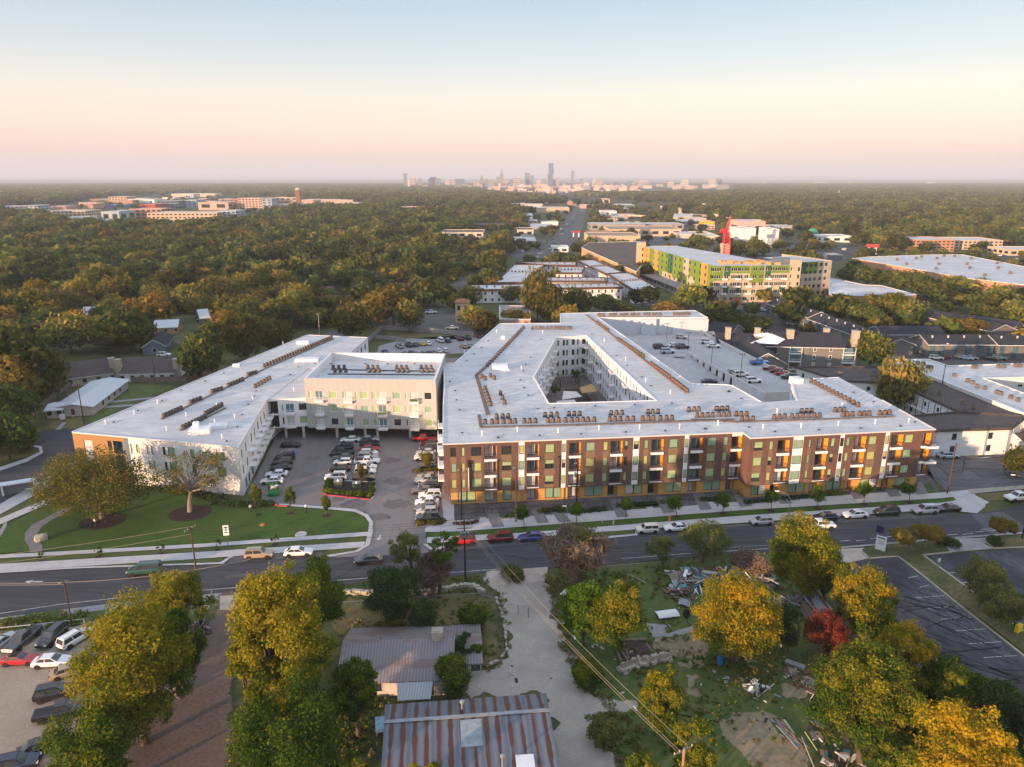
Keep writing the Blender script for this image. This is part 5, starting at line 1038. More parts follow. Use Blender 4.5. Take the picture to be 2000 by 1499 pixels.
def person(px,py,label):
    P=G(px,py);me=bpy.data.meshes.new('person');J=[(0,0,.95),(0,0,1.22),(0,.01,1.45),(0,.02,1.56),(0,.02,1.70),(-.2,0,1.42),(-.26,.05,1.15),(-.2,.22,1.0),(.2,0,1.42),(.27,.02,1.15),(.28,.1,.9),(-.1,0,.9),(-.12,.05,.5),(-.12,0,.07),(-.12,.16,.04),(.1,0,.9),(.13,-.02,.5),(.14,-.1,.07),(.14,.06,.04)]
    E_=[(0,1),(1,2),(2,3),(3,4),(2,5),(5,6),(6,7),(2,8),(8,9),(9,10),(0,11),(11,12),(12,13),(13,14),(0,15),(15,16),(16,17),(17,18)];rr_=[.15,.155,.13,.06,.105,.075,.05,.04,.075,.05,.04,.1,.07,.05,.05,.1,.07,.05,.05]
    me.from_pydata(J,E_,[]);o=link('person',me,None,P,.6);md=o.modifiers.new('skin','SKIN');sv=me.skin_vertices[0]
    for k,r_ in enumerate(rr_):sv.data[k].radius=(r_,r_);sv.data[k].use_root=k==0
    sd=o.modifiers.new('smooth','SUBSURF');sd.levels=1;sd.render_levels=1
    m=bpy.data.materials.new('person colours');m.use_nodes=True;n=m.node_tree.nodes;tc=n.new('ShaderNodeTexCoord');s=n.new('ShaderNodeSeparateXYZ');r=n.new('ShaderNodeValToRGB');m.node_tree.links.new(tc.outputs['Object'],s.inputs[0]);d_=n.new('ShaderNodeMath');d_.operation='DIVIDE';d_.inputs[1].default_value=2;m.node_tree.links.new(s.outputs[2],d_.inputs[0]);m.node_tree.links.new(d_.outputs[0],r.inputs[0]);r.color_ramp.interpolation='CONSTANT'
    e=r.color_ramp.elements;e[0].color=(.03,.03,.03,1);e[1].position=.06;e[1].color=(.05,.05,.06,1)
    for p_,c_ in((.5,(.7,.7,.7,1)),(.745,(.35,.2,.14,1)),(.85,(.03,.02,.015,1))):k=e.new(p_);k.color=c_
    m.node_tree.links.new(r.outputs[0],n['Principled BSDF'].inputs[0]);me.materials.append(m);tag(o,label,'person')
person(490,1000,'person in a white shirt and dark trousers walking on the lawn')
def dog(px,py):
    P=G(px,py);me=bpy.data.meshes.new('dog');J=[(.35,0,.5),(0,0,.48),(-.32,0,.5),(.5,0,.62),(.6,0,.72),(.78,0,.68),(.32,.1,.26),(.32,.1,.03),(.32,-.1,.26),(.34,-.1,.03),(-.36,.1,.34),(-.44,.1,.22),(-.4,.1,.03),(-.3,-.1,.34),(-.38,-.1,.22),(-.34,-.1,.03),(-.5,0,.56),(-.65,0,.7)]
    me.from_pydata(J,[(0,1),(1,2),(0,3),(3,4),(4,5),(0,6),(6,7),(0,8),(8,9),(2,10),(10,11),(11,12),(2,13),(13,14),(14,15),(2,16),(16,17)],[]);o=link('dog',me,None,P,.3);o.modifiers.new('skin','SKIN');sv=me.skin_vertices[0]
    for k,r_ in enumerate([.17,.14,.12,.1,.1,.05,.05,.035,.05,.035,.07,.04,.035,.07,.04,.035,.04,.02]):sv.data[k].radius=(r_,r_);sv.data[k].use_root=k==1
    sd=o.modifiers.new('smooth','SUBSURF');sd.levels=1;sd.render_levels=1;me.materials.append(mat('black fur',(.012,.011,.01)));tag(o,'black dog on the lawn beside the person in the white shirt','dog')
dog(505,1009)
def lathe_thing(name,label,cat,px,py,prof,m,z=0,part='body',n=12):P=G(px,py,z);o=link(name,(lambda b:(b.lathe(prof,(0,0,0),n),b.mesh(name,m))[1])(MB()),None,P);return tag(o,label,cat)
lathe_thing('manhole_ring','pale concrete manhole ring in the lawn above the pavement','manhole',588,1045,[(1.1,0),(1.1,.18),(.75,.18),(.7,.08),(0,.08)],CONC)
lathe_thing('ground_box','small orange utility lid in the middle of the lawn','utility cover',513,1026,[(.5,0),(.5,.14),(.35,.2),(0,.2)],mat('orange plastic',(.5,.17,.06)))
P=G(81,1055);b=MB();b.box((0,0,.45),(1.9,1.3,.9),.7);bm=bmesh.new();me=b.mesh('boulder',STONE);bm.from_mesh(me);bmesh.ops.remove_doubles(bm,verts=bm.verts,dist=1e-4);bmesh.ops.subdivide_edges(bm,edges=bm.edges,cuts=2,use_grid_fill=True,smooth=.25,fractal=.25,seed=3);bm.to_mesh(me);bm.free();tag(link('boulder',me,None,P),'pale limestone boulder beside the curving garden path','boulder')
for px,py in((1198,1025),(1176,1021)):lathe_thing('hydrant','small pale hydrant in the verge before the brick block' if px==1176 else 'second pale standpipe in the verge before the brick block','hydrant',px,py,[(.16,0),(.16,.5),(.22,.55),(.16,.62),(.1,.8),(0,.82)],CONC)
lathe_thing('traffic_barrel','orange and white traffic barrel behind the white sedan with the red front','traffic barrel',1307,1018,[(.34,0),(.3,.5),(.27,1.0),(0,1.05)],mat('orange plastic',(.6,.14,.05)))

def rail_fence(pts,label,h=1.15,m=DARK,step=.28,name='railing_fence'):
    t=thing(name,label,'fence',(pts[0].x,pts[0].y,0));b=MB();p_=MB()
    for p,q in zip(pts,pts[1:]):
        d=q-p;n=max(1,int(d.length/step))
        for i in range(n+1):v=p+d*i/n;b.tube([(v.x,v.y,.05),(v.x,v.y,h)],.022,4,0,False)
        for z in(.12,h):b.tube([(p.x,p.y,z),(q.x,q.y,z)],.035,4)
        p_.box((p.x,p.y,h/2),(.1,.1,h+.1))
    p_.box((pts[-1].x,pts[-1].y,h/2),(.1,.1,h+.1));b.build('rail',m,t);p_.build('post',m,t)
FP=[(888,1008),(944,1002),(960,1004),(1038,998),(1090,996),(1180,990),(1240,985),(1280,980),(1330,978),(1372,974),(1440,966),(1458,986),(1520,976),(1580,972),(1660,962),(1730,956),(1790,950),(1830,948)]
for a,lab in((0,'low black railing at the west end of the brick block gardens'),(4,'low black railing before the fourth balcony column'),(8,'low black railing before the stepped corner of the brick block'),(12,'low black railing at the east end of the brick block gardens')):rail_fence([G(*p)for p in FP[a:a+5]],lab)
# ------------------------------------------------------------------ trees
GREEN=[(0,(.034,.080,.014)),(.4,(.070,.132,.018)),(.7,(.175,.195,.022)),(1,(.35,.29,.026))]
LEAF=mat_leaf('yellowing and sunlit leaves',GREEN,.4,val=.08)  # yellow end serves turning leaves and sunlit crown tops alike
LEAFGOLD=mat_leaf('golden leaves',[(0,(.05,.095,.014)),(.4,(.15,.17,.018)),(.7,(.37,.27,.02)),(1,(.48,.31,.02))],.4,val=.08)
LEAFOAK=mat_leaf('bronze oak leaves',[(0,(0.065,0.084,0.023)),(.5,(0.139,0.139,0.030)),(1,(0.317,0.205,0.041))],.35,val=.1)
LEAFDK=mat_leaf('dark evergreen leaves',[(0,(0.027,0.062,0.024)),(.6,(0.050,0.092,0.033)),(1,(0.098,0.136,0.039))],.3,val=.12)
LEAFOL=mat_leaf('pale olive leaves',[(0,(0.101,0.129,0.036)),(.6,(0.187,0.201,0.057)),(1,(0.287,0.259,0.071))],.4,val=.1)
LEAFRED=mat_leaf('red autumn leaves',[(0,(.09,.075,.03)),(.45,(.22,.075,.045)),(1,(.40,.07,.05))],.35)
LEAFYG=mat_leaf('fresh green leaves',[(0,(0.062,0.125,0.015)),(.6,(0.125,0.200,0.019)),(1,(0.250,0.275,0.025))],.4,val=.15)
TWIG=mat_leaf('bare twigs',[(0,(.14,.10,.075)),(1,(.24,.17,.12))],.1)
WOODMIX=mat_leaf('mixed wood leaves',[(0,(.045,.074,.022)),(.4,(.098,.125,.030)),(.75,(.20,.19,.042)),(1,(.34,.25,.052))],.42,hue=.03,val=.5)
WOODGOLD=mat_leaf('ochre wood leaves',[(0,(0.103,0.109,0.025)),(.5,(0.218,0.172,0.034)),(1,(0.368,0.253,0.046))],.38,hue=.02,val=.25)
def leaf_mesh(name,seed,lobes,n,size,m,shell=.55,flat=.0,tvar=.17,elong=1.5):
    """lobes: (x,y,z,rx,ry,rz,tint); small leaf sprays spread through each bough"""
    rg=np.random.default_rng(seed);w_=np.array([(l[3]*l[4]+l[4]*l[5]+l[3]*l[5])for l in lobes]);k=rg.choice(len(lobes),n,p=w_/w_.sum());Lb=np.array(lobes)[k]
    d=rg.normal(size=(n,3));d/=np.linalg.norm(d,axis=1,keepdims=True);r=shell+(1.04-shell)*rg.random(n)**.6;r+=rg.exponential(.09,n);r*=1+.22*np.sin(d[:,0]*5+k)*np.cos(d[:,1]*4+k*2)
    c=Lb[:,:3]+d*r[:,None]*Lb[:,3:6]
    nr=d+rg.normal(scale=.75,size=(n,3));nr[:,2]+=flat;nr/=np.linalg.norm(nr,axis=1,keepdims=True)
    t=np.cross(nr,rg.normal(size=(n,3)));t/=np.linalg.norm(t,axis=1,keepdims=True);b_=np.cross(nr,t);s=size*(.45+1.35*rg.random(n)**1.8)[:,None]
    v=np.empty((n,4,3));v[:,0]=c-t*s*.5*elong;v[:,1]=c+b_*s*.42;v[:,2]=c+t*s*.5*elong;v[:,3]=c-b_*s*.42
    me=bpy.data.meshes.new(name);me.vertices.add(n*4);me.vertices.foreach_set('co',v.reshape(-1));me.loops.add(n*4);me.loops.foreach_set('vertex_index',np.arange(n*4,dtype=np.int32));me.polygons.add(n);me.polygons.foreach_set('loop_start',np.arange(0,n*4,4,dtype=np.int32));me.polygons.foreach_set('loop_total',np.full(n,4,dtype=np.int32))
    a=me.attributes.new('tint','FLOAT','FACE');a.data.foreach_set('value',np.clip(Lb[:,6]+rg.normal(scale=tvar,size=n),0,1).astype(np.float32));me.materials.append(m);me.update(calc_edges=True);return me
def make_lobes(seed,rx,ry,z0,z1,n,lr,tint=lambda x,y,z,r:.4,squash=.8,hollow=.35):
    rr=random.Random(seed);out=[];zc=(z0+z1)/2;hz=(z1-z0)/2
    for i in range(n):
        for _ in range(50):
            a=rr.uniform(0,6.283);u=rr.uniform(-.8,1);q=math.sqrt(max(0,1-u*u));k=rr.uniform(hollow,1)**.5;x,y,z=math.cos(a)*q*k,math.sin(a)*q*k,u*k
            if all((x-o[7])**2+(y-o[8])**2+(z-o[9])**2>.035 for o in out):break
        s=lr*rr.choice((.45,.6,.75,.9,1.1,1.3));k_=rr.uniform(1.0,1.18)if s<lr*.7 else 1;x*=k_;y*=k_;z*=k_;e=1-.5*s/max(rx,.1)
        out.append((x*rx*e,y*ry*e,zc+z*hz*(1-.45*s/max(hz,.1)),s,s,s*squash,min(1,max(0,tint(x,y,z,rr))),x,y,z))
    return[o[:7]for o in out]
def trunk_mesh(name,lobes,h0,r,m,seed=0,nl=7,lean=(0,0)):
    b=MB();rr=random.Random(seed);top=(lean[0],lean[1],h0);b.tube([(0,0,-.2),(lean[0]*.3,lean[1]*.3,h0*.5),top],[r*1.35,r,r*.8],8)
    for l in sorted(lobes,key=lambda q:-q[3])[:nl]:
        e=Vector(l[:3]);s=Vector(top);mid=s.lerp(e,.5)+Vector((rr.uniform(-.5,.5),rr.uniform(-.5,.5),rr.uniform(-.1,.5)));b.tube([s-Vector((0,0,.2)),mid,e],[r*.55,r*.36,r*.12],6)
    return b.mesh(name,m)
def tree(name,label,bx,by,cx,topy,hw,mats=LEAF,tint=lambda x,y,z,r:.35+.3*z,n=9000,leaf=.34,nl=26,bottom=.2,group=None,trunk=None,depth=1.0,lobe=.30,squash=.85,seed=None,cat='tree',shell=.34,bark=None,P=None,hollow=.35,limbs=12):
    """by, bx: where the trunk meets the ground; cx: middle of the crown; topy: its top; hw: half its width, all in photo pixels"""
    P=P or G(bx,by);s=scale_at(P);H=max(1.0,GY(cx,topy,P.y).z);dm=P.y*CP-(H*(.5+bottom/2)-CAMH)*SP;dx=(cx-1000)/FPX*dm-P.x;rx=hw/FPX*dm*.92;seed=seed or int(bx*13+by*7)
    t=thing(name,label,cat,P,0,group);lobes=make_lobes(seed,rx,rx*depth,H*bottom,H,int(nl*1.7),rx*lobe,tint,squash,hollow);lobes=[(l[0]+dx,*l[1:])for l in lobes]
    link('crown',leaf_mesh('crown',seed,lobes,int(n*2.5),leaf*.62,mats,shell),t)
    link('trunk',trunk_mesh('trunk',lobes,H*max(bottom,.12)+.3,trunk or max(.1,H*.022),bark or BARK,seed,limbs,(dx*.5,0)),t);return t
sun_top=lambda a,b_,side=0,noise=.16:(lambda x,y,z,r:a+b_*(z*.6-y*.25-x*side)+r.uniform(-noise,noise))  # upper and near boughs yellower: sunlight on the crown put into leaf colour

tree('oak_tree','broad bronze oak spreading low over the lawn at the brick corner',200,1012,180,886,124,LEAFOAK,sun_top(.30,.38),14000,.34,52,.08,trunk=.48,lobe=.22,depth=.8,shell=.4,bark=BARKP,limbs=14)
tree('oak_tree','thin bronze oak with pale bare limbs before the white wall',371,1000,376,884,90,LEAFOAK,sun_top(.5,.3),2900,.30,30,.34,trunk=.42,lobe=.17,depth=.8,shell=.3,bark=BARKP,limbs=22,squash=.6)
for i,(x,y,r_)in enumerate(((371,1003,40),(200,1018,42))):
    P=G(x,y);s=scale_at(P);structure('mulch_bed',[(P.x+math.cos(k*.45)*r_/s,P.y+math.sin(k*.45)*r_/s*.9,0)for k in range(14)],Z(5),MULCH)

tree('roadside_tree','small yellow green tree topmost of the clump beside the gravel lot',352,1262,342,1113,66,LEAF,sun_top(.66,.3,.1),12000,.27,24)
tree('spreading_tree','wide yellow topped tree over the parked cars of the gravel lot',282,1452,262,1172,120,LEAF,sun_top(.72,.38,.1),26000,.30,44,.12,lobe=.26)
tree('shrubby_tree','low green tree at the bottom of the gravel lot',170,1570,172,1385,86,LEAF,sun_top(.42,.3),15000,.26,30,.08,lobe=.27);tree('roadside_tree','dark green tree at the right flank of the yellow clump by the dirt drive',345,1360,348,1195,52,LEAF,sun_top(.36,.25),9000,.27,20,.1)
tree('tall_tree','green crowned tree behind the tall yellow tree at the street',622,1265,618,1084,62,LEAF,sun_top(.42,.3),11000,.28,24,.15)
tree('tall_tree','tall bright yellow tree left of the grey tin roof',556,1440,552,1105,98,LEAF,sun_top(.80,.36,.12),27000,.29,46,.14,lobe=.27,depth=.85)
tree('tall_tree','yellow green tree leaning left at the edge of the dirt drive',500,1450,505,1190,58,LEAF,sun_top(.6,.3,.1),12000,.28,24,.12)
tree('broad_tree','dark green broad tree under the tall yellow one at the picture bottom',570,1560,560,1345,118,LEAF,sun_top(.30,.28),20000,.27,36,.08,lobe=.26);tree('garden_tree','green tree reaching over the corner of the grey tin roof',700,1440,692,1290,52,LEAF,sun_top(.36,.25),10000,.26,22,.2);tree('shrubby_tree','green shrubby tree at the bottom edge beside the rust striped roof',600,1580,590,1425,66,LEAF,sun_top(.42,.25),8000,.24,20,.08);tree('shrubby_tree','yellow tipped shrub before the rust striped roof',825,1600,825,1470,40,LEAF,sun_top(.62,.3),4000,.22,14,.1);tree('shrubby_tree','small green shrub at the picture bottom left of the rust striped roof',690,1570,690,1470,30,LEAF,sun_top(.45,.3),3000,.22,12,.1)
tree('live_oak','dark live oak in the dry yard behind the stone wall',757,1216,762,1108,62,LEAFDK,sun_top(.5,.3),12000,.27,26,.18,lobe=.28,trunk=.3)
def bare(name,label,bx,by,cx,topy,hw,n=2600,tops=None):
    P=G(bx,by);s=scale_at(P);H=GY(cx,topy,P.y).z;rx=hw/s;rr=random.Random(int(bx));t=thing(name,label,'tree',P);b=MB()
    def grow(p,d,l,r,lev):
        e=p+d*l;b.tube([p,p.lerp(e,.5)+Vector((rr.uniform(-.06,.06),rr.uniform(-.06,.06),.03))*l,e],[r,r*.8,r*.6],5 if lev<2 else 4,0,False)
        if lev>=5:return
        for k in range(3 if lev<4 else 2):
            nd=(d+Vector((rr.uniform(-.75,.75),rr.uniform(-.75,.75),rr.uniform(-.1,.5)))).normalized();grow(e,nd,l*rr.uniform(.62,.85),r*.58,lev+1)
    for k in range(5):a=k*1.256;grow(Vector((0,0,.6)),Vector((math.cos(a)*.55*rx/H*1.6,math.sin(a)*.55,1)).normalized(),H*.27,H*.02,0)
    b.tube([(0,0,-.1),(0,0,.8)],[H*.035,H*.03],7);link('trunk',b.mesh('trunk',mat('bare grey bark',(.2,.15,.12),(.13,.1,.085),2)),t)
    lob=make_lobes(int(bx),rx,rx,H*.3,H,26,rx*.3);link('crown',leaf_mesh('crown',int(bx),lob,int(n*2.6),.15,TWIG,.1,elong=8),t)
    if tops:link('leaf_tuft',leaf_mesh('leaf_tuft',5,make_lobes(4,rx*.7,rx*.6,H*.72,H*1.08,10,rx*.25,lambda*q:.5),tops,.26,LEAFOL,.2),t)
bare('bare_tree','nearly leafless tree with green top shoots at the head of the white gravel drive',1122,1142,1120,1036,66,3800,900);bare('bare_tree','leafless pinkish tree behind the live oak at the stone wall',846,1165,838,1082,40,1700)
tree('young_elm','thin pale green tree overhanging the street at the car park mouth',812,1166,792,1042,38,LEAFOL,sun_top(.4,.3),2600,.26,14,.55,lobe=.26,shell=.2);tree('young_elm','wispy green tree right of the car park mouth',858,1168,872,1044,34,LEAFYG,sun_top(.3,.3),1700,.26,11,.6,lobe=.26,shell=.2)
tree('young_elm','thin olive tree at the chain link fence left of the wider one',1296,1108,1290,1048,32,LEAFOL,sun_top(.35,.3),2600,.26,12,.2,lobe=.3,shell=.3);tree('young_elm','wide thin olive tree hanging over the street kerb',1372,1100,1378,1026,58,LEAFOL,sun_top(.4,.3),5200,.27,22,.3,lobe=.26,shell=.3)
BU=dict(bottom=.02,trunk=.08)
for x,by,ty,hw,m,lab in((825,1238,1172,27,LEAFDK,'dark round bush beside the yard path'),(924,1232,1180,31,LEAF,'wide green bush at the corner of the dry yard'),(905,1300,1238,21,LEAFDK,'blue green bush against the tin roofed house'),(880,1362,1285,38,LEAF,'bright green bush between the grey and the striped roof'),(1150,1335,1290,34,LEAF,'low green bush on the right bank of the gravel drive'),(932,1300,1255,16,LEAF,'small green bush at the house end by the gravel drive'),(1535,1275,1180,30,LEAFDK,'grey green bush between the golden tree and the red bush'),(1180,1452,1405,30,LEAFOL,'scrubby olive bush at the lower bend of the gravel drive'),(1000,1130,1112,26,LEAFOL,'weedy bush at the end of the limestone wall'),(1470,1120,1086,40,TWIG,'brown leafless brush pile bush at the chain link fence')):
    tree('bush',lab,x,by,x,ty,hw,m,sun_top(.45,.3),int(hw*190),.25,14,cat='bush',lobe=.42,**BU)
tree('yard_tree','rounded green tree left of its yellow tipped neighbour by the gravel drive',1140,1262,1138,1132,44,LEAFYG,sun_top(.25,.25),10000,.26,22,.08,lobe=.36);tree('yard_tree','green tree with yellow tips over the ruined stone hut',1205,1275,1206,1138,58,LEAF,sun_top(.58,.4),13000,.26,28,.1,lobe=.32)
tree('golden_tree','golden yellow tree beside the scrap heap',1440,1292,1440,1130,92,LEAFGOLD,sun_top(.46,.38,.08,.3),22000,.27,46,.1,lobe=.26,shell=.35)
tree('street_tree','tall yellow and green tree at the street before the brick block',1572,1172,1570,1004,66,LEAF,sun_top(.74,.34,.05,.25),20000,.28,40,.06,lobe=.28);tree('street_tree','green lower tree leaning right beside the tall street tree',1610,1178,1612,1058,46,LEAF,sun_top(.52,.25),9000,.27,20,.06,lobe=.34)
tree('golden_tree','yellow tree between the tin shed and the sealed car park',1690,1250,1688,1108,66,LEAFGOLD,sun_top(.42,.45,.1,.25),15000,.27,34,.1,lobe=.28);tree('yard_tree','green tree in the shade right of the yellow tree at the sealed car park',1712,1280,1716,1168,46,LEAF,sun_top(.4,.25),8000,.26,18,.08)
tree('bush','red autumn bush beside the small tin shed',1616,1285,1616,1196,44,LEAFRED,sun_top(.42,.6,.1,.3),9000,.24,20,cat='bush',lobe=.36,**BU)
tree('golden_tree','half bare golden tree at the edge of the sealed car park',1770,1400,1765,1222,70,LEAFGOLD,sun_top(.55,.4,-.1,.3),9000,.27,34,.3,lobe=.22,shell=.2);tree('broad_tree','large green tree beside the lumber pile',1680,1490,1680,1262,96,LEAF,sun_top(.5,.3,0,.22),22000,.28,42,.08,lobe=.27);tree('broad_tree','green tree with bronze twigs below the half bare golden tree',1740,1520,1745,1330,70,LEAF,sun_top(.55,.3,-.1,.25),12000,.27,28,.1)
tree('broad_tree','dark green tree with a gold tip at the lower end of the sealed car park',1862,1440,1862,1292,72,LEAF,sun_top(.36,.4,-.15,.3),15000,.27,30,.08);tree('broad_tree','dark olive tree at the right picture edge below the sealed car park',1960,1500,1962,1340,70,LEAFDK,sun_top(.6,.3),13000,.27,28,.08);tree('golden_tree','bright orange gold tree in the bottom right corner',1890,1640,1888,1388,112,LEAFGOLD,sun_top(.68,.3,0,.25),22000,.27,44,.1,lobe=.25,shell=.3);tree('shrubby_tree','green tree at the bottom left of the orange gold tree',1755,1600,1752,1455,50,LEAF,sun_top(.45,.3),8000,.25,18,.08);tree('golden_tree','small golden shrub at the very right bottom edge',1985,1640,1985,1440,40,LEAFGOLD,sun_top(.6,.3),5000,.25,16,.1)
tree('yard_tree','slender yellow green tree at the foot of the gravel drive',1290,1432,1290,1305,45,LEAF,sun_top(.6,.3),12000,.25,26,.04,lobe=.32);tree('shrubby_tree','yellow green shrub right of the bottom utility pole',1350,1560,1350,1412,50,LEAF,sun_top(.58,.3),8000,.24,20,.06);tree('shrubby_tree','green shrub left of the bottom utility pole',1262,1600,1258,1470,42,LEAF,sun_top(.6,.3),6000,.24,18,.06)
for bx,by,cx,ty,hw,lab in((1777,1080,1766,1036,25,'small bronze crepe myrtle beside the leaning name board'),(1805,1072,1810,1027,32,'wider bronze crepe myrtle beside the car park entrance'),(1962,1060,1962,1014,28,'bronze crepe myrtle at the right edge by the street')):tree('crepe_myrtle',lab,bx,by,cx,ty,hw,LEAFOAK,sun_top(.72,.3),5000,.24,16,.42,lobe=.34,squash=.6,bark=BARKP)
tree('mesquite_tree','thin pale olive tree on the grass island',1912,1186,1922,1092,52,LEAFOL,sun_top(.5,.3),5200,.26,22,.25,lobe=.25,shell=.25);tree('mesquite_tree','thin pale olive tree by the yellow block on the grass island',1985,1228,1960,1150,52,LEAFOL,sun_top(.4,.3),5200,.26,22,.25,lobe=.25,shell=.25)
for x,y,lab in((1860,1068,'grey blue agave clump right of the crepe myrtles'),(1944,1064,'grey green shrub under the right hand crepe myrtle'),(1840,1062,'dark low shrub beside the agave clump')):tree('bush',lab,x,y,x,y-14,16,LEAFDK,sun_top(.8,.2),1500,.22,10,cat='bush',**BU)
for x,y,h_,lab in((22.5,190,4.5,'small green tree at the right wall of the courtyard'),(13.5,210,4,'small green tree at the left wall of the courtyard'),(21,226,4.5,'small green tree at the back of the courtyard'),(27,176,4,'small green tree in the right corner of the courtyard')):
    P=Vector((x,y,0));px_=1000+FPX*x/(y*CP+(CAMH-2.5)*SP);tree('courtyard_tree',lab,px_,0,px_,749.5-FPX*((y*SP+(h_-CAMH)*CP)/(y*CP-(h_-CAMH)*SP)),11,LEAFYG,sun_top(.3,.2),1200,.25,10,.3,trunk=.08,P=P,seed=int(x*10))

YT='young street trees before the brick block'
for k,(bx,by,cx,ty)in enumerate(((1024,1030,1020,986),(1126,1020,1125,980),(1222,1012,1224,972),(1321,1010,1319,966),(1412,1003,1412,962),(1506,998,1507,954),(1596,994,1597,950),(1687,986,1689,942),(1776,982,1775,938))):
    tree('young_tree',('young green street tree at the white strip left of the second balcony column','young green street tree under the dark lamp pole','young green street tree before the fourth balcony column','young green street tree behind the white sedan with the red front','young green street tree at the stepped corner','young green street tree behind the curved street lamp','young green street tree behind the navy sedan','young green street tree behind the dark grey suv','young green street tree at the east corner of the brick block')[k],bx,by,cx,ty,15,LEAFYG,sun_top(.3,.25),1900,.21,12,.32,YT,.07,lobe=.36,squash=1.1)
for bx,by,cx,ty,hw,lab in((498,992,498,948,14,'young green tree behind the hedge by the dumpster'),(567,1003,566,950,12,'yellowing young tree left of the lamp bollard on the lawn'),(637,1008,636,966,11,'young green tree right of the lamp bollard on the lawn'),(709,948,709,902,11,'narrow conical tree on the planted island'),(833,918,833,882,15,'bronze young tree among the right row of cars')):tree('young_tree',lab,bx,by,cx,ty,hw,LEAFOAK if bx in(833,709)else LEAF,sun_top(.5,.3),1900,.2,12,.25,None,.07,lobe=.36,squash=1.3)
for x,y in((80,1098),(192,1088),(313,1083),(424,1075),(537,1065)):tree('sapling','tiny newly planted sapling in the verge between the pavements',x,y,x,y-20,9,LEAFDK,sun_top(.5,.3),160,.2,6,.35,'saplings in the verge',.04,shell=.2,limbs=5)
for x,y,r_ in((498,992,6),(567,1003,7),(637,1008,7),(313,1083,6),(424,1075,6),(537,1065,6),(80,1098,6),(192,1088,6),*[(q,w_,7)for q,w_ in((1024,1030),(1222,1012),(1321,1010),(1412,1003),(1506,998),(1596,994),(1687,986),(1776,982))]):
    P=G(x,y);s=scale_at(P);structure('mulch_bed',[(P.x+math.cos(k*.63)*r_/s,P.y+math.sin(k*.63)*r_/s,0)for k in range(10)],Z(7),MULCH)

def hedge(label,pts,h,wd,m=LEAFDK,dens=230,name='hedge'):
    rr=random.Random(len(label));L_=[]
    for p,q in zip(pts,pts[1:]):
        n=max(1,int((q-p).length/(wd*.8)))
        for i in range(n+1):v=p.lerp(q,i/max(1,n));L_.append((v.x+rr.uniform(-.2,.2),v.y+rr.uniform(-.2,.2),h*.45,wd*.55,wd*.55,h*.55*rr.uniform(.75,1.2),rr.uniform(.2,.7)))
    o=link(name,leaf_mesh(name,len(label),L_,len(L_)*dens,.2,m,.5));tag(o,label,'hedge')
hedge('dark hedge along the lawn edge in front of the dumpster',[G(*p)for p in[(420,984),(470,990),(530,988)]],1.3,1.5);hedge('dark shrubs at the foot of the white wall',[G(*p)for p in[(380,968),(400,972),(440,978)]],1.6,1.6);hedge('dark shrubs below the white wall by the oak',[G(*p)for p in[(300,958),(340,962),(372,966)]],1.5,1.4)
for k,(x0,y0,x1,y1)in enumerate(((986,1012,1026,1009),(1096,1001,1112,1000),(1140,1002,1180,998),(1206,992,1226,990),(1296,984,1318,982),(1460,985,1500,980),(1530,977,1575,974),(1600,970,1645,966),(1672,962,1715,958),(1742,955,1775,952))):hedge('dark garden planting before the brick block, '+('west of the second white strip','at the dark lamp pole','below the third and fourth balconies','left of the fourth path','between the fifth and sixth balconies','right of the stepped corner','left of the wide white strip','right of the wide white strip','behind the dark grey suv','near the east corner')[k],[G(x0,y0),G(x1,y1)],.9,1.1,(LEAFDK,LEAF,LEAFDK)[k%3],160)
hedge('clipped hedge round the planted island of the car park',[G(*p)for p in[(645,938),(636,962),(670,966),(724,970),(728,948)]],.9,1.1,LEAF,300);hedge('low hedge strip at the street end of the right parking row',[G(*p)for p in[(818,1025),(866,1020)]],.7,1.2,LEAFOAK,300);hedge('low hedge between the cars of the right parking row',[G(*p)for p in[(814,922),(856,919)]],.8,1.2,LEAFOAK);hedge('reddish bushes in the garden before the second balcony column',[G(*p)for p in[(1056,1002),(1100,996)]],1.0,1.2,LEAFOAK);hedge('dark shrubs in the gardens left of the stepped corner',[G(*p)for p in[(1372,980),(1410,976)]],.9,1.0);hedge('dark shrubs in the gardens at the middle of the brick block',[G(*p)for p in[(1240,990),(1280,988)]],.9,1.0);hedge('flowering shrubs in the bed at the brick block corner',[G(*p)for p in[(890,1026),(930,1022)]],.7,1.0,LEAFRED,120);hedge('bushes along the foot of the white motel wall',[G(*p)for p in[(1884,884),(1930,876),(1960,870)]],1.0,1.3,LEAFOAK,150);hedge('dark hedge at the right end of the white motel wall',[G(*p)for p in[(1972,872),(2010,868)]],2.2,2.4)
structure('planted_island',[G(*p)for p in[(640,940),(632,962),(640,966),(724,976),(730,970),(732,944)]],.08,MULCH);b=MB()
kerb('kerb',[G(*p)for p in[(630,963),(640,968),(724,977)]],.35,.2,REDP);kerb('kerb',[G(*p)for p in[(724,977),(731,970),(733,942),(640,938),(630,963)]],.3,.16,CONC);kerb('kerb',[G(*p)for p in[(532,985),(545,989),(560,990)]],.3,.2,REDP)
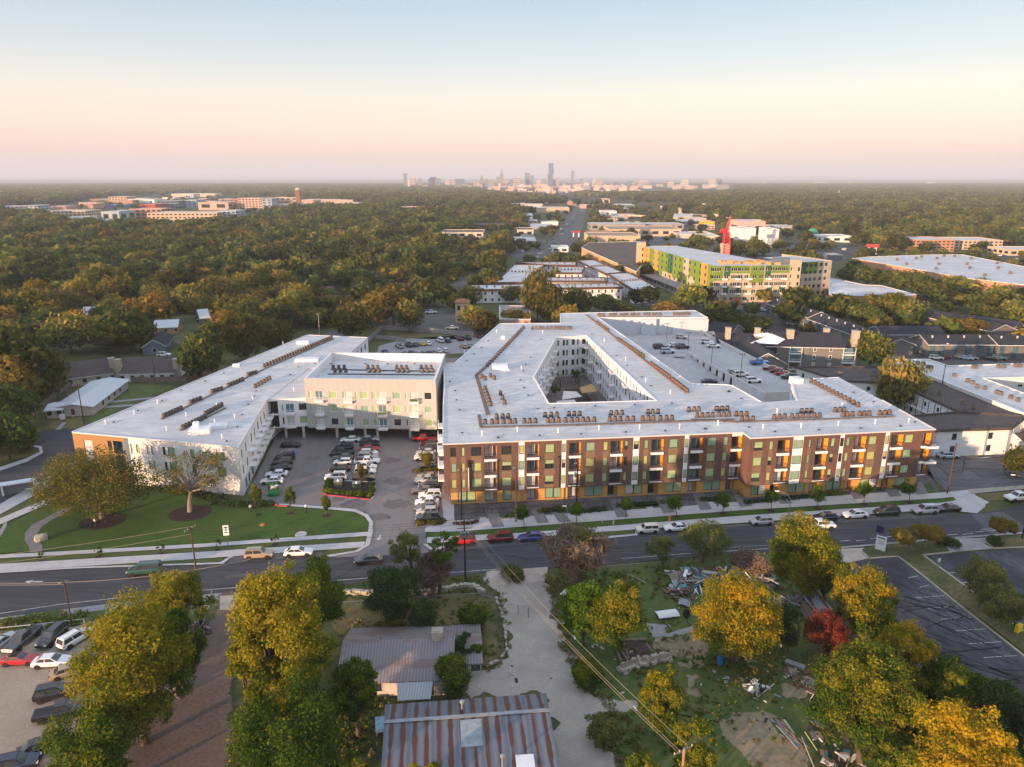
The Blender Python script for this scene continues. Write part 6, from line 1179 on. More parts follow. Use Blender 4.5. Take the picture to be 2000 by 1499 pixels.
for x,y,lab in((661,950,'glass topped planter cube with a lamp on the island, left one'),(697,954,'glass topped planter cube with a warm lamp on the island, right one')):
    P=G(x,y);t=thing('lit_cube',lab,'planter',P);q=MB();q.box((0,0,.7),(1.7,1.7,1.3),.1);link('body',q.mesh('body',mat('mossy glass',(.06,.09,.06),(.1,.11,.06),1.5,.4)),t);q=MB();q.box((0,0,1.37),(1.8,1.8,.05),.1);link('lid',q.mesh('lid',GREYM),t)
    q=MB();q.lathe([(.09,0),(.12,.1),(0,.2)],(0,-.3,1.42),8);e=bpy.data.materials.get('lit lamp')or bpy.data.materials.new('lit lamp');e.use_nodes=True;bs=e.node_tree.nodes['Principled BSDF'];bs.inputs['Emission Color'].default_value=(1,.62,.22,1);bs.inputs['Emission Strength'].default_value=5;link('lamp',q.mesh('lamp',e),t)
# ------------------------------------------------------------------ the woods
def wood_tree(seed,mats,n,leaf,tone,rx=5.6,H=10.8,nl=15):
    lob=make_lobes(seed,rx,rx,H*.18,H,nl,rx*.5,lambda x,y,z,r:tone+.28*z+r.uniform(-.15,.15),.8,.5);return leaf_mesh('crown',seed,lob,n,leaf,mats,.62),trunk_mesh('trunk',lob,H*.3,.26,BARK,seed,6)  # tint rises with height: sunlit tops put into the leaf colour
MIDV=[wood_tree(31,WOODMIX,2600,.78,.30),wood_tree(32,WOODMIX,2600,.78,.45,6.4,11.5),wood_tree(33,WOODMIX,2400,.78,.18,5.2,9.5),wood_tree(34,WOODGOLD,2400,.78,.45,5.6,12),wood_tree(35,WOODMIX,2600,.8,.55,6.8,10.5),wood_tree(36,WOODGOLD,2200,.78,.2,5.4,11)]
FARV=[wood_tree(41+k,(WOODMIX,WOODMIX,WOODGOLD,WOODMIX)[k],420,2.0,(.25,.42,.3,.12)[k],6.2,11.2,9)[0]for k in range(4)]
def clump(seed,tone,mats):
    rr=random.Random(seed);L_=[]
    for i in range(13):s=rr.uniform(5,7.5);L_.append((rr.uniform(-17,17),rr.uniform(-17,17),rr.uniform(4.5,7),s,s,4.6,tone+rr.uniform(-.2,.3)))
    return leaf_mesh('crown',seed,L_,900,4.4,mats,.75)
CLUMPV=[clump(51,.2,WOODMIX),clump(52,.4,WOODMIX),clump(53,.3,WOODMIX)]
def inside(x,y,poly):
    c=False;n=len(poly)
    for i in range(n):
        x1,y1,x2,y2=*poly[i],*poly[(i+1)%n]
        if(y1>y)!=(y2>y)and x<(x2-x1)*(y-y1)/(y2-y1)+x1:c=not c
    return c
def wpoly(s):return[(G(*p).x,G(*p).y)for p in s]

OPEN=[wpoly(p)for p in(
    [(-200,1210),(-200,930),(0,905),(60,840),(70,820),(85,808),(240,735),(240,690),(420,690),(640,640),(660,600),(690,572),(830,560),(850,590),(890,580),(960,590),(1090,590),(2100,590),(2100,1210)],
    [(830,566),(900,522),(960,545),(1110,600),(830,630)],[(905,565),(1000,510),(1140,470),(1250,430),(1300,432),(1700,480),(1780,500),(2100,560),(2100,600),(905,600)],
    [(985,520),(1000,470),(1020,440),(1080,420),(1140,398),(1330,420),(1520,440),(1680,470),(1640,520),(1200,530)],[(200,452),(60,425),(0,425),(0,408),(60,406),(120,400),(190,386),(330,378),(470,380),(560,392),(760,402),(760,410),(560,414),(470,440),(300,446)],
    [(770,410),(880,404),(880,420),(775,424)],[(1640,505),(1990,480),(2100,500),(2100,560),(1900,560)],[(1760,492),(1790,472),(1960,478),(2000,496)],[(860,470),(960,440),(1000,440),(985,475),(920,500),(870,485)],
    [(1120,398),(1060,388),(930,374),(940,367),(1100,376),(1200,390),(1330,396),(1420,415),(1180,418)],[(930,362),(1440,362),(1440,377),(1180,381),(930,373)],[(985,470),(1040,420),(975,412),(980,404),(1120,396),(1150,440),(1110,500)])]
GAPS=[wpoly(p)for p in([(95,705),(120,692),(245,686),(245,770),(100,800)],[(0,690),(60,660),(110,660),(105,700),(40,715)],[(165,690),(235,690),(225,745),(120,760)],[(285,655),(380,645),(380,690),(300,700)],[(298,618),(350,620),(350,645),(300,650)],[(395,645),(460,630),(470,665),(400,675)],[(575,570),(690,575),(690,600),(580,600)],[(380,585),(440,560),(460,568),(400,592)],[(315,533),(350,530),(350,552),(318,556)],[(240,560),(280,552),(280,568),(245,576)])]
rw=random.Random(99);pts=[];HS=[]
for x_,y_ in((30,612),(60,575),(110,640),(175,600),(215,560),(240,625),(285,590),(360,560),(395,605),(420,540),(470,560),(505,520),(540,590),(560,545),(610,530),(640,560),(660,505),(150,540),(90,520),(300,520),(720,530),(780,500),(20,540),(445,500)):
    P=G(x_,y_,6);HS.append((P.x,P.y,x_,y_))
def scatter(y0,y1,sp,jit=.45):
    y=y0
    while y<y1:
        half=.80*y+30;x=-half
        while x<half:
            px,py=x+rw.uniform(-jit,jit)*sp,y+rw.uniform(-jit,jit)*sp
            if not any(inside(px,py,o)for o in OPEN)and not any(inside(px,py,o)for o in GAPS)and not any((px-h_[0])**2+(py+6-h_[1])**2<130 for h_ in HS)and rw.random()>(.1 if y<1150 else 0):pts.append((px,py,sp))
            x+=sp
        y+=sp
scatter(120,1150,11.6);nmid=len(pts);scatter(1150,2600,15,.5);nfar=len(pts);scatter(2600,8200,31,.5)
mid=sorted(pts[:nmid],key=lambda p:math.hypot(p[0]*.8,p[1]));SOLO=196
solo,rest=mid[:SOLO],mid[SOLO:]
WL=['dark green tree among the wood beyond the white roofed house','olive green tree among the wood left of the west block','small deep green tree in the near wood','ochre tree standing out in the near wood','yellowish broad tree in the near wood','bronze tree in the near wood']
MIDO=[]
for k,(c,t_)in enumerate(MIDV):
    o=thing('wood_tree',WL[k],'tree',(0,-3000,0),0,'near wood '+WL[k]);link('crown',c,o);link('trunk',t_,o);MIDO.append([o,False])
def put_mid(k,x,y,s,sz=None,label=None,group=None):
    o,used=MIDO[k]
    if used:o=copy_tree(o)
    MIDO[k][1]=True;o.location=(x,y,0);o.rotation_euler=(0,0,rw.uniform(0,6.28));o.scale=(s,s,sz or s)
    if label:o['label']=label;o['group']=group or 'placed '+label
    return o
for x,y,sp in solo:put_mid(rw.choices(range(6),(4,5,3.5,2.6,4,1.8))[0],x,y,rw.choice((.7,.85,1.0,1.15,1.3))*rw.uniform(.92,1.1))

def mtree(bx,by,ty,k,label,hw=None):
    P=G(bx,by);H=GY(bx,ty,P.y).z;s=H/(10.8,11.5,9.5,12,10.5,11)[k];s2=hw/scale_at(P)/(5.6,6.4,5.2,5.6,6.8,5.4)[k]if hw else s
    o=put_mid(k,P.x,P.y,s2,s,label)
    return o
for a in((85,785,690,4,'yellow green tree at the fence left of the white roofed house',44),(20,790,640,0,'dark tall tree at the left edge above the side street'),(25,840,755,2,'shrubby green tree left of the dark side street',40),(20,900,810,2,'low green tree on the corner island of the side street',36),(55,880,838,4,'small bright bush tree at the kerb of the corner island',20),(395,748,655,0,'round dark tree beyond the west block roof',36),(480,705,618,4,'yellow green tree behind the crossarm pole beyond the west block',34),(543,690,628,4,'yellow green tree at the far corner of the west block',28),(240,690,608,0,'big dark tree behind the brown roofed houses',50),(140,690,620,1,'olive tree above the brown roofed house',44),(300,640,570,3,'golden tree behind the blue grey house',34),(340,610,572,0,'dark tree left of the blue grey house',30),
          (690,665,598,1,'dark green tree with yellow top beside the retaining wall',34),(768,640,565,3,'golden tree behind the retaining wall',48),(740,630,572,4,'yellow green tree left of the golden tree by the retaining wall',30),(800,650,590,1,'bronze green tree right of the golden tree by the retaining wall',26),(850,600,548,2,'dark tree behind the rear street',30),(930,645,600,1,'round bronze tree beside the red tiled house',26),(945,655,610,4,'yellow bronze tree at the left of the white roof edge',24),(1000,640,605,5,'reddish bush tree behind the left white roof',22),(1025,645,612,3,'orange brown tree behind the left white roof',18),(1050,625,535,4,'tall yellow green tree before the white and brown apartments',28),(1075,632,560,4,'bright yellow tree before the white and brown apartments',28),(1110,640,598,3,'pale gold tree behind the rear white roof corner',26),(1130,620,565,1,'bronze green tree before the white and brown apartments',26),(1180,612,575,0,'green tree right of the red sedan behind the rear roofs',24),(1255,600,562,2,'dark tree at the end of the white and brown apartments',24),(1215,615,592,0,'green bush tree behind the rear white roof',22),(1300,612,588,3,'golden low tree behind the rear white roof',30),(1345,608,560,1,'dark bronze tree before the green and cream block',30),(1372,600,560,0,'dark green tree before the green and cream block corner',22),(1390,625,600,2,'round green bush on the lot behind the rear roof',20),
          (1565,600,562,1,'bronze tree at the right wing of the green and cream block',22),(1470,655,618,2,'wide dark bush tree in the lot of the dark roofed row',36),(1442,650,628,0,'dark bush left of the dark roofed row lot',24),(1698,720,652,1,'round olive tree before the grey gable',34),(1752,800,708,4,'bushy green tree in the motel court',40),(1738,790,730,0,'dark low tree in the motel court',24),(1700,625,582,3,'golden tree among the dark roofs',26),(1740,630,580,4,'yellow green tree among the dark roofs',28),(1775,635,590,1,'bronze green tree among the dark roofs',30),(1690,640,600,2,'dark green tree left of the golden one among the dark roofs',30),(1850,655,620,3,'golden brown tree over the far dark roofs',30),(1900,660,625,5,'ochre tree over the far dark roofs',28),(1870,580,545,4,'yellow green tree before the long white store roof',36),(1835,590,555,0,'green tree before the long white store roof',30),(1950,610,560,0,'dark green tree before the right end of the store',34),(1925,580,548,4,'bright tree at the right end of the store',30),(1985,640,590,4,'yellow green tree at the right edge by the dark roofs',34),(1990,690,640,3,'golden tree at the right edge by the dark roofs',30),(1720,560,528,0,'green tree at the brick end of the store',30),(1780,580,535,2,'dark green tree beside the brick end of the store',36),(1670,560,520,2,'dark green tree between the low flat roof and the store',30),(1600,620,590,1,'olive tree behind the dark roofed row',28),(1640,610,575,0,'green tree behind the dark roofed row',28),(1985,930,880,4,'yellow tree at the right edge by the asphalt yard',24),
          (1000,590,560,0,'dark tree at the left end of the white and brown apartments',26),(925,590,560,1,'bronze tree left of the white and brown apartments',24),(965,540,505,0,'dark round tree at the long street',24),(1105,520,495,0,'dark tree behind the white and brown apartments',20),(1255,545,515,2,'dark tree at the stair tower',18),(1365,490,460,0,'dark tree left of the red crane',20),(1410,480,462,2,'dark tree right of the red crane',16),(1475,500,468,0,'dark tree before the white office',22),(1440,485,470,2,'dark bush tree by the white office',14),(1520,490,470,1,'dark tree right of the white office tower',14),(1560,500,485,0,'dark tree by the street right of the white office',16)):mtree(*a[:5],*a[5:])
def instancer(name,variants,P,label=None):
    me=bpy.data.meshes.new(name);me.from_pydata([p[:3]for p in P],[],[])
    for an,ty,k in(('scl','FLOAT',3),('rot','FLOAT',4),('idx','INT',5)):a=me.attributes.new(an,ty,'POINT');a.data.foreach_set('value',[p[k]for p in P])
    o=link(name,me);tag(o,kind='stuff');ng=bpy.data.node_groups.new(name,'GeometryNodeTree');ng.interface.new_socket('Geometry',in_out='INPUT',socket_type='NodeSocketGeometry');ng.interface.new_socket('Geometry',in_out='OUTPUT',socket_type='NodeSocketGeometry');n,L=ng.nodes,ng.links
    i,q=n.new('NodeGroupInput'),n.new('NodeGroupOutput');ip=n.new('GeometryNodeInstanceOnPoints');L.new(i.outputs[0],ip.inputs['Points']);jn=n.new('GeometryNodeJoinGeometry')
    for v in reversed(variants):oi=n.new('GeometryNodeObjectInfo');oi.inputs['Object'].default_value=v;oi.inputs['As Instance'].default_value=True;L.new(oi.outputs['Geometry'],jn.inputs[0])
    L.new(jn.outputs[0],ip.inputs['Instance']);ip.inputs['Pick Instance'].default_value=True
    def at(nm,ty):a=n.new('GeometryNodeInputNamedAttribute');a.data_type=ty;a.inputs['Name'].default_value=nm;return a.outputs['Attribute']
    L.new(at('idx','INT'),ip.inputs['Instance Index']);L.new(at('scl','FLOAT'),ip.inputs['Scale']);cb=n.new('ShaderNodeCombineXYZ');L.new(at('rot','FLOAT'),cb.inputs[2]);L.new(cb.outputs[0],ip.inputs['Rotation']);L.new(ip.outputs[0],q.inputs[0])
    md=o.modifiers.new('scatter','NODES');md.node_group=ng;return o
def src(meshes,name):
    out=[]
    for k,m in enumerate(meshes):
        x,y,sp=rest.pop(rw.randrange(len(rest)))if name=='wood_tree' else(rw.uniform(-900,-300),3000+40*k,0)
        out.append(tag(link(name,m,None,(x,y,0)),kind='stuff')if name!='wood_tree' else tag(link(name,m,None,(x,y,0)),'distant tree crown in the wood, too far to show its trunk','tree','distant single trees'))
    return out
fs=src(FARV,'wood_tree');cs=src(CLUMPV,'woodland')
instancer('woodland',fs,[(x,y,0,rw.choice((.62,.8,.95,1.1,1.35))*rw.uniform(.9,1.12),rw.uniform(0,6.28),rw.choices(range(4),(4,4,2.4,3.4))[0])for x,y,sp in rest])
instancer('far_woodland',fs,[(x,y,-1,rw.uniform(1.1,1.7),rw.uniform(0,6.28),rw.choices(range(4),(4,4,1,5))[0])for x,y,sp in pts[nmid:nfar]])
instancer('horizon_woodland',cs,[(x,y,-1,rw.uniform(.9,1.3),rw.uniform(0,6.28),rw.randrange(3))for x,y,sp in pts[nfar:]])
print('TREES solo',len(solo),'rest',len(rest),nfar-nmid,len(pts)-nfar)
# ------------------------------------------------------------------ neighbouring houses
PALEW=mat('pale wall',(.5,.47,.42),(.43,.4,.36),.6);GREYW=mat_bricks('grey boards',(.2,.19,.185),(.175,.165,.16),(.12,.115,.11),20,.22,offset=0);TEALW=mat('teal blue panel',(.05,.12,.16),(.07,.15,.19),.7);METALW=mat_ribs('white sheet roof',(.62,.65,.68),(.5,.53,.57),.4,.45,.2)
BRN=mat('brown mansard shingle',(.12,.065,.045),(.09,.05,.036),.8);REDT=mat_ribs('red clay tiles',(.36,.13,.07),(.26,.09,.05),.5,.8);TERRA=mat('sunlit terracotta wall',(.5,.27,.17),(.42,.23,.15),.4);SANDW=mat('sand stucco',(.6,.46,.34),(.53,.4,.29),.4)
GABLES=[];STREETP=wpoly([(1030,508),(1075,465),(1098,440),(1108,420),(1118,404),(1150,402),(1145,440),(1132,470),(1115,508)])
def gable(name,label,r0,r1,wid,eave,rise,wall,roof,hip=0.0,over=.5,windows=(),chim=(),cat='house',base=0.0,door=True,trim=WTRIM):
    """r0, r1: ends of the ridge in photo pixels at ridge height"""
    z=base+eave+rise;A,B_=G(*r0,z),G(*r1,z);d=B_-A;d.z=0;L=d.length;GABLES.extend([(A.x+d.x*q_/6,A.y+d.y*q_/6,wid/2+4)for q_ in range(7)]);rz=math.atan2(d.y,d.x);c=(A+B_)/2;t=thing(name,label,cat,(c.x,c.y,base),rz);h=L/2;k=wid/2
    b=MB();b.prism([(-h,-k),(h,-k),(h,k),(-h,k)],0,eave)
    if hip==0:
        for sx in(-1,1):b.poly([(sx*h,-k,eave),(sx*h,k,eave),(sx*h,0,eave+rise)])
    link('wall',b.mesh('wall',wall),t);r=MB();o=over;dz=rise/k*o;e=eave-dz
    hx=h-hip*k
    for sy in(-1,1):r.poly([(-h-o,sy*(k+o),e),(h+o,sy*(k+o),e),(hx+(o if not hip else 0),0,eave+rise+.06),(-hx-(o if not hip else 0),0,eave+rise+.06)]);r.poly([(-h-o,sy*(k+o),e-.2),(h+o,sy*(k+o),e-.2),(h+o,sy*(k+o),e),(-h-o,sy*(k+o),e)],1)
    for sx in(-1,1):
        if hip:r.poly([(sx*(h+o),-k-o,e),(sx*(h+o),k+o,e),(sx*hx,0,eave+rise+.06)]);r.poly([(sx*(h+o),-k-o,e-.2),(sx*(h+o),k+o,e-.2),(sx*(h+o),k+o,e),(sx*(h+o),-k-o,e)],1)
        else:
            for sy in(-1,1):r.poly([(sx*(h+o),sy*(k+o),e-.22),(sx*(h+o),sy*(k+o),e),(sx*(h+o),0,eave+rise+.06),(sx*(h+o),0,eave+rise-.16)],1)
    ro=link('roof',r.mesh('roof',[roof,trim]),t)
    for x,y,s,hh in chim:q=MB();q.box((x,y,(eave+rise+hh)/2),(s,s,eave+rise+hh));q.box((x,y,eave+rise+hh+.08),(s*1.15,s*1.15,.16));link('chimney',q.mesh('chimney',STONE),t)
    for side,x,zz,w_,hh,kind in windows:
        q=MB();q.box((0,0,hh/2),(w_+.16,.08,hh+.16));rot=0 if side in 'fb' else math.pi/2;y={'f':-k-.03,'b':k+.03}.get(side);loc=(x,y,zz)if y is not None else((-h-.03 if side=='l' else h+.03),x,zz)
        f=link('door' if kind=='d' else 'window',q.mesh('window',WTRIM),t,loc,rot);p=MB();p.box((0,0,hh/2),(w_,.12,hh));link('pane',p.mesh('pane',GLASS if kind!='d' else BRN),f)
    return t
win4=lambda L,n,z=.9,w_=1.3,h=1.3,side='f':[(side,-L/2+L*(i+.5)/n,z,w_,h,'w')for i in range(n)]
gable('house','low house with a white metal roof on the corner of the side street',(140,789),(214,738),10.5,2.8,.9,PALEW,METALW,windows=win4(18,3,side='b')+[('l',0,.2,1.1,2.1,'d'),('l',3,.9,1.6,1.3,'w')]+win4(18,4,side='f'));gable('house','small white roofed wing left of the corner house',(98,789),(128,787),7.5,2.6,.7,PALEW,METALW,windows=win4(5,2))
gable('house','brown roofed white house with two pale chimneys behind the board fence',(250,698),(352,696),15,3.1,3.6,WHITE,SHINGLE,windows=win4(19,6),chim=((-9.6,-5.4,1.7,.5),(9.0,-5.4,1.7,.3)));gable('house','brown roofed house with one pale chimney left of the two chimney house',(132,709),(212,700),14,3.1,3.4,PALEW,SHINGLE,windows=win4(16,4),chim=((6.5,-4.2,1.7,.8),))
gable('house','blue grey gabled house behind the two chimney house',(299,664),(316,646),8,3.4,2.4,TEALP,SHINGLED,windows=[('l',0,1,1.4,1.4,'w')]);gable('house','brick house with a patch of white roof among the trees',(304,626),(348,624),10,3.0,2.2,TERRA,METALW,windows=win4(12,3));gable('house','dark roofed house at the left edge among the trees',(22,666),(64,664),11,3.0,2.6,PALEW,SHINGLE,windows=win4(12,3));gable('house','brown roofed house with a stone chimney behind the west block',(416,646),(462,640),12,3.0,2.6,TERRA,SHINGLE,windows=win4(12,3),chim=((-5,-4,1.6,.8),))
gable('house','long red brown roofed hall with white walls and small white dormers',(584,577),(680,577),16,4,3.2,WHITE,BRN,windows=win4(24,6,1.2,1.4,1.5),cat='building');gable('house','grey roofed house deep in the wood',(312,538),(345,538),14,3,3,PALEW,SHINGLE);gable('house','pale roofed house in the wood beside a street gap',(395,572),(425,566),14,3,3,PALEW,SHINGLED);gable('house','small pale roofed house near the long hall',(742,560),(770,562),10,3,2.2,WHITE,METALW);gable('house','brown roofed house right of the pale one by the rear street',(792,553),(815,553),12,3,2.6,TERRA,BRN);gable('house','small shed roof by the dark side street under the trees',(-20,768),(40,764),9,2.6,1.6,PALEW,SHINGLE)
rh=random.Random(71)
for hx,hy,x_,y_ in HS:o_=gable('wood_house','house roof glimpsed between the trees of the wood',(x_-rh.uniform(8,13),y_),(x_+rh.uniform(8,13),y_+rh.uniform(-2,2)),11,3.0,3.0,rh.choice([PALEW,TERRA,WHITE,GREYW]),rh.choice([SHINGLE,SHINGLED,SHINGLE,METALW,BRN]),windows=win4(10,3));o_['group']='houses in the wood'
def board_fence(label,pts,h=1.9,m=None,name='board_fence',th=.06):
    t=thing(name,label,'fence',(pts[0].x,pts[0].y,0));rr=random.Random(len(label));b,p_=MB(),MB()
    for p,q in zip(pts,pts[1:]):
        d=q-p;n=max(1,int(d.length/2.4));rz=math.atan2(d.y,d.x)
        for i in range(n):c=p+d*(i+.5)/n;hh=h*rr.uniform(.93,1.05);b.box((c.x,c.y,hh/2+.05),(d.length/n-.04,th,hh),rz)
        for i in range(n+1):c=p+d*i/n;p_.box((c.x,c.y,h/2),(.12,.12,h+.1),rz)
    b.build('panel',m or WOODF,t);p_.build('post',m or WOODF,t);return t
board_fence('weathered board fence behind the grass lot of the corner house',[G(*p)for p in[(244,746),(300,748),(368,746),(420,726)]]);board_fence('weathered board fence left of the corner house',[G(*p)for p in[(66,812),(110,776),(140,756),(160,748)]]);board_fence('pale retaining wall behind the rear car park',[G(*p)for p in[(720,668),(747,645),(830,649),(925,658)]],2.0,CONC2,'retaining_wall',.3);board_fence('short pale retaining wall inside the rear car park corner',[G(*p)for p in[(733,662),(765,664),(793,670)]],1.6,CONC2,'retaining_wall',.3)
structure('verge',[G(*p)for p in[(747,646),(830,650),(925,659),(880,664),(760,660)]],Z(2),DRY);structure('car_park',[G(*p)for p in[(735,694),(740,676),(790,662),(925,654),(960,650),(940,690)]],Z(2),CONC2);structure('lot',[G(*p)for p in[(800,640),(812,606),(890,600),(905,640),(925,652),(747,642)]],Z(1),ASPHW);structure('street',[G(*p)for p in[(640,668),(700,640),(745,636),(800,640),(925,652),(990,656),(990,648),(900,640),(812,612),(850,560),(838,558),(790,615),(740,628),(690,632),(630,655)]],Z(2),ASPHW)
structure('grass_plot',[G(*p)for p in[(215,792),(246,752),(350,754),(420,730),(400,738),(270,782),(172,834),(176,812)]],Z(3),YARD);structure('grass_plot',[G(*p)for p in[(84,838),(110,822),(160,815),(165,838)]],Z(3),DRY)
for q in([(216,784),(300,776),(292,780),(214,788)],[(200,794),(276,789),(268,793),(198,798)],[(108,840),(122,826),(130,826),(118,840)]):structure('path',[G(*p)for p in q],Z(5),CONC2)

def hipbox(name,label,x0,x1,ytop,ybase,depth,wall,roof,rise=1.6,cat='house',wins=0,floors=1):
    P0,P1=G(x0,ybase),G(x1,ybase);H=GY(x0,ytop,P0.y).z-rise*.6;d=P1-P0;rz=math.atan2(d.y,d.x);t=thing(name,label,cat,P0,rz);L=d.length;b=MB();b.prism([(0,0),(L,0),(L,depth),(0,depth)],0,H);link('wall',b.mesh('wall',wall),t)
    r=MB();o=.4;c=(L/2,depth/2,H+rise);E_=[(-o,-o,H),(L+o,-o,H),(L+o,depth+o,H),(-o,depth+o,H)]
    for i in range(4):r.poly([E_[i],E_[(i+1)%4],c])
    r.prism([e[:2]for e in E_],H-.25,H-.01);link('roof',r.mesh('roof',roof),t)
    for f in range(floors):
        for i in range(wins):q=MB();q.box((L*(i+.5)/wins,-.03,H*(f+.5)/floors),(L/wins*.45,.1,H/floors*.45));link('window',q.mesh('window',GLASS),t)
    return t
hipbox('tower_house','cream tower house with a red tiled hip roof behind the left white roof',890,916,588,632,7,SANDW,REDT,1.5,wins=2,floors=2);hipbox('porch','small brick and cream porch at the foot of the tower house',905,927,622,634,3,SANDW,BRN,.5,'porch')
# ------------------------------------------------------------------ flat roofed blocks
FLATS=[]
def flat(name,label,roofpx,z,wall,roof=ROOFW,cat='building',floors=0,wcol=GLASS,gap=4.0,ww=1.4,wh=1.5,sides=(0,),trim=None,trimh=1.1,parapet=.5,base=0.0,skip=0,fin=None):
    """roof outline in photo pixels at height z, first corner front left, going anticlockwise seen from above (front edge first)"""
    P=[G(*p,z)for p in roofpx];a=sum(P[i].x*P[(i+1)%len(P)].y-P[(i+1)%len(P)].x*P[i].y for i in range(len(P)))
    if a<0:P=P[::-1];P=P[-1:]+P[:-1]
    t=thing(name,label,cat,(P[0].x,P[0].y,base));b=MB();r=MB();n=len(P);jobs=[];FLATS.append([(p.x,p.y)for p in P])
    for i in range(n):
        p,q=P[i],P[(i+1)%n];F=Facade(p,q,base,z);vis=F.n.dot(Vector((p.x+q.x,p.y+q.y,0))*-.5)>0
        if floors and vis and F.L>3:
            m=max(1,int(F.L/gap));fh=(z-parapet-base)/floors
            for f in range(skip,floors):
                for k in range(m):u=F.L*(k+.5)/m;F.hole(u-ww/2,u+ww/2,base+f*fh+fh*.28,base+f*fh+fh*.28+wh,.15);jobs.append((F,u,base+f*fh+fh*.28))
        F.wall(b)
    b.build('wall',wall,t);roof_sheet(r,P,z-.25);r.build('roof',roof,t);c=MB();coping(c,P,z-.1,.4,.2 if not trim else .3);c.build('coping',WTRIM if not trim else trim,t)
    if trim:
        c=MB()
        for i in range(n):p,q=P[i],P[(i+1)%n];cc=(p+q)/2;d=q-p;c.box((cc.x,cc.y,z-.12-trimh/2-.003*i),(d.length+.8,.9,trimh),math.atan2(d.y,d.x))
        c.build('mansard',trim,t)
    wmesh=MB();wmesh.box((0,0,wh/2),(ww,.06,wh));wmesh.box((0,-.04,0),(ww+.2,.08,.1),0,1);me=wmesh.mesh('window',[wcol,WTRIM]);lim=95
    for F,u,z_ in jobs[:lim]:link('window',me,t,F.pt(u,z_,-.1)-Vector(t.location),F.rz)
    if len(jobs)>lim:
        m=MB()
        for F,u,z_ in jobs[lim:]:m.box(F.pt(u,z_+wh/2,-.1),(ww,.06,wh),F.rz)
        tag(m.build('window',wcol,t),kind='stuff')
    return t,P
AP='white walled apartments with brown mansard trim, '
def unit_cluster(pxs,z,label,group,casing=HVAC):
    for p in pxs:unit(G(*p,z),label,group,casing)
for px,lab in(([(915,566),(1034,565),(1038,555),(908,557)],'front left bar behind the trees'),([(1086,563),(1215,561),(1200,553),(1081,555)],'front right bar behind the trees'),([(1072,549),(1184,549),(1180,542),(1066,542)],'second bar from the front'),([(968,552),(1020,552),(1064,517),(1008,513)],'slanting left wing'),([(1008,517),(1125,518),(1125,512),(1008,512)],'rearmost bar'),([(1086,533),(1136,533),(1142,522),(1088,521)],'small block in the inner court'),([(1184,535),(1216,532),(1160,508),(1128,509)],'rear right wing'),([(1240,568),(1285,562),(1228,533),(1188,535)],'front right wing')):
    t,P=flat('apartment_wing',AP+lab,px,7.4,WHITE,ROOFW,'apartment building',2,GLASS,3.4,1.0,1.6,trim=BRN,trimh=.9)
    for k in range(8):
        q=P[0].lerp(P[1],(k+.5)/8).lerp(P[3].lerp(P[2],(k+.5)/8),.5);rest_unit(Vector((q.x,q.y,7.2)))
flat('shop','low pinkish building with a grey flat roof behind the bronze tree',[(976,624),(1036,624),(1034,598),(976,597)],5.5,mat('pink stucco',(.45,.3,.26)),CONC2,'building',1,gap=6)

MW=mat_bricks('white painted boards',(.74,.75,.76),(.68,.69,.7),(.58,.58,.6),20,.3,offset=0)
def hole_wall(label):pass
mt,P=flat('motel_wing','white two storey motel wing with a brown roof facing the asphalt yard',[(1831,840),(1973,836),(2003,813),(1872,805),(1777,813)],6.9,MW,SHINGLE,'motel',2,GLASS,6.6,1.2,1.7,trim=SHINGLE,trimh=.3)
mt,P=flat('motel_wing','brown roofed motel wing with open galleries slanting back behind the brick block',[(1874,804),(2002,811),(1793,729),(1752,750)],6.9,MW,SHINGLE,'motel',2,GLASS,5,1.0,1.3,trim=SHINGLE,trimh=.25)
F=Facade(P[3],P[0],0,6.9);
for z_ in(3.2,):
    b=MB();b.box(F.pt(F.L/2,z_,.8),(F.L,1.6,.22),F.rz);b.box(F.pt(F.L/2,z_+.05,1.62),(F.L,.08,.4),F.rz);o=b.build('gallery',WTRIM,mt);q=MB();railing(q,F,0,F.L,z_+.1,1.55,1.0,60);q.build('railing',DARK,o)
for k in range(12):q=MB();p=F.pt(F.L*k/11,3.4,1.6);q.box((p.x,p.y,3.4),(.14,.14,6.6));q.build('gallery_post',DARK,mt)
mt,P=flat('motel_wing','brown roofed rear motel wing beyond the court tree',[(1644,744),(1716,747),(1716,717),(1556,717)],6.9,MW,SHINGLE,'motel',2,GLASS,5,1.0,1.3,trim=SHINGLE,trimh=.25)
F=Facade(P[0],P[1],0,6.9);b=MB();b.box(F.pt(F.L/2,3.3,.7),(F.L,1.4,.22),F.rz);b.build('gallery',WTRIM,mt)
for px,lab in(((1722,766),'a'),):pass
for x,y in((1800,755),(1836,770),(1882,788),(1902,797),(1884,803),(1706,731),(1640,732)):
    rest_unit(G(x,y,7.0))
flat('motel_wing','white roofed long motel wing with dark wall vents',[(1795,726),(2000,807),(2070,834),(2070,795),(1921,739),(2070,735),(2070,708),(1852,715),(1813,702),(1738,703)],7.6,WHITE,ROOFW,'motel',2,DARK,7,1.5,.7)
for x,y in((745,150),(845,180),(905,185),(955,220),(990,225),(1245,310),(1390,370),(1440,390),(1490,430),(1570,450),(1705,495),(1745,510),(1855,550),(1930,580),(1450,220),(1480,220),(1720,215),(1780,215),(1905,205),(1955,205)):rest_unit(G(1640+x/5.556,680+y/5.556,7.4))
gable('annex','white annex with a brown roof at the right edge beside the motel',(1985,848),(2080,842),9,3.2,1.6,MW,SHINGLE,windows=win4(10,3),cat='building')
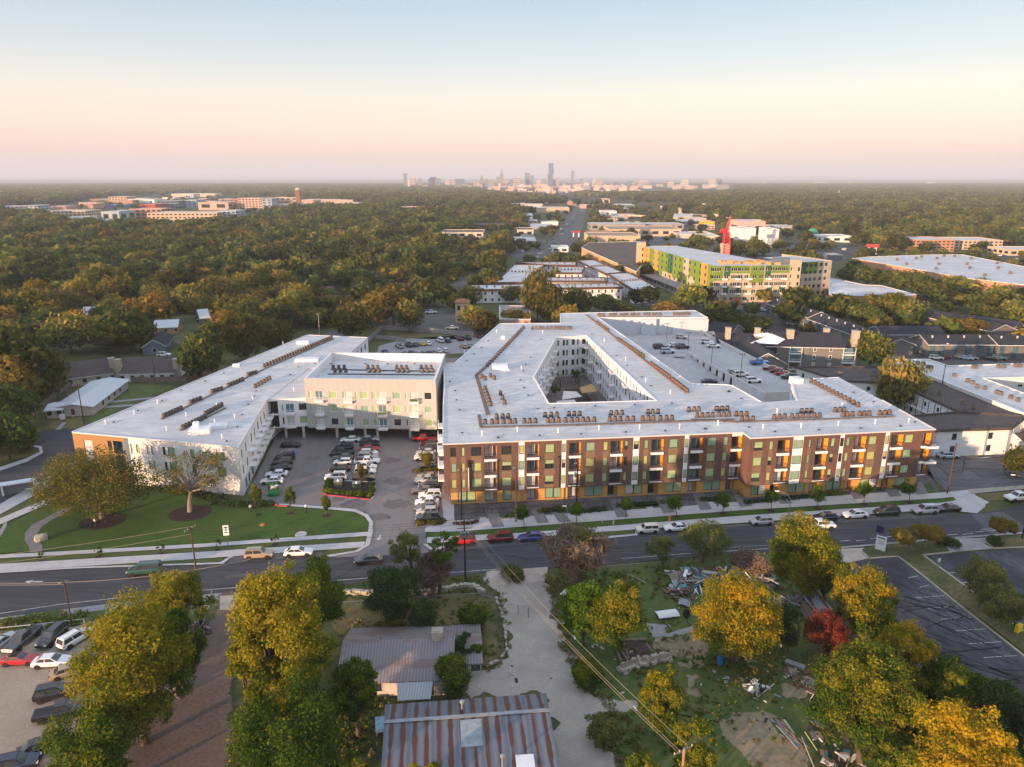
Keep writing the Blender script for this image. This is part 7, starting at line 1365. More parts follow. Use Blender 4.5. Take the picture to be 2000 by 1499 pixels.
structure('lot',[G(*p)for p in[(1725,715),(1760,694),(2080,692),(2080,712),(1850,712)]],Z(1),ASPHW);structure('motel_court',[G(*p)for p in[(1650,760),(1752,752),(1872,806),(1780,815)]],Z(1),mat('red brown court',(.12,.07,.06),(.1,.085,.07),.4));structure('lot',[G(*p)for p in[(1360,640),(1390,598),(1500,594),(1500,612),(1590,632),(1560,650)]],Z(1),ASPH);structure('rear_street',[G(*p)for p in[(1230,590),(1380,592),(1500,590),(1500,602),(1390,606),(1230,602)]],Z(2),ASPHW)
structure('planting_bed',[G(*p)for p in[(1868,888),(1905,872),(1975,868),(1975,876),(1920,888),(1900,896)]],Z(4),BARE)
for a,b_ in(((1872,890),(1888,890)),((1936,888),(1950,887)),((1958,887),(1975,886)),((1906,895),(1932,894))):stripe(G(*a),G(*b_),.35)
# ------------------------------------------------------------------ dark roofed apartments
DR=dict(wall=GREYW,roof=SHINGLED,cat='apartment building')
def teal_row(label,r0,r1,wid,eave=5.6,rise=2.2,n=6,ends=()):
    t=gable('apartment_row',label,r0,r1,wid,eave,rise,GREYW,SHINGLED,cat='apartment building',over=.7);z=eave+rise;A,B_=G(*r0,z),G(*r1,z);L=(B_-A).length;k=wid/2
    for i in range(n+1):
        x=-L/2+L*i/n
        if abs(x)>L/2-.3:x*=(L/2-1.2)/(L/2)
        q=MB();q.box((0,0,eave/2),(1.5,.5,eave-.2));q.box((-.35,-.28,eave/2),(.35,.1,eave-.3),0,1);link('entry_bay',q.mesh('entry_bay',[TEALW,GLASSB]),t,(x,-k-.2,0))
    for i in range(int(L/6)):
        x=-L/2+3+i*6;q=MB();q.lathe([(.3,0),(.3,.5),(.45,.6),(.2,.9),(0,.95)],(0,0,0),8);link('roof_vent',q.mesh('roof_vent',CONC),t,(x,-k*.35,eave+rise*.66))
    return t
teal_row('dark roofed grey apartment row with teal bays running back to the green block',(1520,583),(1602,609),11);teal_row('grey apartment row with a dark roof, its gable end by the round tree',(1606,612),(1758,662),12);teal_row('dark roofed grey apartment row facing the white motel, with pale teal bays',(1800,654),(1925,654),12,n=5);teal_row('dark roofed grey apartment row cut by the right edge',(1934,655),(2060,655),12,n=4)
gable('apartment_row','dark roofed low building among the golden trees',(1712,637),(1832,637),11,4.6,2.2,GREYW,SHINGLED,cat='apartment building');gable('apartment_row','dark roofed building running right behind the golden trees',(1800,600),(1962,634),13,4.6,2.4,GREYW,SHINGLED,cat='apartment building');gable('apartment_row','dark blue roof behind the low flat roof',(1655,588),(1700,592),14,4.6,2.4,GREYW,SHINGLED,cat='apartment building');gable('apartment_row','dark roof at the right edge under the yellow trees',(1890,615),(1990,628),12,4.6,2.2,GREYW,SHINGLED,cat='apartment building')
def burnt():
    t=gable('damaged_apartment_block','grey three storey apartment block with boarded windows and a torn dark roof',(1492,648),(1640,651),13,8.6,3.6,GREYW,SHINGLED,cat='apartment building',chim=((-25,3,1.8,.5),(-14.5,3.4,1.8,.5),(-4.5,-2.2,2.2,1.2),(9.5,3,1.8,.9),(18,-1.5,2.2,1.2)))
    z=12.2;L=(G(1640,651,z)-G(1492,648,z)).length;k=6.5
    for x in(-3.5,14.5):
        for f in range(3):
            q=MB();q.box((0,-.6,0),(4.2,1.3,.25));q.box((-2,-1.2,1.3),(.15,.15,2.6));q.box((2,-1.2,1.3),(.15,.15,2.6));q.box((0,-1.22,.95),(4,.08,.1));o=link('balcony',q.mesh('balcony',WTRIM),t,(x,-k,.3+2.85*f));p=MB();p.box((0,-.03,1.2),(3,.1,2.1));link('door',p.mesh('door',GLASSB if f else BRN),t,(x,-k,.3+2.85*f))
    for x in(3.2,8.6):
        for f in range(3):q=MB();q.box((0,0,.85),(1.0,.12,1.7));o=link('window',q.mesh('window',WTRIM),t,(x,-k-.02,1.1+2.85*f));p=MB();p.box((0,-.03,.85),(.7,.14,1.4));link('pane',p.mesh('pane',GLASS if f else mat('plywood',(.5,.34,.14))),o)
    q=MB();q.box((0,0,1.2),(4,.14,2.4));link('boarding',q.mesh('boarding',mat('plywood',(.5,.34,.14))),t,(-8.2,-k-.03,.2))
    q=MB();rr=random.Random(6);q.box((-11.5,-k-.04,5.8),(3.6,.1,5.4),0,0)
    for i in range(14):q.box((-11.5+rr.uniform(-2,2),-k-.3-rr.random(),rr.uniform(.3,6)),(rr.uniform(1,3),.12,.2),rr.uniform(-.4,.4),rr.choice([1,1,2]),rr.uniform(-.6,.6))
    link('burnt_opening',q.mesh('burnt_opening',[mat('char',(.03,.022,.018)),mat('charred timber',(.12,.06,.035)),WHITE]),t)
    q=MB();q.poly([(-19,-6.2,9.2),(-9.5,-6.4,9.1),(-6.5,-4,10.4),(-11,-1.5,11.9),(-14,-3.6,10.8)]);q.poly([(-17.5,-2.5,11.5),(-12,-1.2,12.1),(-11,-2.2,11.6),(-15,-3.6,10.9)]);link('tarpaulin',q.mesh('tarpaulin',WTRIM),t)
burnt()
gable('apartment_row','dark roof behind the garage parapet with a pale gable',(1398,650),(1478,652),15,7,3.2,GREYW,SHINGLED,cat='apartment building');gable('apartment_row','dark roofed wing sloping toward the garage parapet',(1462,655),(1500,690),12,6.5,3.2,GREYW,SHINGLED,cat='apartment building');gable('apartment_row','small dark gable right behind the garage parapet',(1426,668),(1452,688),9,5.5,2.6,GREYW,SHINGLED,cat='apartment building');gable('apartment_row','low dark gable at the back corner of the garage',(1395,628),(1440,634),13,5,2.8,GREYW,SHINGLED,cat='apartment building');gable('carport','small dark roofed shelter by the crossing rows',(1572,633),(1596,633),5,2.6,1,WHITE,SHINGLED,cat='shelter')
# ------------------------------------------------------------------ the green and cream block under construction
def green_block():
    LIME=mat('lime green sheathing',(.18,.27,.03),(.14,.22,.03),.25,.8);DKG=mat('bottle green sheathing',(.02,.12,.05),(.03,.1,.05),.3,.8);ORG=mat('orange sheathing',(.6,.3,.06),(.52,.28,.07),.2,.8);CR=mat('cream block',(.5,.42,.31),(.43,.36,.27),.25,.8)
    t=thing('unfinished_apartment_block','large lime green and cream apartment block still under construction','apartment building',G(1400,591));P0,P1=G(1390,592),G(1550,590);H=GY(1385,520,P0.y).z;B0=G(1250,537);Hb=GY(1254,503,B0.y).z
    b=MB();Ff,Fl=Facade(P0,P1,0,H),Facade(B0,P0,0,H);jobs=[];fh=H/5;U=lambda x:Ff.u(x,560);zn=[]
    for x0,x1,f0,f1,m in((1384,1411,3,5,1),(1412,1424,3.6,5,2),(1424,1462,4,5,1),(1463,1490,2.7,5,1),(1492,1503,3.6,5,2),(1503,1539,4,5,1),(1413,1423,1.2,2.2,2),(1438,1448,1.2,2.2,2),(1498,1508,1.2,2.2,2),(1522,1534,1.2,2.2,2)):zn.append((max(0,U(x0)),U(x1),f0*fh,f1*fh,m))
    for x in(1393,1402,1417,1430,1438,1445,1456,1472,1485,1496,1506,1515,1523,1531,1544):
        for f in range(5):u=U(x);Ff.hole(u-1.0,u+1.0,f*fh+1.1,f*fh+2.9,.25);jobs.append((Ff,u,f*fh+1.1))
    Ff.wall(b,0,zn);zl=[]
    n=7;seg=[1,3,1,1,0,1,1]
    n=14;rq=random.Random(15)
    for k in range(n):z0_=fh*rq.choice([.9,1.6,2.0,2.6]);zl.append((Fl.L*k/n,Fl.L*(k+1)/n-.01,z0_,H,(3,3,1,3,1,1,2,1,1,0,1,1,3,1)[k]));zl.append((Fl.L*(k+.2)/n,Fl.L*(k+.8)/n,fh*rq.choice([.9,1.2]),z0_-.05,rq.choice([3,0,1])))
    for k in range(16):
        for f in range(1,5):u=Fl.L*(k+.5)/16;Fl.hole(u-1.2,u+1.2,f*fh+.9,f*fh+2.9,.3);jobs.append((Fl,u,f*fh+1.0))
    Fl.wall(b,0,zl)
    d2=Vector((P1.x+13,P1.y+48,0));Fr=Facade(G(1554,582),G(1617,577),0,H)
    for x in(1562,1573,1581,1590,1600,1610):
        for f in range(5):u=Fr.u(x,550);Fr.hole(u-1.0,u+1.0,f*fh+1.1,f*fh+2.9,.25);jobs.append((Fr,u,f*fh+1.1))
    Fr.wall(b,0,[(0,Fr.u(1594,550),3.4*fh,H,1),(Fr.u(1563,550),Fr.u(1572,550),3.4*fh,H,2)])
    e0,e1=Fr.pt(Fr.L,0),Fr.pt(Fr.L,0,-40);b.poly([(e0.x,e0.y,0),(e1.x,e1.y,0),(e1.x,e1.y,H),(e0.x,e0.y,H)]);bk=B0+(P1-P0).normalized()*26;b.poly([(B0.x,B0.y,0),(bk.x,bk.y,0),(bk.x,bk.y,H),(B0.x,B0.y,H)])
    b.build('wall',[CR,LIME,DKG,ORG],t);r=MB();P2=P0+(bk-B0);r.poly([(P0.x,P0.y,H-.3),(P1.x,P1.y,H-.3),(P1.x+4,P1.y+26,H-.3),(P2.x+10,P2.y+27,H-.3),(bk.x,bk.y,H-.3),(B0.x,B0.y,H-.3)]);r.poly([tuple(Fr.pt(0,H-.3)),tuple(Fr.pt(Fr.L,H-.3)),tuple(Fr.pt(Fr.L,H-.3,-30)),tuple(Fr.pt(0,H-.3,-30))]);r.build('roof',ROOFW,t)
    wm=MB();wm.box((0,0,.9),(2,.08,1.8));wm.box((0,-.05,.9),(.12,.06,1.8),0,1);wm.box((0,-.05,.05),(2.2,.1,.12),0,1);me=wm.mesh('window',[GLASS,WTRIM])
    for F,u,z in jobs[:96]:link('window',me,t,F.pt(u,z,-.15)-Vector(t.location),F.rz)
    m=MB()
    for F,u,z in jobs[96:]:m.box(F.pt(u,z+.9,-.2),(2.1,.1,1.8),F.rz)
    tag(m.build('window',GLASS,t),kind='stuff')

    for x0,x1,yb,yt,dp in((1539,1556,590,508,7),(1241,1258,538,474,8)):
        a,c=G(x0,yb),G(x1,yb);a.y-=1;c.y-=1;h=GY(x0,yt,a.y).z;q=MB();q.prism([(a.x,a.y),(c.x,c.y),(c.x+1,c.y+dp),(a.x+1,a.y+dp)],0,h);o=q.build('stair_tower',CR,t)
        w_=MB()
        for f in range(5):w_.box(((a.x+c.x)/2+1.2,a.y-.05,2+f*fh),(1,.15,2))
        w_.build('slit_window',GLASS,o)
    q=MB();n_=Fl.n
    for f in(0,1):q.box(Fl.pt(Fl.L*.42,3.2*f+.5,4),(Fl.L*.8,8,.7),Fl.rz)
    for k in range(14):q.box(Fl.pt(Fl.L*(.04+.06*k),2,7.6),(.6,.6,3.4),Fl.rz)
    q.build('podium',CONC2,t);q=MB();rr=random.Random(9)
    for i in range(26):p=Ff.pt(rr.uniform(6,Ff.L*.8),H-.3,-rr.uniform(6,22));q.box((p.x,p.y,H+.3),(rr.uniform(3,9),.3,1.4),rr.choice([0,1.57])+Ff.rz)
    q.build('roof_framing',mat('raw timber',(.5,.33,.16),(.42,.28,.14),.5),t)
    q=MB();q.box(Ff.pt(U(1536),H+1.6,-9),(9,5,3),Ff.rz);q.build('roof_housing',TEALP,t);m=MB()
    for k,x in enumerate((1414,1440,1462,1500,1530)):
        for f in range(1,4):m.box(Ff.pt(U(x),f*fh+.8,.5),(3,1,.9),Ff.rz)
    m.build('balcony',WTRIM,t);q=MB();q.box(Ff.pt(U(1441),1.4,.1),(5,.2,2.6),Ff.rz);q.build('hoarding',mat('red primer',(.45,.1,.06),(.5,.2,.1),.8),t)
    return t
green_block()
def crane():
    P=G(1416,503);h=GY(1418,455,P.y).z;tip=GY(1427,422,P.y);RED=mat('crane red',(.6,.03,.03),(.5,.02,.02),.5,.5);t=thing('tower_crane','red lattice tower crane with a raised jib behind the green and cream block','crane',P);b=MB();w_=3.0
    for sx in(-1,1):
        for sy in(-1,1):b.tube([(sx*w_,sy*w_,0),(sx*w_*.7,sy*w_*.7,h)],.34,4)
    n=9
    for k in range(n):
        z0,z1=h*k/n,h*(k+1)/n;s0,s1=w_*(1-.3*k/n),w_*(1-.3*(k+1)/n)
        for a,c in(((-1,-1),(1,-1)),((1,-1),(1,1)),((1,1),(-1,1)),((-1,1),(-1,-1))):b.tube([(a[0]*s0,a[1]*s0,z0),(c[0]*s1,c[1]*s1,z1)],.2,4);b.tube([(a[0]*s1,a[1]*s1,z1),(c[0]*s1,c[1]*s1,z1)],.18,4)
    link('mast',b.mesh('mast',RED),t);j=MB();T=tip-P;J0=Vector((0,0,h));d=T-J0;sd=Vector((0,1,0))
    for a in(-1,1):j.tube([J0+sd*a*1.3,T+sd*a*.5],.5,4)
    j.tube([J0+Vector((-1.5,0,1.5)),T],.5,4)
    for k in range(7):p,q=J0+d*k/7,J0+d*(k+1)/7;j.tube([p+sd*1.2,q-sd*1.1],.3,4);j.tube([p-sd*1.2,q+sd*1.1],.3,4)
    link('jib',j.mesh('jib',RED),t);q=MB();q.box((-3.5,0,h+1.5),(5,3,3));link('counterweight',q.mesh('counterweight',RED),t)
    a=G(1404,502);c=G(1421,502);hh=GY(1404,475,a.y).z;q=MB();q.prism([(a.x,a.y-6),(c.x,c.y-6),(c.x,c.y-1),(a.x,a.y-1)],0,hh);o=tag(q.build('lift_shaft',SANDW),'sunlit cream lift shaft at the foot of the red crane','tower')
crane()
# ------------------------------------------------------------------ stores and mid distance buildings
flat('store','huge store with a white flat roof and a brown side wall',[(1840,535),(1898,545),(2080,566),(2080,540),(2000,521),(1881,498),(1818,498),(1694,502),(1665,505)],10,TERRA,ROOFW,'store')
for x,y in((650,810),(990,865),(1020,810),(820,725),(760,745),(1000,745),(1345,810),(1375,855),(1390,745),(1690,800),(1700,855),(1545,940),(1840,915),(540,760),(1080,715),(1200,720)):rest_unit(G(1660+x/5.88,380+y/5.88,9.8),1.5)
flat('shop','low flat roofed building with white patches beside the green block',[(1620,577),(1752,579),(1790,576),(1722,558),(1690,557),(1617,542)],6,TERRA,mat('mottled white roof',(.75,.75,.74),(.34,.33,.33),.03,.7),'building')
FOOT=[]
def fb(name,label,x0,x1,ytop,ybase,depth,wall,roof=ROOFW,floors=0,cat='building',skew=0.0,band=GLASS):
    P0,P1=G(x0,ybase),G(x1,ybase-skew);H=max(2.5,GY(x0,ytop,P0.y).z);d=P1-P0;L=d.length;rz=math.atan2(d.y,d.x);t=thing(name,label,cat,P0,rz);b=MB();b.prism([(0,0),(L,0),(L,depth),(0,depth)],0,H);link('wall',b.mesh('wall',wall),t);r=MB();r.poly([(.3,.3,H+.1),(L-.3,.3,H+.1),(L-.3,depth-.3,H+.1),(.3,depth-.3,H+.1)]);link('roof',r.mesh('roof',roof),t)
    c=MB();coping(c,[(0,0),(L,0),(L,depth),(0,depth)],H-.05,.5,.7);link('parapet',c.mesh('parapet',wall),t)
    FOOT.append(((P0.x+P1.x)/2-d.y/L*depth/2,(P0.y+P1.y)/2+d.x/L*depth/2,L/2+6,depth/2+6))
    cnt=0;sd=MB()
    for f in range(floors):
        fh=H/floors;n=max(2,int(L/(fh*1.5)));q=MB();q.box((0,-.05,0),(L/n*.55,.3,fh*.45));me=q.mesh('window',band)
        for k in range(n):
            if cnt<90:link('window',me,t,(L*(k+.5)/n,0,fh*(f+.55)));cnt+=1
        n2=max(1,int(depth/(fh*1.5)))
        for k in range(n2):sd.box((-.05,depth*(k+.5)/n2,fh*(f+.55)),(.3,depth/n2*.55,fh*.45));sd.box((L+.05,depth*(k+.5)/n2,fh*(f+.55)),(.3,depth/n2*.55,fh*.45))
    if floors:tag(link('side_window',sd.mesh('side_window',band),t),kind='stuff')
    return t
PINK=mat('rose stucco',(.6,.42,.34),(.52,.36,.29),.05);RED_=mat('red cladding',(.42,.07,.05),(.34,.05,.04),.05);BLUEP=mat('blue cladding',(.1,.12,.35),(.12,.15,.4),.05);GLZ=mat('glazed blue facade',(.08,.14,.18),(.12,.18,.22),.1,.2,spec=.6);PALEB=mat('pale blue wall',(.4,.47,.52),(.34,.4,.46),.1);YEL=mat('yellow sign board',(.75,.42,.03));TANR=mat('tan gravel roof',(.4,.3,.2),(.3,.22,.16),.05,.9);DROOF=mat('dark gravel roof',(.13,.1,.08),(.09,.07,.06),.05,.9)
FB=[('office','white office with a red mark on its wall behind the crane',1440,1474,448,478,30,WHITE,0),('office','rose top storey set behind the white office',1443,1492,434,470,40,PINK,1),('tower_block','plain pale tower slab right of the white office',1496,1518,449,489,25,WHITE,0),('store','white shop with an arcade far behind the crane',1326,1390,407,420,40,CREAM,1),('hotel','long orange and red building under construction behind the store',1786,1862,470,492,40,TERRA,4),('hotel','right half of the long orange and red building behind the store',1863,1956,471,488,40,SANDW,3),
    ('store','tan mall wall left of the stair tower',1150,1250,462,480,50,SANDW,0),('store','orange lit mall front by the highway',1152,1200,457,468,40,TERRA,0),('store','sand coloured mall block under the flyover',1190,1330,449,462,60,SANDW,1),('parking_deck','long dark columned parking deck below the flyover',1153,1260,439,450,40,CONC2,1),('parking_deck','right part of the columned deck',1261,1335,439,449,40,CONC2,1),
    ('shop','small white roofed shop on the long street',1078,1110,484,494,18,WHITE,1),('shop','white roofed diner beside the long street',1058,1090,435,442,30,WHITE,0),('office','white block left of the long street',1003,1040,420,434,40,WHITE,2),('shop','beige shop behind the brown roofed hotel',1010,1042,450,462,40,CREAM,1),('store','long pale store left of the long street far off',985,1112,407,416,60,SANDW,0),('store','upper pale store far along the long street',990,1060,400,408,50,CREAM,0),('motel','brown roofed hotel left of the long street',862,944,455,474,40,CREAM,2),('motel','brown roofed rear hotel wing',875,1000,440,452,40,BRN,1),('shop','pink shop at the far bend of the street',1135,1158,401,408,40,PINK,0),('shop','orange lit low shop before the far tree line',1110,1128,395,401,40,TERRA,0),('store','red roofed white shop far along the street',1024,1048,381,389,50,RED_,0),('shop','yellow sign fronted shop behind the mall',1374,1395,434,444,25,YEL,0),('store','pale low store right of the crane',1325,1395,458,466,40,CREAM,0),('shop','round fronted cream shop left of the crane',1368,1405,462,474,30,CREAM,0),('shop','white roofed shop at the right of the pale tower',1604,1664,463,474,30,WHITE,1),('shop','small dark hut roof before the store',1615,1645,499,509,14,TEALP,0),('store','cream mall far at the right edge',1955,2060,428,442,60,CREAM,1),('store','pale shops far at the right edge',1876,2060,381,387,60,CREAM,0),('shop','beige shop right behind the store',1970,2060,489,500,30,SANDW,1),('shop','cream shop right of the far arcade shop',1402,1420,420,428,30,CREAM,0),
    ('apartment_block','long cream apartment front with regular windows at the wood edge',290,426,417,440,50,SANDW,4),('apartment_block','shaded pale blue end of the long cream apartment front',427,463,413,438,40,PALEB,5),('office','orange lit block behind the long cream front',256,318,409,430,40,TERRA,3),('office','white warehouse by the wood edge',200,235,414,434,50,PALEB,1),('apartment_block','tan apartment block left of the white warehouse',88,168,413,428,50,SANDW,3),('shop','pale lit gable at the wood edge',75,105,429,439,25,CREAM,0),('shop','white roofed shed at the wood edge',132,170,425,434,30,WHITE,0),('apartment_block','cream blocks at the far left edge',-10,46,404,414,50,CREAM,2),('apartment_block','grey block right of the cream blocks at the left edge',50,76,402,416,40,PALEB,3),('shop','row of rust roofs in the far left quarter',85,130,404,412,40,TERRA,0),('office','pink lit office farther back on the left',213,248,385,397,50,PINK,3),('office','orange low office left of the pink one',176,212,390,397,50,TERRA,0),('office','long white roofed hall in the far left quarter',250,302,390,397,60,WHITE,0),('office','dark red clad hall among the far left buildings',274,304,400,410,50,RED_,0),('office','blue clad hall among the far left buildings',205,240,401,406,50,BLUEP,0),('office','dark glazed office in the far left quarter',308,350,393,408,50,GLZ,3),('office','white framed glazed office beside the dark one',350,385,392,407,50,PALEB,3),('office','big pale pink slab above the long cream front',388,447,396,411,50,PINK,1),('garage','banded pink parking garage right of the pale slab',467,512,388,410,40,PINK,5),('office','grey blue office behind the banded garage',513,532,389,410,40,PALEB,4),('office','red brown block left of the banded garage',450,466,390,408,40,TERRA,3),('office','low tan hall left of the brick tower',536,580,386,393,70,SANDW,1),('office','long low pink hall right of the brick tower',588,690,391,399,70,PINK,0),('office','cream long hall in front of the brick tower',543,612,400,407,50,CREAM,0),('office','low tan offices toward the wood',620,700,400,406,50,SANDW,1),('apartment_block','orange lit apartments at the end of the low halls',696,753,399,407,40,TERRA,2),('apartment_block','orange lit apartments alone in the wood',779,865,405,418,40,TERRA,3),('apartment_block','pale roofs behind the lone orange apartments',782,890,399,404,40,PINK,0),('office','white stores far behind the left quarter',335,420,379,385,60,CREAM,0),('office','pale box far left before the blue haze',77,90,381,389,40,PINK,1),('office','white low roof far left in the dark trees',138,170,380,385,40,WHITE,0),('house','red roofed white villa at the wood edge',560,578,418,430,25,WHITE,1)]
for nm,lab,x0,x1,yt,yb,dp,wl,fl in FB:fb(nm,lab,x0,x1,yt,yb,dp,wl,TANR if wl in(SANDW,TERRA)and 'mall' in lab else(DROOF if 'brown roofed' in lab else ROOFW),fl)
flat('store','brown roofed mall with a long golden side wall left of the stair tower',[(1243,531),(1268,500),(1250,472),(1152,474),(1136,484)],9,mat('golden wall',(.52,.34,.16),(.45,.29,.13),.1),DROOF,'store')
def brick_tower():
    P=G(584,400);h=GY(584,372,P.y).z;s=8/scale_at(P);t=thing('brick_tower','slender brown control tower with a pale top among the far left halls','tower',P);b=MB();b.prism([(-s/2,-s/2),(s/2,-s/2),(s/2,s/2),(-s/2,s/2)],0,h);link('shaft',b.mesh('shaft',mat('tower brick',(.25,.12,.07))),t);q=MB();q.lathe([(s*.6,0),(s*.75,h*.08),(s*.5,h*.14),(s*.1,h*.16),(s*.08,h*.3),(0,h*.3)],(0,0,h),8);link('cab',q.mesh('cab',CREAM),t)
brick_tower()
flat('parking_apron','open paved lot of the mall',[(1170,452),(1330,450),(1330,447),(1170,448)],.6,CONC2,CONC2,'lot')

structure('long_street',[G(*p)for p in[(1040,505),(1075,470),(1100,440),(1110,420),(1122,408),(1128,404),(1145,404),(1142,420),(1140,440),(1128,470),(1110,505)]],.3,ASPHW);structure('long_street',[G(*p)for p in[(1128,405),(1090,392),(1010,382),(940,374),(944,372),(1020,379),(1100,387),(1150,402)]],.35,CONC2);structure('street',[G(*p)for p in[(880,560),(925,520),(960,500),(985,500),(940,530),(905,562)]],.05,ASPHW);structure('lot',[G(*p)for p in[(1200,520),(1240,470),(1330,450),(1420,460),(1560,480),(1660,505),(1600,520)]],.02,ASPHW);structure('lot',[G(*p)for p in[(1530,470),(1660,480),(1780,490),(1660,500)]],.03,ASPH);structure('lot',[G(*p)for p in[(1890,495),(2080,498),(2080,520),(2000,515)]],.03,ASPH);structure('lot',[G(*p)for p in[(985,500),(1010,470),(1070,468),(1040,510)]],.02,ASPHW);structure('field',[G(*p)for p in[(-20,428),(85,420),(90,424),(-20,434)]],.1,DRY)
def flyover():
    t=thing('flyover','curved orange lit highway flyover far behind the green block','bridge',G(1200,430));P=[GY(x,y,1150+40*k)for k,(x,y)in enumerate([(1340,428),(1290,421),(1230,421),(1190,424),(1160,430)])];b=MB()
    for p,q in zip(P,P[1:]):c=(p+q)/2;d=q-p;b.box((c.x,c.y,c.z-1),(d.length+2,14,2.2),math.atan2(d.y,d.x))
    b.build('deck',SANDW,t)
    for p in P:q=MB();q.box((p.x,p.y,(p.z-2)/2),(3,3,max(1,p.z-2)));q.build('pier',CONC,t)
flyover()
rr=random.Random(12)
for k in range(26):
    f=rr.random();x=1066+f*66+rr.uniform(-8,8);y=488-f*78;o=car(x,y,62-8*f,rr.choice(['sedan','suv']),rr.choice(['white','darkgrey','silver','maroon']),'car in the traffic on the long street toward the skyline',group='traffic on the long street')
for k in range(40):
    x,y=rr.choice([(rr.uniform(1540,1650),rr.uniform(474,492)),(rr.uniform(1900,2000),rr.uniform(499,508)),(rr.uniform(940,1010),rr.uniform(520,548)),(rr.uniform(1010,1060),rr.uniform(478,504))]);car(x,y,rr.uniform(0,180),rr.choice(['sedan','suv']),rr.choice(['white','darkgrey','silver','white']),'distant parked car on one of the far lots',group='cars on the far lots')
b=MB();
for lab,x,y0,y1,m in(('red framed sign tower on white legs by the far store',1702,477,499,RED_),('orange sign tower at the highway corner',1125,451,464,RED_),('green round sign disc behind the pale tower',1586,452,466,mat('sign green',(.05,.3,.16)))):
    P=G(x,y1);h=GY(x,y0,P.y).z;t=thing('sign_tower',lab,'sign',P)
    for sx in(-3,3):q=MB();q.box((sx,0,h/2),(1.4,1.4,h));link('leg',q.mesh('leg',WTRIM),t)
    q=MB();q.box((0,0,h*.85),(11,2,h*.3))if 'round' not in lab else q.lathe([(0,-5),(4,-4),(6,0),(4,4),(0,5)],(0,0,h*.8),12);link('board',q.mesh('board',m),t)
# ------------------------------------------------------------------ downtown skyline, nine kilometres away
ORD='first second third fourth fifth sixth seventh eighth ninth tenth eleventh twelfth thirteenth fourteenth fifteenth sixteenth seventeenth eighteenth nineteenth twentieth'.split();ORD+=['twenty-'+o for o in ORD[:9]]+['thirtieth']+['thirty-'+o for o in ORD[:9]]+['fortieth']+['forty-'+o for o in ORD[:9]]+['fiftieth']+['fifty-'+o for o in ORD[:9]]
TGL=mat('tower glass',(.16,.22,.28),(.2,.26,.31),.004,.3);TGR=mat('tower grey',(.3,.29,.3),(.26,.25,.27),.004);TPK=mat('tower rose',(.55,.4,.35),(.48,.35,.31),.004);TCR=mat('tower cream',(.66,.55,.46),(.58,.48,.4),.004);TBL=mat('tower blue',(.1,.17,.28),(.12,.2,.32),.004,.3)
TW=[(789.5,795.5,339,369,TGL,'slim'),(797,801,352,369,TCR,'low'),(802.5,812,346,369,TPK,'stepped'),(817.5,823.5,349,369,TGR,'slim'),(826,836,362,371,TPK,'low'),(837.5,854,346,369,TGR,'stepped'),(853,860,349,369,TGL,'slab'),(870,879,352,369,TCR,'slab'),(881,890,351,369,TPK,'slab'),(890,907,350,369,TBL,'slab'),(914,922,364,372,TCR,'low'),(925,931,356,370,TGR,'low'),(932,937,357,370,TPK,'low'),(938,944.5,342,368,TGR,'spire'),(947,953,349,368,TGL,'stepped'),(954,966,352,368,TGR,'low'),(970.5,976,345,368,TGR,'slab'),(976.5,983,330,368,TGR,'spire'),(984,992,350,368,TPK,'slab'),(974,988,358,374,TCR,'low'),(996,1002,350,368,TGL,'slab'),(1003,1016,347,368,TPK,'slab'),(1025,1035,338,366,TGL,'crown'),(1036,1043,343,366,TGL,'slab'),(1048,1056,353,368,TPK,'low'),(1057,1068,351,367,TGR,'slab'),(1070.5,1080,319,365,TBL,'jenga'),(1081,1085,351,366,TGR,'low'),(1087,1092,346,366,TPK,'slim'),(1095,1112,363,372,TPK,'low'),(1114.5,1121,333,366,TGR,'crown'),(1132,1138.5,349,366,TGR,'slab'),(1126,1132,360,372,TPK,'low'),(1141,1150,357,372,TCR,'low'),(1156,1164,351,374,TCR,'spire'),(1163,1176,351,368,TPK,'slab'),(1181,1187,358,369,TGR,'slab'),(1191,1194,357,369,TGR,'slim'),(1195,1205,366,376,TCR,'low'),(1209,1223,366,378,TCR,'low'),(1225,1234,354,372,TBL,'slab'),(1235,1244,367,378,TPK,'low'),(1245,1256,353,372,TPK,'stepped'),(1256,1268,352,375,TPK,'spire'),(1258,1272,367,379,TCR,'low'),(1281,1294,360,370,TCR,'slab'),(1304,1315,356,370,TCR,'stepped'),(1321,1330,361,371,TPK,'low'),(1330,1343,352,370,TCR,'stepped'),(1373,1384,361,371,TPK,'low'),(1385,1396,350,372,TCR,'slab'),(1396,1408,349,371,TGR,'slab'),(1409,1422,361,371,TGR,'low')]
CN={TGL.name:'blue grey',TGR.name:'grey',TPK.name:'rose',TCR.name:'cream',TBL.name:'dark blue'};FN=dict(slim='slim tower',low='low block',stepped='stepped tower',slab='slab tower',spire='tower with a spire',crown='tower with a crowned top',jenga='tallest tower with stacked offset boxes')
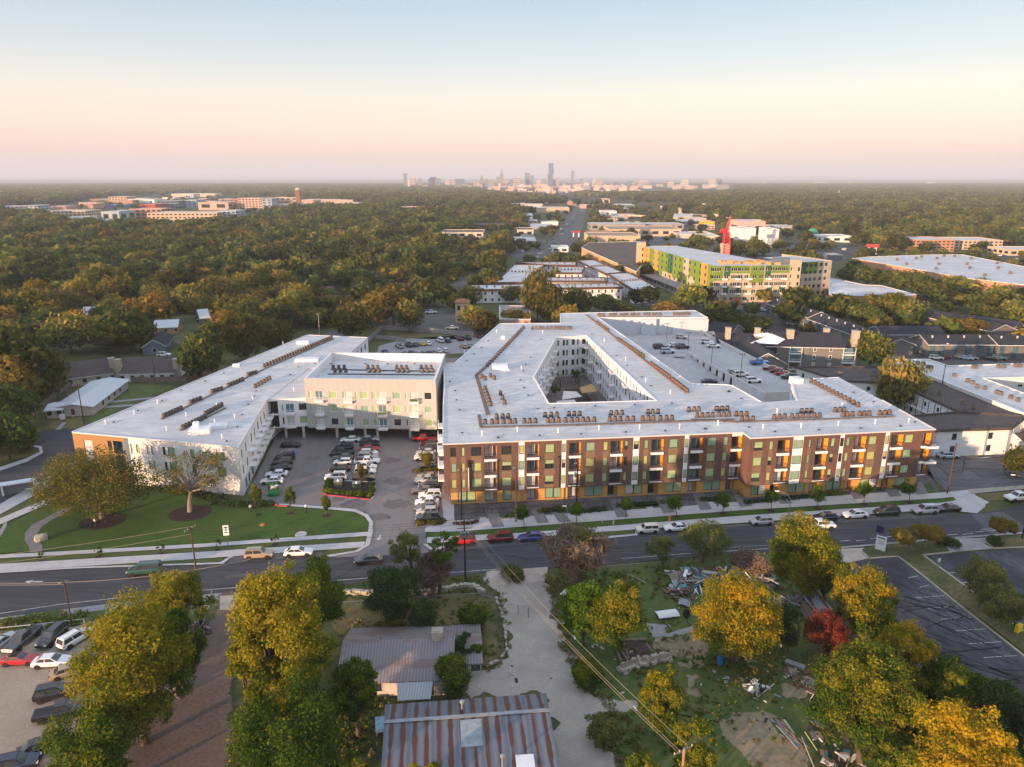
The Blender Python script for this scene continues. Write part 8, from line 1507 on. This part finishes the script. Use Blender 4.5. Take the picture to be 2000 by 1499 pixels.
for k,(x0,x1,yt,yb,m,form)in enumerate(sorted(TW,key=lambda q:q[0])):
    Yd=(5500+(k*37%7)*70)if form!='low' or yb<368 else 4700+(k*31%5)*60;A,B_=GY(x0,366,Yd),GY(x1,366,Yd);h=max(20,GY(x0,yt,Yd).z);wd=B_.x-A.x;cx=(A.x+B_.x)/2;t=thing('skyline_tower',f'{CN[m.name]} {FN[form]}, {ORD[k]} from the skyline\'s left end','skyscraper',(cx,Yd,0));b=MB();dp=min(max(wd,25),60)
    if form=='jenga':
        z=0
        for i,(fr,off)in enumerate(((.34,0),(.22,-4),(.22,4),(.22,0))):b.box((off,0,z+h*fr/2),(wd*(1.12 if i==0 else .98),dp*(1.1 if i==0 else .95),h*fr));z+=h*fr
    elif form=='stepped':b.box((0,0,h*.42),(wd,dp,h*.84));b.box((wd*.08,0,h*.9),(wd*.7,dp*.7,h*.2))
    elif form=='spire':b.box((0,0,h*.38),(wd,dp,h*.76));b.box((0,0,h*.84),(wd*.62,dp*.62,h*.16));b.lathe([(wd*.22,0),(wd*.12,h*.05),(2,h*.12),(0,h*.14)],(0,0,h*.9),6)
    elif form=='crown':b.box((0,0,h*.47),(wd*.86,dp,h*.94));b.box((0,0,h*.965),(wd,dp*1.05,h*.06))
    else:b.box((0,0,h/2),(wd,dp,h))
    link('wall',b.mesh('wall',m),t)
    if form!='low' or h>60:
        q=MB();n=max(4,int(h/14));top={'stepped':.82,'spire':.74,'crown':.92,'jenga':.98}.get(form,.96)
        for i in range(n):q.box((0,0,h*top*(i+.7)/n),(wd*(1.13 if form=='jenga' and i<n*.33 else 1.01),dp*1.12 if form=='jenga' else dp*1.01,h*top/n*.36))
        link('window_band',q.mesh('window_band',mat('far glass',(.1,.13,.17),(.13,.16,.2),.01,.3)),t)
rr=random.Random(77)
for k in range(120):
    f=rr.random();x=rr.choice([rr.gauss(1020,60),rr.uniform(900,1440),rr.uniform(980,1260)]);y=rr.uniform(364,379)if x>930 else rr.uniform(366,371);wd=rr.uniform(5,16);fb('city_block','low pale block at the foot of the far skyline',x,x+wd,y-rr.uniform(4,8),y,60,rr.choice([TPK,TCR,TCR,TGR,TPK,SANDW])).__setitem__('group','low blocks at the foot of the skyline')
for k in range(46):
    x=rr.choice([rr.uniform(0,780),rr.uniform(1440,2000)]);y=rr.uniform(357,371);fb('far_building','tiny pale building lost in the far haze',x,x+rr.uniform(6,20),y-rr.uniform(.8,1.6),y,80,rr.choice([TCR,TPK,WHITE])).__setitem__('group','far buildings in the haze')
rr=random.Random(41)
for k in range(120):
    if k<46:x=rr.uniform(-5,740);y=rr.uniform(386,432)if 60<x<300 else rr.uniform(384,404);lab,g='pale low block among the packed buildings of the far left district','blocks of the far left district'
    else:x=rr.choice([rr.uniform(1150,1420),rr.uniform(975,1060),rr.uniform(1150,1660)]);y=rr.uniform(394,452)if x>1140 else rr.uniform(392,480);lab,g='pale shop roof among the parking lots of the far strip','shops of the far strip'
    wd=rr.uniform(14,40)*(y-340)/70;P0=G(x,y);P1=G(x+wd,y)
    if any(abs(P0.x-f[0])<f[2]+8 and abs(P0.y-f[1])<f[3]+20 for f in FOOT):continue
    fb('low_block',lab,x,x+wd,y-rr.uniform(3,8),y,rr.uniform(25,60),rr.choice([CREAM,SANDW,PINK,WHITE,TERRA,PALEB]),ROOFW,rr.choice([0,1,2])).__setitem__('group',g)
ex=[];rr=random.Random(43)
for poly,n in((OPEN[2],60),(OPEN[3],700),(OPEN[4],420),(OPEN[1],40),(OPEN[9],300),(OPEN[8],60),(wpoly([(1385,640),(1500,600),(1640,590),(1800,600),(2100,600),(2100,690),(1800,700),(1700,700)]),150),(OPEN[6],60),(wpoly([(560,640),(640,590),(700,575),(830,570),(840,600),(700,640)]),70),(wpoly([(0,760),(0,690),(240,640),(420,640),(420,690),(240,690),(100,770)]),0)):
    xs,ys=[p[0]for p in poly],[p[1]for p in poly]
    for i in range(n):
        x,y=rr.uniform(min(xs),max(xs)),rr.uniform(min(ys),max(ys))
        if not inside(x,y,poly)or any(abs(x-f[0])<f[2]and abs(y-f[1])<f[3]for f in FOOT)or any(inside(x,y,f)for f in FLATS)or inside(x,y,STREETP):continue
        if any(inside(x,y,[(cx_+a,cy_+b_)for a,b_ in((-1,-1),(1,-1),(1,1),(-1,1))])for cx_,cy_ in()):continue
        if 150<y<420 and any((x-g_[0])**2+(y-g_[1])**2<g_[2]**2 for g_ in GABLES):continue
        ex.append((x,y,0,rr.uniform(.5,1.0),rr.uniform(0,6.28),rr.randrange(4)))
instancer('street_trees',fs,ex)
P=G(1637,386);t=thing('radio_mast','thin white mast far away in the trees','mast',P);q=MB();h=GY(1637,371,P.y).z;q.lathe([(4,0),(2,h*.6),(.5,h)],(0,0,0),6);link('mast',q.mesh('mast',WTRIM),t);q=MB();q.lathe([(5,0),(5,3)],(0,0,0),6);link('base',q.mesh('base',CONC),t)

for k,(Yd,h,m0)in enumerate(((16000,45,3),(21000,80,5),(27000,130,7))):
    b=MB();rr=random.Random(k);n=60;xs=[-26000+52000*i/n for i in range(n+1)];hs=[h*(.35+.65*abs(math.sin(i*.21*m0/5+k)*math.cos(i*.13+k*2)))*rr.uniform(.85,1.1)for i in range(n+1)]
    for i in range(n):b.poly([(xs[i],Yd-1800,-5),(xs[i+1],Yd-1800,-5),(xs[i+1],Yd,hs[i+1]),(xs[i],Yd,hs[i])]);b.poly([(xs[i],Yd,hs[i]),(xs[i+1],Yd,hs[i+1]),(xs[i+1],Yd+1800,-5),(xs[i],Yd+1800,-5)])
    tag(b.build('hills',FOREST,None,True),kind='structure')
tag(REST.build('condenser_unit',[HVAC,DARK]),kind='stuff')
# ------------------------------------------------------------------ the haze of the morning air
b=MB();b.prism([(-31000,-600),(31000,-600),(31000,32000),(-31000,32000)],-6,300,bottom=True);hz=bpy.data.materials.new('haze');hz.use_nodes=True;n=hz.node_tree.nodes;n.remove(n['Principled BSDF']);pv=n.new('ShaderNodeVolumePrincipled');pv.inputs['Color'].default_value=(.83,.9,1,1);pv.inputs['Density'].default_value=HAZE;pv.inputs['Anisotropy'].default_value=0;hz.node_tree.links.new(pv.outputs[0],n['Material Output'].inputs['Volume'])
o=b.build('haze',hz);tag(o,kind='stuff');hz.cycles.homogeneous_volume=True
# ------------------------------------------------------------------ the yards in front
Y0=lambda x,y:(x/2.941,1000+y/2.941);Y2=lambda x,y:(440+x/2.941,1000+y/2.941);Y3=lambda x,y:(900+x/2.941,1000+y/2.941);Y4=lambda x,y:(1400+x/2.888,980+y/2.888)
TIN=mat_ribs('weathered tin roof',(.25,.22,.22),(.18,.155,.16),.42,.55,.2,rust=((.19,.14,.125),(.12,.35,1),.53));TINL=mat_ribs('pale tin roof',(.36,.38,.4),(.26,.28,.3),.35,.45,.35)
RUSTR=mat_ribs('rust striped tin roof',(.155,.17,.195),(.115,.13,.155),.9,.42,.3,stripes=(1.35,1.3,(.10,.036,.02)))
z=4.7;A=G(780,1250,z);B_=G(780,1331,2.5);k=(A.y-B_.y)
tt=gable('tin_roofed_house','long low house with a weathered grey tin roof behind the tall yellow tree',(674,1252),(884,1247),k*2,2.6,2.0,PALEW,TIN,over=.3,windows=win4(19,4)+[('f',4.5,.1,1.0,2.0,'d')],trim=TIN)
q=MB();q.box((5.2,.2,4.9),(1.5,1.3,1.8));q.box((5.2,.2,5.85),(1.1,.9,.14),0,0);link('chimney',q.mesh('chimney',STONE),tt)
for x in(-2.5,.2):q=MB();q.tube([(x,.25,4.3),(x,.25,5.2)],.09,6);link('vent_pipe',q.mesh('vent_pipe',GREYM),tt)
gable('shed','tin roofed wing at the right end of the long low house',(882,1242),(936,1239),k*1.5,2.3,1.3,PALEW,TIN,over=.3,trim=TIN,windows=win4(5,2))
def leanto(name,label,px,zb,zf,m,posts=True):
    """single slope roof; px: back left, back right, front right, front left"""
    P=[G(*p,zb if i<2 else zf)for i,p in enumerate(px)];c=(P[0]+P[2])/2;t=thing(name,label,'shed',(c.x,c.y,0));b=MB();b.poly(P[::-1]);b.poly([p-Vector((0,0,.08))for p in P]);
    for i in range(4):p,q=P[i],P[(i+1)%4];b.poly([p,q,q-Vector((0,0,.08)),p-Vector((0,0,.08))])
    b.build('roof',m,t)
    for p in P if posts else[]:q=MB();q.box((p.x*.97+c.x*.03,p.y*.97+c.y*.03,p.z/2-.05),(.12,.12,p.z-.1));q.build('post',WOODF,t)
    return t,P
leanto('lean_to','pale sheet metal lean-to at the back of the tin roofed house',[(775,1334),(846,1331),(841,1365),(777,1369)],2.9,2.3,TINL)

zr2=5.2;R0,R1=G(756,1411,zr2),G(1068,1388,zr2);e0,e1=G(761,1376,4.0),G(1053,1359,4.0);dv=(R1-R0).normalized();nv=Vector((dv.y,-dv.x,0));L=(R1-R0).length;kb=abs((e0-R0).dot(nv));kf=15
t=thing('workshop','large workshop with a rust striped tin roof at the bottom of the picture','workshop',((R0+R1)/2+nv*5)*1.0,math.atan2(dv.y,dv.x));t.location.z=0;h=L/2;o=5
b=MB();b.poly([(-h-.3,o-0,zr2),(h+.3,o,zr2),(h+.6,o+kb,4.0),(-h-.6,o+kb,4.0)]);b.poly([(-h-.3,o-kf,3.2),(h+.3,o-kf,3.2),(h+.3,o-.02,zr2),(-h-.3,o-.02,zr2)]);link('roof',b.mesh('roof',RUSTR),t)
b=MB();b.box((0,o,zr2+.06),(L+.8,.5,.1));link('ridge_cap',b.mesh('ridge_cap',GREYM),t);b=MB();b.prism([(-h,o-kf+.4),(h,o-kf+.4),(h,o+kb-.4),(-h,o+kb-.4)],0,3.2);b.poly([(-h,o+kb-.4,3.2),(h,o+kb-.4,3.2),(h,o+kb-.4,4.0),(-h,o+kb-.4,4.0)]);link('wall',b.mesh('wall',TINL),t)
sl_=(zr2-3.2)/kf
for x,y,sx,sy,m,nm in((0.3,o-2.3,2.4,3.6,mat('frosted skylight',(.30,.35,.38),(.2,.24,.27),.8,.4),'skylight'),):
    b=MB();b.poly([(x-sx/2,y-sy/2,zr2+(y-sy/2-o)*sl_+.05),(x+sx/2,y-sy/2,zr2+(y-sy/2-o)*sl_+.05),(x+sx/2,y+sy/2,zr2+(y+sy/2-o)*sl_+.05),(x-sx/2,y+sy/2,zr2+(y+sy/2-o)*sl_+.05)]);link(nm,b.mesh(nm,m),t)
for x,y in((3.4,o-7.2),(-.6,o+1.4)):b=MB();b.tube([(x,y,4.2),(x,y,6.0)],.14,8);b.lathe([(.3,0),(.3,.2),(0,.35)],(x,y,6.0),8);link('vent_pipe',b.mesh('vent_pipe',GREYM),t)
gable('annex','low blue grey tin annex with a white panel at the bottom edge of the picture',(950,1487),(1088,1481),6,3.4,.7,TINL,mat_ribs('blue grey tin',(.24,.27,.3),(.19,.22,.25),.5,.45,.3),over=.3,cat='shed');P=G(1026,1492,4.3);b=MB();b.box((P.x,P.y,4.45),(2.0,2.2,.06),.08);tag(b.build('roof_panel',WTRIM),'white panel lying on the blue grey tin annex','panel')
P=G(744,1425);t=thing('yard_table','pale blue table beside the rust striped workshop','table',P,.2);q=MB();q.box((0,0,.78),(1.3,2.6,.07));link('tabletop',q.mesh('tabletop',mat('blue table',(.2,.36,.46))),t)
for sx in(-.5,.5):
    for sy in(-1.1,1.1):q=MB();q.box((sx,sy,.37),(.08,.08,.74));link('leg',q.mesh('leg',GREYM),t)

tt,P=leanto('tin_shed','small shed with a grey and rust striped roof on a pale post',[(1567,1164),(1591,1152),(1627,1190),(1601,1204)],3.0,2.7,mat_ribs('striped shed roof',(.34,.39,.43),(.28,.32,.36),.5,.45,.3,stripes=(2.0,1.45,(.2,.08,.055))))
q=MB();a,c=P[3],P[0];q.poly([(a.x,a.y,0),(c.x,c.y,0),(c.x,c.y,2.6),(a.x,a.y,2.3)]);q.build('side_wall',WOODF,tt)

def stone_wall(label,pts,h,wd,n_per=2.2,seed=1,name='stone_wall'):
    rr=random.Random(seed);b=MB();t=thing(name,label,'wall',(pts[0].x,pts[0].y,0))
    for p,q in zip(pts,pts[1:]):
        d=q-p;n=max(1,int(d.length*n_per));rz=math.atan2(d.y,d.x)
        for i in range(n):
            for lv in range(max(1,int(h/.38))):
                c=p+d*((i+rr.random())/n);s=rr.uniform(.4,.75);b.box((c.x+rr.uniform(-.1,.1),c.y+rr.uniform(-wd,wd)*.3,.18+lv*.36+rr.uniform(-.05,.05)),(s,wd*rr.uniform(.6,1.0),rr.uniform(.28,.42)),rz+rr.uniform(-.3,.3),0,rr.uniform(-.15,.15))
    b.build('stonework',STONE,t);c=MB()
    for p,q in zip(pts,pts[1:]):cc=(p+q)/2;d=q-p;c.box((cc.x,cc.y,h*.35),(d.length,wd*.5,h*.7),math.atan2(d.y,d.x))
    c.build('core',mat('rubble fill',(.25,.21,.16),(.18,.15,.11),2),t);return t
stone_wall('pale limestone garden wall along the street above the dry yard',[G(*p)for p in[(676,1160),(740,1162),(800,1162),(850,1158),(890,1150),(922,1147),(944,1160)]],.8,.8);stone_wall('line of low edging stones on the left bank of the gravel drive',[G(*p)for p in[(968,1168),(980,1200),(988,1240),(990,1272),(975,1292),(950,1304)]],.3,.45,1.2,5,'stone_edging')
stone_wall('broken pale stone wall of the ruined hut',[G(*p)for p in[(1212,1312),(1240,1300),(1275,1296),(1307,1288)]],1.1,1.5,3,8);t=thing('ruined_hut','ruined hut with leaning posts and a dark earth floor behind the broken stone wall','ruin',G(1245,1265));rr=random.Random(4)
q=MB()
for p0,p1 in(((1208,1262),(1226,1290)),((1214,1244),(1228,1286)),((1262,1256),(1273,1272)),((1220,1250),(1262,1248)),((1200,1262),(1214,1292))):a,c=G(*p0,1.2),G(*p1,.3);q.tube([a,c],.16,5)
q.build('post',mat('grey beam',(.3,.25,.2),(.22,.18,.14),2),t);q=MB();q.poly([(G(*p).x,G(*p).y,.08)for p in[(1212,1292),(1270,1282),(1275,1252),(1214,1246)]]);q.build('floor',mat('dark earth',(.06,.04,.032),(.1,.07,.055),1.5),t)

def chain_fence(label,pts,h=1.8,gap=3.0,name='chain_link_fence'):
    t=thing(name,label,'fence',(pts[0].x,pts[0].y,0));b,p_=MB(),MB()
    for p,q in zip(pts,pts[1:]):
        d=q-p;n=max(1,int(d.length/gap))
        for i in range(n+1):v=p+d*i/n;p_.tube([(v.x,v.y,0),(v.x,v.y,h)],.05,5)
        b.tube([(p.x,p.y,h),(q.x,q.y,h)],.04,4);m=max(2,int(d.length/.5))
        for i in range(m):
            a,c=p+d*i/m,p+d*(i+1)/m;b.tube([(a.x,a.y,.05),(c.x,c.y,h)],.009,3,0,False);b.tube([(a.x,a.y,h),(c.x,c.y,.05)],.009,3,0,False)
    b.build('mesh',GREYM,t);p_.build('post',GREYM,t);return t
chain_fence('chain link fence along the street side of the scrap yard',[G(*p)for p in[(1186,1124),(1304,1114),(1352,1098),(1440,1086),(1510,1082)]]);chain_fence('chain link fence along the left side of the dirt drive',[G(*p)for p in[(416,1172),(412,1200),(400,1236),(340,1330),(300,1380),(252,1499)]]);chain_fence('thin chain link gate across the gravel drive',[G(*p)for p in[(978,1200),(1012,1203),(1032,1207),(1077,1196)]],1.9,2.5,'chain_link_gate');chain_fence('wire fence across the top of the dirt drive',[G(*p)for p in[(376,1202),(416,1200),(452,1196)]],1.6);chain_fence('low wire fence round the dry yard',[G(*p)for p in[(663,1190),(800,1180),(932,1172),(968,1182)]],1.2);rail_fence([G(*p)for p in[(-20,1238),(60,1230),(165,1218)]],'white pipe barrier along the head of the gravel lot',.8,WTRIM,3.0,'pipe_barrier')
chain_fence('rusty fence beside the asphalt yard at the east end of the brick block',[G(*p)for p in[(1806,928),(1830,945),(1850,962)]],1.6)

SC=[mat('weathered plank',(.3,.25,.21),(.22,.18,.15),2),mat('pale board',(.52,.46,.4),(.44,.39,.34),2),mat('rusted sheet',(.2,.1,.07),(.15,.075,.05),2),mat('grey sheet',(.36,.37,.38),(.28,.29,.3),2),WTRIM,mat('mauve plastic',(.3,.2,.24)),DARK,mat('brown board',(.14,.1,.07)),mat('teal plastic',(.12,.3,.32)),mat('grey board',(.25,.23,.21)),mat('brown board',(.14,.1,.07))]
def heap(name,label,pts,n,hmax,spread,seed,ln=(.6,2.6),mats=SC,stuff=True):
    rr=random.Random(seed);b=MB()
    for i in range(n):
        p=rr.choice(pts);P=G(*p);a=rr.uniform(0,6.28);d=abs(rr.gauss(0,.5))*spread;zz=max(.08,hmax*(1-d/spread*.8)*rr.random());l=rr.uniform(*ln);wd=rr.choice([.12,.12,.2,.5,.9]);b.box((P.x+math.cos(a)*d,P.y+math.sin(a)*d,zz),(l,wd,.05 if wd>.3 else .1),rr.uniform(0,6.28),rr.randrange(len(mats)),rr.uniform(-.5,.5))
    o=b.build(name,mats);tag(o,kind='stuff');return o
heap('rubble','',[(1340,1130),(1365,1128),(1390,1130),(1420,1125),(1345,1148),(1330,1160),(1440,1128),(1460,1140),(1480,1132),(1498,1140),(1375,1140)],420,1.5,3.2,1);heap('rubble','',[(1510,1180),(1540,1185),(1552,1178)],90,.7,2.6,2);heap('litter','',[(380,1245),(372,1262),(362,1285),(352,1305),(345,1330),(340,1350),(388,1225)],220,1.0,2.0,3,(.3,1.3));heap('litter','',[(1472,1338),(1478,1344),(1466,1342)],70,.5,1.5,5,(.3,.9),[WTRIM,WTRIM,mat('pale board',(.5,.45,.4)),DARK]);heap('litter','',[(1620,1490),(1650,1480),(1600,1440),(1600,1420)],60,.4,2.2,6,(.3,1.4));heap('litter','',[(1450,1275),(1480,1268),(1500,1250),(1430,1250)],90,.5,2.4,7,(.3,1.2),[WTRIM,SC[1],SC[3]]);heap('litter','',[(1560,1330),(1575,1345),(1545,1315)],60,.4,2.0,9,(.4,1.6),[SC[2],SC[0],SC[1]]);heap('litter','',[(1290,1245),(1240,1225),(1160,1260),(1140,1230),(1420,1330),(1500,1370),(1450,1420),(1540,1350),(700,1450),(1330,1180),(1000,1320),(1250,1350)],70,.15,6.5,11,(.15,.5),[WTRIM,SC[1],SC[3],DARK])
def slab(name,label,cat,px,py,size,rz,tilt,m,z=.1):P=G(px,py,z);o=link(name,(lambda b:(b.box((0,0,0),size,0,0,tilt),b.mesh(name,m))[1])(MB()),None,(P.x,P.y,z+abs(math.sin(tilt))*size[0]/2),rz);return tag(o,label,cat)
def pallet(px,py,rz,tilt,label):
    P=G(px,py,.3);t=thing('pallet',label,'pallet',(P.x,P.y,.75));t.rotation_euler=(tilt,.1,rz)
    for i in range(7):q=MB();q.box((-1.2+i*.4,0,.12),(.32,2.2,.04));link('slat',q.mesh('slat',SC[0]),t)
    for y in(-1,0,1):q=MB();q.box((0,y,.04),(2.7,.1,.12));link('stringer',q.mesh('stringer',SC[0]),t)
pallet(1322,1134,.5,.45,'brown slatted pallet leaning at the left of the scrap heap')
slab('plywood_sheet','big pale plywood sheet leaning on the scrap heap','board',1448,1120,(4.2,2.6,.06),.3,.35,SC[1]);slab('plywood_sheet','brown plywood sheet standing behind the pale one on the scrap heap','board',1450,1100,(3.0,2.2,.06),-.5,.9,mat('brown ply',(.2,.14,.09),(.15,.11,.07),2));slab('tarp_sheet','pale grey sheet lying at the right end of the scrap heap','sheet',1490,1122,(5,1.6,.12),-.7,.2,SC[3])
def tub(px,py,rz,label):
    P=G(px,py);t=thing('tub',label,'trough',P);t.rotation_euler=(0,.15,rz);b=MB()
    for c,s in(((0,0,.05),(4,1.6,.1)),((0,.8,.45),(4,.1,.8)),((0,-.8,.45),(4,.1,.8)),((2,0,.45),(.1,1.6,.8)),((-2,0,.45),(.1,1.6,.8))):b.box(c,s)
    link('shell',b.mesh('shell',mat('navy tub',(.02,.025,.05))),t);q=MB();q.box((0,.84,.88),(4.1,.16,.05));link('rim',q.mesh('rim',WTRIM),t)
tub(1492,1142,-.75,'long dark blue tub tipped at the right end of the scrap heap')
def corr(px,py,rz,label,m,w_=3.4,l=1.8):
    P=G(px,py);t=thing('roof_sheet',label,'metal sheet',P,rz);b=MB();n=22
    for i in range(n):y0,y1=-l/2+l*i/n,-l/2+l*(i+1)/n;f=lambda y,k:.3+.35*math.cos(y*1.2)+.05*math.sin(k*2.1);b.poly([(-w_/2,y0,f(y0,i)),(w_/2,y0,f(y0,i)),(w_/2,y1,f(y1,i+1)),(-w_/2,y1,f(y1,i+1))])
    link('sheet',b.mesh('sheet',m),t);q=MB();q.box((0,-l/2,.4),(w_,.05,.06));link('edge',q.mesh('edge',m),t)
corr(1303,1204,.2,'white curved metal sheet lying in the grass by the black tyre',WTRIM);corr(1334,1182,1.2,'small pale sheet below the scrap heap',SC[3],1.8,1.4);corr(1106,1164,1.0,'white sheet at the edge of the rounded green tree',WTRIM,2.0,1.4);corr(1123,1236,.4,'small white box like sheet beside the gravel drive',WTRIM,.9,.9);corr(1552,1304,-.6,'pale sheet under the trees by the red bush',SC[3],2.6,.9)
P=G(1339,1205);o=link('tyre',(lambda b:(b.lathe([(.3,0),(.62,.05),(.68,.2),(.62,.36),(.3,.4),(.28,.2),(.3,0)],(0,0,0),16),b.mesh('tyre',TYRE))[1])(MB()),None,(P.x,P.y,.55));o.rotation_euler=(.9,.2,.4);tag(o,'black tyre leaning in the grass by the white curved sheet','tyre')
BLU=mat('blue plastic',(.02,.17,.42),(.02,.14,.36),2,.45);P=G(1406,1298);t=thing('barrel','blue plastic barrel beside the log pile under the golden tree','barrel',P);b=MB();b.lathe([(.36,0),(.42,.15),(.42,.55),(.44,.6),(.42,.65),(.42,1.1),(.3,1.25)],(0,0,0),14);link('body',b.mesh('body',BLU),t);b=MB();b.lathe([(.3,0),(.1,.02),(.1,.06),(0,.06)],(0,0,1.25),10);link('lid',b.mesh('lid',BLU),t)
rr=random.Random(21)
for i in range(14):a=G(1420+rr.uniform(-8,8),1290+rr.uniform(-4,4),.2);c=G(1490+rr.uniform(-14,10),1272+rr.uniform(-6,6),.2);b=MB();b.tube([(a.x,a.y,.15+.2*(i%3)),(c.x,c.y,.2+.2*(i%3))],.15,6);tag(b.build('log',BARK),'long brown log in the pile under the golden tree','log','logs under the golden tree')
for i in range(20):a=G(1505+rr.uniform(-6,22),1402+rr.uniform(-4,6),.2);c=G(1560+rr.uniform(-8,22),1462+rr.uniform(-6,6),.2);d=c-a;cc=(a+c)/2;b=MB();b.box((cc.x,cc.y,.08+.05*(i%4)),(d.length*rr.uniform(.6,1),.2,.06),math.atan2(d.y,d.x)+rr.uniform(-.06,.06));tag(b.build('plank',rr.choice([SC[0],SC[3],SC[3],mat('fresh plank',(.5,.33,.16),(.44,.28,.13),2)])),'long plank in the loose lumber pile on the bare ground','plank','planks of the lumber pile')
for x0,y0,x1,y1,m,lab in((1566,1440,1590,1499,SC[1],'pale pole beside the lumber pile pointing at the picture bottom'),(1572,1430,1596,1466,mat('yellow green pole',(.4,.42,.2)),'yellow green pole beside the lumber pile'),(1480,1362,1512,1336,SC[1],'thin stick in the grass right of the white rubbish'),(1226,1122,1262,1138,SC[1],'broken board in the grass below the chain link fence')):a,c=G(x0,y0,.2),G(x1,y1,.2);b=MB();b.tube([a,c],.07,5);tag(b.build('pole_piece',m),lab,'pole')
for px,py,lab in((386,1232,'black rubbish bin at the top of the junk line by the dirt drive'),(395,1222,'second black rubbish bin at the fence corner of the dirt drive')):P=G(px,py);t=thing('wheelie_bin',lab,'bin',P,.4);b=MB();b.box((0,0,.55),(.7,.8,1.1));link('body',b.mesh('body',DARK),t);b=MB();b.box((0,0,1.13),(.76,.86,.08));link('lid',b.mesh('lid',DARK),t)

rr=random.Random(31);TAR=mat('tar seam',(.018,.018,.022));lot=wpoly([Y4(760,350),Y4(1015,318),Y4(1060,350),Y4(1733,905),Y4(1733,1300),Y4(1400,1200),Y4(1050,720)]);cx=[p[0]for p in lot];cy=[p[1]for p in lot]
for i in range(85):
    x,y=rr.uniform(min(cx),max(cx)),rr.uniform(min(cy),max(cy));a=rr.choice([-.78,-.7,-.62,-.66,.2])+rr.uniform(-.15,.15);w_=rr.uniform(.05,.14);P=[]
    for k in range(rr.randrange(6,22)):
        if not inside(x,y,lot):break
        P.append((x,y));a+=rr.gauss(0,.09);x+=math.cos(a)*.9;y+=math.sin(a)*.9
    if len(P)>4:
        b=MB()
        for k in range(len(P)-1):p,q=Vector(P[k]),Vector(P[k+1]);d=(q-p).normalized();n=Vector((-d.y,d.x))*w_;b.poly([(*(p-n),.055),(*(q-n),.055),(*(q+n),.055),(*(p+n),.055)])
        tag(b.build('tar_seam',TAR),kind='structure')

def tuft(seed,m,n=26,r=.45,h=.4):
    rg=random.Random(seed);L_=[(rg.uniform(-r,r),rg.uniform(-r,r),h*.4,r*.5,r*.5,h*.6,rg.random())for _ in range(4)];o=link('grass',leaf_mesh('grass',seed,L_,n,.22,m,.1),None,G(1180+seed*12,1400));return tag(o,kind='stuff')
TF=[tuft(1,LEAFYG),tuft(2,LEAFOL),tuft(3,mat_leaf('dry weeds',[(0,(.2,.16,.07)),(1,(.32,.25,.11))],.3)),tuft(4,LEAF)]
areas=[(wpoly([Y3(190,430),Y3(250,430),Y3(285,790),Y3(220,900),Y3(80,930),Y3(80,900),Y3(200,860),Y3(255,780),Y3(220,560)]),220,(2,3,4,1)),(wpoly([Y3(470,400),Y3(560,400),Y3(680,940),Y3(790,1050),Y3(900,1080),Y3(720,1060),Y3(610,900),Y3(540,640)]),420,(2,3,4,1)),(wpoly([Y3(720,1180),Y3(800,1170),Y3(830,1290),Y3(960,1420),Y3(980,1500),Y3(900,1500),Y3(860,1400),Y3(770,1310)]),260,(2,3,4,1)),(wpoly([Y3(500,350),Y3(1800,240),Y3(2000,600),Y3(2000,1500),Y3(950,1500),Y3(760,1200),Y3(1020,1120),Y3(740,1040),Y3(590,780),Y3(520,560)]),1100,(4,3,2,2)),(wpoly([(640,1190),(960,1165),(990,1270),(930,1310),(660,1240)]),700,(1,2,6,1)),(wpoly([(390,1190),(450,1200),(660,1180),(700,1140),(670,1150)]),150,(2,2,3,1)),(wpoly([(0,1210),(180,1195),(150,1225),(0,1240)]),350,(3,3,1,2)),(wpoly([(1170,1340),(1215,1400),(1260,1420),(1250,1490),(1190,1440)]),300,(1,3,4,2)),(wpoly([(640,1330),(760,1340),(760,1499),(640,1499)]),500,(2,3,3,2)),(wpoly([(690,1142),(950,1125),(960,1160),(690,1160)]),350,(2,3,4,1)),(wpoly([(1060,1115),(1190,1110),(1190,1170),(1080,1180)]),250,(1,3,5,1))]
TP=[];rr=random.Random(17)
for poly,n,wts in areas:
    xs,ys=[p[0]for p in poly],[p[1]for p in poly];c=[(rr.uniform(min(xs),max(xs)),rr.uniform(min(ys),max(ys)))for _ in range(max(4,n//60))];k=0
    while k<n:
        if rr.random()<.6:q=rr.choice(c);x,y=rr.gauss(q[0],1.6),rr.gauss(q[1],1.6)
        else:x,y=rr.uniform(min(xs),max(xs)),rr.uniform(min(ys),max(ys))
        k+=1
        if inside(x,y,poly):TP.append((x,y,.02,rr.uniform(.35,1.1),rr.uniform(0,6.28),rr.choices(range(4),wts)[0]))
instancer('grass',TF,TP)
